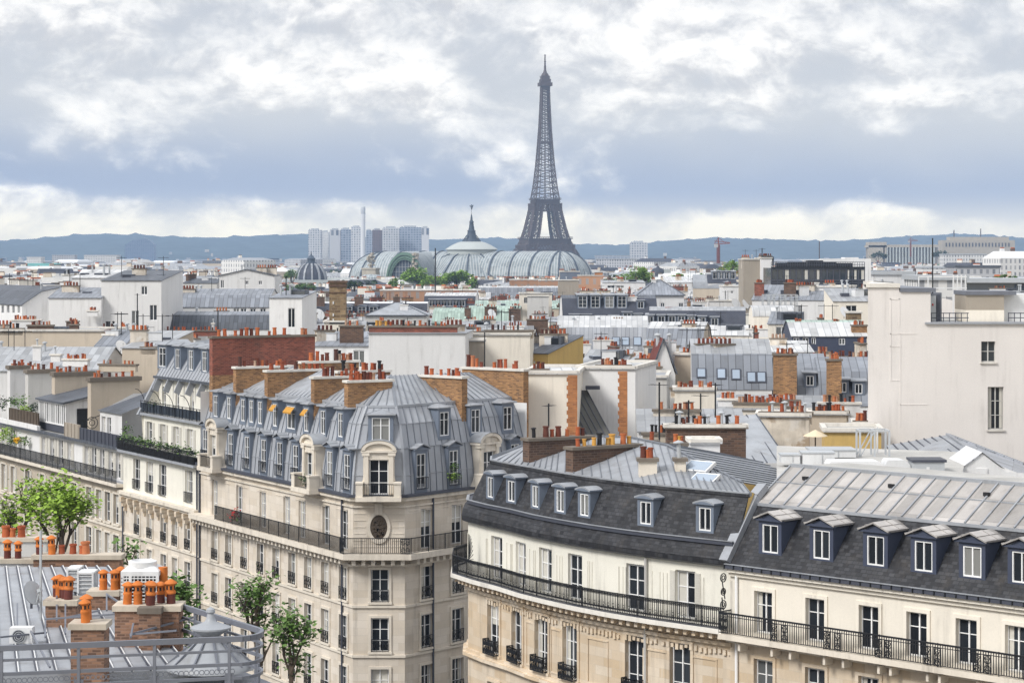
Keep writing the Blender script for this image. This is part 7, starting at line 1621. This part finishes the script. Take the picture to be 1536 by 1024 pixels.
def block(label, x0, x1, yt, Y, dep, m, name='building_block', rm='metal_grey'):
    root = thing(name, label, 'building', ((PX(x0, Y)+PX(x1, Y))/2, Y+dep/2, 0)); b = MB(); b.use(m); b.bx(PX(x0, Y), PX(x1, Y), Y, Y+dep, 0, PZ(yt, Y)); b.build('wall', root); r = MB(); r.use(rm); r.bx(PX(x0, Y)-.4, PX(x1, Y)+.4, Y-.4, Y+dep+.4, PZ(yt, Y), PZ(yt, Y)+.8); r.build('roof', root)
for a in (('teal green glazed low roof at far left below the hills', 40, 84, 396, 2100, 20, 'teal_roof', 'glazed_hall', 'teal_roof'), ('white ministry block with a window grid, far left below the hills', 126, 176, 383, 3200, 24, 'far_white'), ('grey flat block left of the white ministry block', 78, 112, 383, 3300, 20, 'far_grey'), ('pale banded block at the far left skyline', 40, 62, 386, 2700, 20, 'far_white'), ('long dark blue horizontal office bar right of the iron tower', 893, 945, 384, 3000, 20, 'slab_blue'), ('wide dark low block with a pale base under the lone white slab', 895, 962, 389, 2300, 18, 'far_grey'), ('dark glazed low office with a roof garden, right edge of the picture', 1450, 1560, 424, 400, 14, 'glass_dark'), ('white office wing with glass bays behind the pinkish wall', 1378, 1450, 420, 380, 14, 'far_white'), ('long white terrace block with round arches behind the pinkish wall', 1310, 1370, 412, 520, 14, 'white_wall'), ('white modern block with stepped cubes in the right distance', 1384, 1420, 402, 1100, 18, 'far_white'), ('blue-banded flat office below the pillared palace wing', 1416, 1480, 382, 1900, 20, 'far_white'), ('dark slate barrel-roofed hall in the right distance', 1434, 1500, 401, 900, 22, 'far_grey', 'hall', 'zinc_dark')): block(*a)
# ---------------------------------------------------------------- far trees and park
def crown_tree(label, x0, x1, yt, yb, Y, m='leaf_far', n=4200, seed=1, leaf=1.0, blobs=22, cat='tree', dep=None):
    VIS.append((x0+2, x1-2, yb-2, Y)); rng = random.Random(seed); root = thing('park_tree', label, cat, (PX((x0+x1)/2, Y), Y, 0)); X0, X1, z0, z1 = PX(x0, Y), PX(x1, Y), PZ(yb, Y), PZ(yt, Y); w, h = X1-X0, z1-z0; c = MB(); c.use(m); dep = dep or min(w, 14); bl = []
    for i in range(blobs):
        u = rng.uniform(-.85, .85); top = sqrt(max(.05, 1-abs(u)**2.4)); r = rng.uniform(.16, .30)*h; bl.append((V((X0+X1)/2+u*w/2, Y+rng.uniform(-.5, .5)*dep, z0+rng.uniform(.25, 1)*(h*top-r)), r*rng.uniform(.9, 1.5)))
    for i in range(n):
        o, r = rng.choice(bl); d = V(rng.gauss(0, 1), rng.gauss(0, 1), rng.gauss(0, 1)).normalized()*r*rng.uniform(.55, 1.08); d.z *= .8; p = o+d
        leaf_quad(c, p, leaf*rng.uniform(.5, 1.4), rng)
    c.build('crown', root); t = MB(); t.use('bark'); p = V((X0+X1)/2, Y, 0); q = V((X0+X1)/2, Y, z0+h*.4); t.tube([p, p.lerp(q, .6), q], [.6, .45, .3], 6)
    for o, r in bl[:6]: t.bar(p.lerp(q, .75), o, .25)
    t.build('trunk', root); return root
crown_tree('bright round tree in front of the arched palace gable', 603, 642, 400, 430, 1180, seed=2, leaf=1.3)
crown_tree('wide bright tree right of the radio mast below the palace dome', 655, 714, 404, 430, 1150, seed=3, leaf=1.3)
crown_tree('low bushy tree at the foot of the sculpture pylon', 583, 606, 416, 430, 1100, seed=4, n=1400, leaf=.7)
crown_tree('small bright tree right of the arched gable foot', 630, 662, 411, 428, 1120, seed=5, n=1700, leaf=.7)
crown_tree('large bright round tree over the pale blue flat roof', 931, 982, 398, 424, 800, seed=6, leaf=.6, n=3000)
crown_tree('bright green tree row, left half, right of the small slate dome', 1003, 1038, 408, 424, 900, seed=7, leaf=.6, n=2200)
crown_tree('bright green tree row, right half, beside the hipped pavilion', 1034, 1076, 409, 424, 880, seed=8, leaf=.6, n=2200)
crown_tree('bushy green tree climbing behind the slate dormered roof', 1076, 1116, 387, 415, 760, seed=9, leaf=.5, n=2400)
crown_tree('dark round trees in front of the slate dome', 425, 478, 421, 440, 1000, 'leaf_mid', seed=10, leaf=.7, n=2600)
crown_tree('dark small tree right of the brown stone chimney tower', 519, 544, 420, 433, 900, 'leaf_dark', seed=11, n=1300, leaf=.6)
crown_tree('dark bushy tree left of the slate dome', 428, 446, 402, 418, 1250, 'leaf_mid', seed=12, n=1200, leaf=.8)
crown_tree('dull green tree between the tall white house and the far roofs', 218, 250, 405, 424, 700, 'leaf_mid', seed=13, n=1600, leaf=.5)
crown_tree('green shrubs in planters on the dark office roof, right edge', 1490, 1530, 411, 422, 412, 'leaf_mid', seed=14, n=1300, leaf=.3, cat='shrub')
crown_tree('dark trees below the pillared palace wing', 1306, 1330, 376, 388, 2700, 'leaf_dark', seed=15, n=1200, leaf=1.6)
crown_tree('dark trees right of the pillared palace wing', 1400, 1424, 373, 386, 2650, 'leaf_dark', seed=16, n=1200, leaf=1.6)
# ---------------------------------------------------------------- the other roofs between, each house its own thing
def limit_z(X, Y, hw):
    """highest roof that does not hide what the photo shows behind"""
    z = 60.0; x0, x1 = 768+F*(X-hw)/Y, 768+F*(X+hw)/Y
    for a, c, vb, Yh in VIS:
        if Yh > Y and x1 > a and x0 < c: z = min(z, ZC-(vb-HZ)*Y/F)
    return z
def free(x0, x1, y0, y1):
    return all(x1 < a or x0 > c or y1 < e or y0 > f for a, c, e, f in OCC)
LAND = [(100, 'white house'), (330, 'zinc hall'), (420, 'slate dome'), (505, 'chimney tower'), (600, 'party wall'), (706, 'palace spire'), (760, 'copper roofs'), (815, 'iron tower'), (900, 'slate range'), (990, 'white pavilion'), (1090, 'dormer row'), (1228, 'glass offices'), (1360, 'pillared wing'), (1480, 'stone pavilion')]
USED = set()
def clutter_mesh(k):
    def mk():
        m = MB()
        if k == 0: m.use('metal_white'); m.bx(-.7, .7, -.5, .5, -1.2, .7); m.use('metal_grey'); m.bx(-.75, .75, -.55, .55, .7, .78)
        elif k == 1: m.use('metal_grey'); m.tube([V(0, 0, -1), V(0, 0, 1.3)], .13, 6); m.lathe((0, 0, 1.3), [(.26, 0), (.24, .12), (0, .2)], 8)
        elif k == 2:
            m.use('iron'); m.bar((0, 0, -1), (0, 0, 2.6), .06); m.bar((-.7, 0, 2.4), (.7, 0, 2.4), .05)
            for i in range(5): m.bar((-.6+.3*i, -.35, 2.4), (-.6+.3*i, .35, 2.4), .04)
        elif k == 3: m.use('iron_grey'); m.bx(-.55, .55, -.75, .75, -.4, .22); m.use('glass_sky'); m.bx(-.45, .45, -.65, .65, .22, .25)
        elif k == 4: m.use('stained_wall'); m.bx(-.9, .9, -.35, .35, -1.5, .9); m.use('cap_stone'); m.bx(-1, 1, -.42, .42, .9, 1.02); m.use('terracotta'); [m.lathe((-.6+.4*i, 0, 1.02), [(.14, 0), (.12, .45), (.1, .45)], 6) for i in range(4)]
        else: m.use('zinc_dark'); m.bx(-1.1, 1.1, -.8, .8, -1.2, .8); m.use('glass'); m.bx(-.8, .8, -.82, -.78, -.1, .6)
        return m.mesh(('vent_box', 'vent_pipe', 'aerial', 'skylight', 'small_chimney', 'roof_hatch')[k])
    return cached(('cl', k), mk)
def clutter(root, A, d, n, w, dep, z, rng):
    for i in range(rng.randint(4, 8)):
        k = rng.choice((0, 1, 1, 2, 2, 3, 3, 4, 4, 5) if rng is CITY_RNG else (0, 1, 1, 2, 2, 3, 3, 5)); p = A+d*(w*rng.uniform(.1, .9))-n*(dep*rng.uniform(.3, .62)); me = clutter_mesh(k)
        put(me, me.name.split('.')[0], root, TM((p.x, p.y, z-.35), atan2(d.y, d.x)+rng.choice((0, 0, .4))))
def auto_house(X, Y, w, dep, ang, z, rng):
    wall = rng.choice(['white_wall']*5+['cream_wall']*4+['ivory_wall']*2+['beige_wall']*2+['grey_wall']*2); kind = rng.choice(['mansard']*6+['gable']*4+['shed']*2+['flat']*2+['hip']*2)
    rm = rng.choice(['zinc']*4+['zinc_blue', 'zinc_dark', 'zinc_dark', 'zinc_dark', 'zinc_pale', 'slate_far', 'slate_far', 'slate_far', 'zinc_white']); up = rng.choice(['zinc_pale', 'zinc', 'zinc_white', 'zinc_pale']); near = Y < 420
    d = Vector((cos(ang), sin(ang))); n = out_n(d); c = Vector((X, Y)); A, B = c-d*w/2+n*dep/2, c+d*w/2+n*dep/2; mh = rng.uniform(2.2, 3.4); ri = rng.uniform(.6, 1.6); ze = z-(mh+ri if kind == 'mansard' else ri)
    if ze < 6: return None
    px = 768+F*X/Y; lm = min(LAND, key=lambda q: abs(q[0]-px)); side = 'right of' if px > lm[0]+14 else 'left of' if px < lm[0]-14 else 'just below'
    cw = {'white_wall': 'white', 'cream_wall': 'cream', 'ivory_wall': 'ivory', 'beige_wall': 'beige', 'grey_wall': 'grey'}[wall]; rw = {'zinc': 'grey zinc', 'zinc_blue': 'blue zinc', 'zinc_dark': 'dark zinc', 'zinc_pale': 'pale zinc', 'slate_far': 'dark slate', 'zinc_white': 'whitish zinc'}[rm]; kw = {'mansard': 'mansard', 'gable': 'gable', 'shed': 'lean-to', 'flat': 'roof', 'hip': 'saddle'}[kind]
    npots = rng.randint(4, 9); nst = rng.choice((1, 2, 2, 3))
    dist = 'nearer' if Y < 260 else 'middle' if Y < 420 else 'far'
    for k in range(60):
        lab = '%s house, %s %s, %d stacks of %d pots, %s row, %s %s' % (cw, rw, kw, nst, npots, dist, side, lm[1])
        if nst == 1: lab = lab.replace('1 stacks', 'one stack')
        if lab not in USED: break
        npots = 4+(npots-3) % 8
        if k % 8 == 7: nst = 1+nst % 3
    USED.add(lab)
    root = thing('house', lab, 'house', (X, Y, 0), 'houses crowding the middle distance'); win = []
    if near: k = int(w/2.6); win = [(w*(i+.5)/k, 1.05, ze-2.5, ze-.6) for i in range(k)]
    if kind == 'mansard': prof, st = [(0, ze), (mh*.45, ze+mh), (dep/2, z), (dep-mh*.45, ze+mh), (dep, ze)], [rm, up, up, rm]
    elif kind == 'shed': prof, st = [(0, ze), (dep, z)], [rm]
    elif kind == 'flat': prof, st = [(0, z), (dep, z)], ['gravel_roof' if rng.random() < .5 else 'zinc_plain']
    else: prof, st = [(0, ze), (dep/2, z), (dep, ze)], [rm]
    a, _, _ = profile_house(root, A, B, dep, prof, wall, st, win, 'far')
    if kind == 'mansard' and Y < 480:
        k = int(w/3.2)
        for i in range(k): p = A+d*(w*(i+.5)/k)-n*.35; dormer(root, (p.x, p.y, ze+.5), a, 1.3, 1.7, 1.4, 'lid', rng.choice(['dormer_blue', 'zinc_plain']) if 0 else 'dormer_blue', 'zinc_plain', .9, 1.3, .15)
    ends = [0.02, .98, .5][:nst]; cm = rng.choice(['brick_red', 'brick_ochre', 'brick_brown', 'beige_wall', 'white_wall', 'stained_wall', 'cream_wall'])
    for e in ends:
        p = A+d*(w*e); i0, i1 = dep*rng.uniform(.12, .3), dep*rng.uniform(.55, .85)
        if rng.random() < .35: q0, q1 = p-n*(dep*.5)-d*1.6, p-n*(dep*.5)+d*1.6
        else: q0, q1 = p-n*i0, p-n*i1
        chimney(root, q0, q1, ze-.5, z+rng.uniform(.3, 1.2), .6, cm, 'cap_stone', npots, rng.choice(['aaab', 'aab', 'aabk', 'aac']), rng=rng, scale=.85)
    clutter(root, A, d, n, w, dep, z, rng)
    return root
for root_, A_2, d_2, n_2, w_2, dep_2, z_2 in HOUSES: clutter(root_, A_2, d_2, n_2, w_2, dep_2, z_2, CITY_RNG)
rc_ = random.Random(42); Y = 168.0; count = 0
while Y < 620:
    step = 8.5 if Y < 330 else 12; hwid = Y*.232+6; X = -hwid+rc_.uniform(0, 8)
    while X < hwid:
        w = rc_.uniform(7, 13); dep = rc_.uniform(6.5, 9.5); ang = rc_.choice([0, 0, 0, radians(-60), radians(-45), radians(30), radians(-12), radians(14)]); cy = Y+rc_.uniform(-3, 3)
        c_, s_ = abs(cos(ang)), abs(sin(ang)); ex, ey = (w*c_+dep*s_)/2, (w*s_+dep*c_)/2
        z = min(rc_.gauss(24.3, 1.9), limit_z(X, cy-ey, ex)-.9)
        if z > 12 and free(X-ex, X+ex, cy-ey, cy+ey) and count < 270:
            if auto_house(X, cy, w, dep, ang, z, rc_): count += 1
        X += w*.5+5
    Y += step
# ---------------------------------------------------------------- beyond: the endless roofs, too many to count
def distant():
    rng = random.Random(77); b = MB(); Y = 560.0
    walls = ['far_white']*4+['far_cream']*4+['far_grey']*2+['white_wall', 'beige_wall']; roofs = ['zinc_plain', 'zinc_pale', 'zinc_dark', 'slate_far', 'slate_far', 'metal_white', 'gravel_roof']
    while Y < 5200:
        g = 22+Y*.012; hw = Y*.236+20; X = -hw+rng.uniform(0, g)
        while X < hw:
            w, dep, h = g*rng.uniform(.45, .8), g*rng.uniform(.4, .6), rng.gauss(23.5, 2.6); yy = Y+rng.uniform(-.3, .3)*g; lim = limit_z(X, yy, w*.7)-1
            if Y > 1000 and rng.random() < .05: h += rng.uniform(3, 9)
            h = min(h, lim); R_ = max(w, dep)*.62
            if h > 8 and free(X-R_, X+R_, yy-R_, yy+R_):
                ang = rng.choice((0, .3, -.5, .8, -1.0)); M = TM((X, yy, 0), ang); b.T = M; mh = rng.uniform(2, 4); rm = rng.choice(roofs); e = h-mh
                b.use(rng.choice(walls)); P_ = [(-w/2, -dep/2), (w/2, -dep/2), (w/2, dep/2), (-w/2, dep/2)]; b.prism(P_, 0, e, False)
                k = rng.uniform(1.0, dep*.45); i = [(-w/2+k*.4, -dep/2+k), (w/2-k*.4, -dep/2+k), (w/2-k*.4, dep/2-k), (-w/2+k*.4, dep/2-k)]; b.use(rm)
                b.add([V(*p, e) for p in P_]+[V(*p, h-.6) for p in i], [(j, (j+1) % 4, 4+(j+1) % 4, 4+j) for j in range(4)]); b.use(rng.choice(['zinc_pale', 'metal_white', 'zinc_plain', rm])); b.add([V(*p, h-.6) for p in i], [(0, 1, 2, 3)])
                if Y < 2600:
                    for q in range(rng.choice((1, 2, 2, 3))):
                        x, y = rng.uniform(-w*.45, w*.45), rng.uniform(-dep*.2, dep*.2); L = rng.uniform(1.5, 4); b.use(rng.choice(['cream_wall', 'brick_brown', 'beige_wall', 'white_wall'])); b.bx(x-L/2, x+L/2, y-.4, y+.4, e, h+.8); b.use('terracotta' if rng.random() < .45 else 'cap_stone'); b.bx(x-L/2+.1, x+L/2-.1, y-.2, y+.2, h+.8, h+1.3)
            X += g*rng.uniform(.7, 1.1)
        Y += g*.75
    b.T = None; o = b.build('distant_rooftops'); o['kind'] = 'stuff'; o['label'] = 'sea of pale distant rooftops reaching to the hills'; o['category'] = 'rooftops'
    # woods between the far roofs
    b = MB()
    for i in range(220):
        Y = rng.uniform(900, 4800); X = rng.uniform(-1, 1)*Y*.235; lim = min(limit_z(X, Y, 12)-1, rng.uniform(20, 27))
        if lim < 12 or not free(X-10, X+10, Y-10, Y+10): continue
        for k in range(60): a = rng.uniform(0, 6.3); r = 8*sqrt(rng.random()); b.use('leaf_dark' if i % 3 else 'leaf_mid'); leaf_quad(b, V(X+r*1.6*cos(a), Y+r*sin(a), lim-rng.random()**2*7), rng.uniform(2, 4.5), rng)
    o = b.build('distant_woods'); o['kind'] = 'stuff'; o['label'] = 'dark tree clumps scattered among the distant rooftops'; o['category'] = 'woods'
distant()
def hills():
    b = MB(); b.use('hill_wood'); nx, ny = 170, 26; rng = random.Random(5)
    top = [(-200, 360), (0, 357), (60, 355), (130, 352), (230, 351), (330, 351.5), (430, 352), (520, 354), (640, 356), (720, 357), (780, 359), (870, 366), (940, 364), (985, 360), (1060, 357.5), (1130, 359), (1200, 359), (1290, 356), (1380, 353.5), (1450, 352), (1536, 354), (1750, 357)]
    def ty(x):
        for (a, p), (c, q) in zip(top, top[1:]):
            if x <= c: return p+(q-p)*(x-a)/(c-a)
        return 357
    G = []
    for j in range(ny+1):
        t = j/ny; Y = 5600+t*3400; row = []
        for i in range(nx+1):
            x = -190+1920*i/nx; s = t*t*(3-2*t); z = (PZ(ty(x), 9000))*s*(.94+.06*sin(x*.02+t*5))+(rng.uniform(-4, 4)+6*sin(x*.13+j)*.6)*(.3+t)*(t < 1)+rng.uniform(0, 3.5)*(t == 1); row.append(V(PX(x, 9000)*(Y/9000)**.75, Y, max(z, .2)))
        G.append(row)
    for r0, r1 in zip(G, G[1:]): b.loft(r0, r1)
    b.loft(G[-1], [V(p.x, p.y+900, .2) for p in G[-1]]); o = b.build('hills'); structure(o)
    b = MB(); walls = ['far_white', 'far_cream', 'far_grey', 'far_grey']
    for i in range(1500):
        j = min(int(abs(rng.gauss(0, 4.5))), ny-2); k = rng.randrange(nx); p = G[j][k]; w = rng.uniform(5, 15)
        if j > 8 and rng.random() < .8: continue
        b.use(rng.choice(walls)); b.box(p+V(rng.uniform(-20, 20), 0, 5), (w, 9, rng.uniform(5, 12)), 0)
    o = b.build('hillside_houses'); o['kind'] = 'stuff'; o['label'] = 'white specks of houses scattered over the far hillside'; o['category'] = 'houses'
hills()
# ---------------------------------------------------------------- the air itself
def haze():
    m = bpy.data.materials.new('haze'); m.use_nodes = True; nt = m.node_tree; nt.nodes.clear(); o = nt.nodes.new('ShaderNodeOutputMaterial'); v = nt.nodes.new('ShaderNodeVolumePrincipled'); nt.links.new(v.outputs[0], o.inputs['Volume'])
    v.inputs['Color'].default_value = (.50, .69, 1.0, 1); v.inputs['Density'].default_value = HAZE; v.inputs['Anisotropy'].default_value = .0; MATS['haze'] = m
    b = MB(); b.use('haze'); b.bx(-4200, 4200, -80, 10300, -1.2, 340); h = b.build('haze'); h['kind'] = 'stuff'
haze()
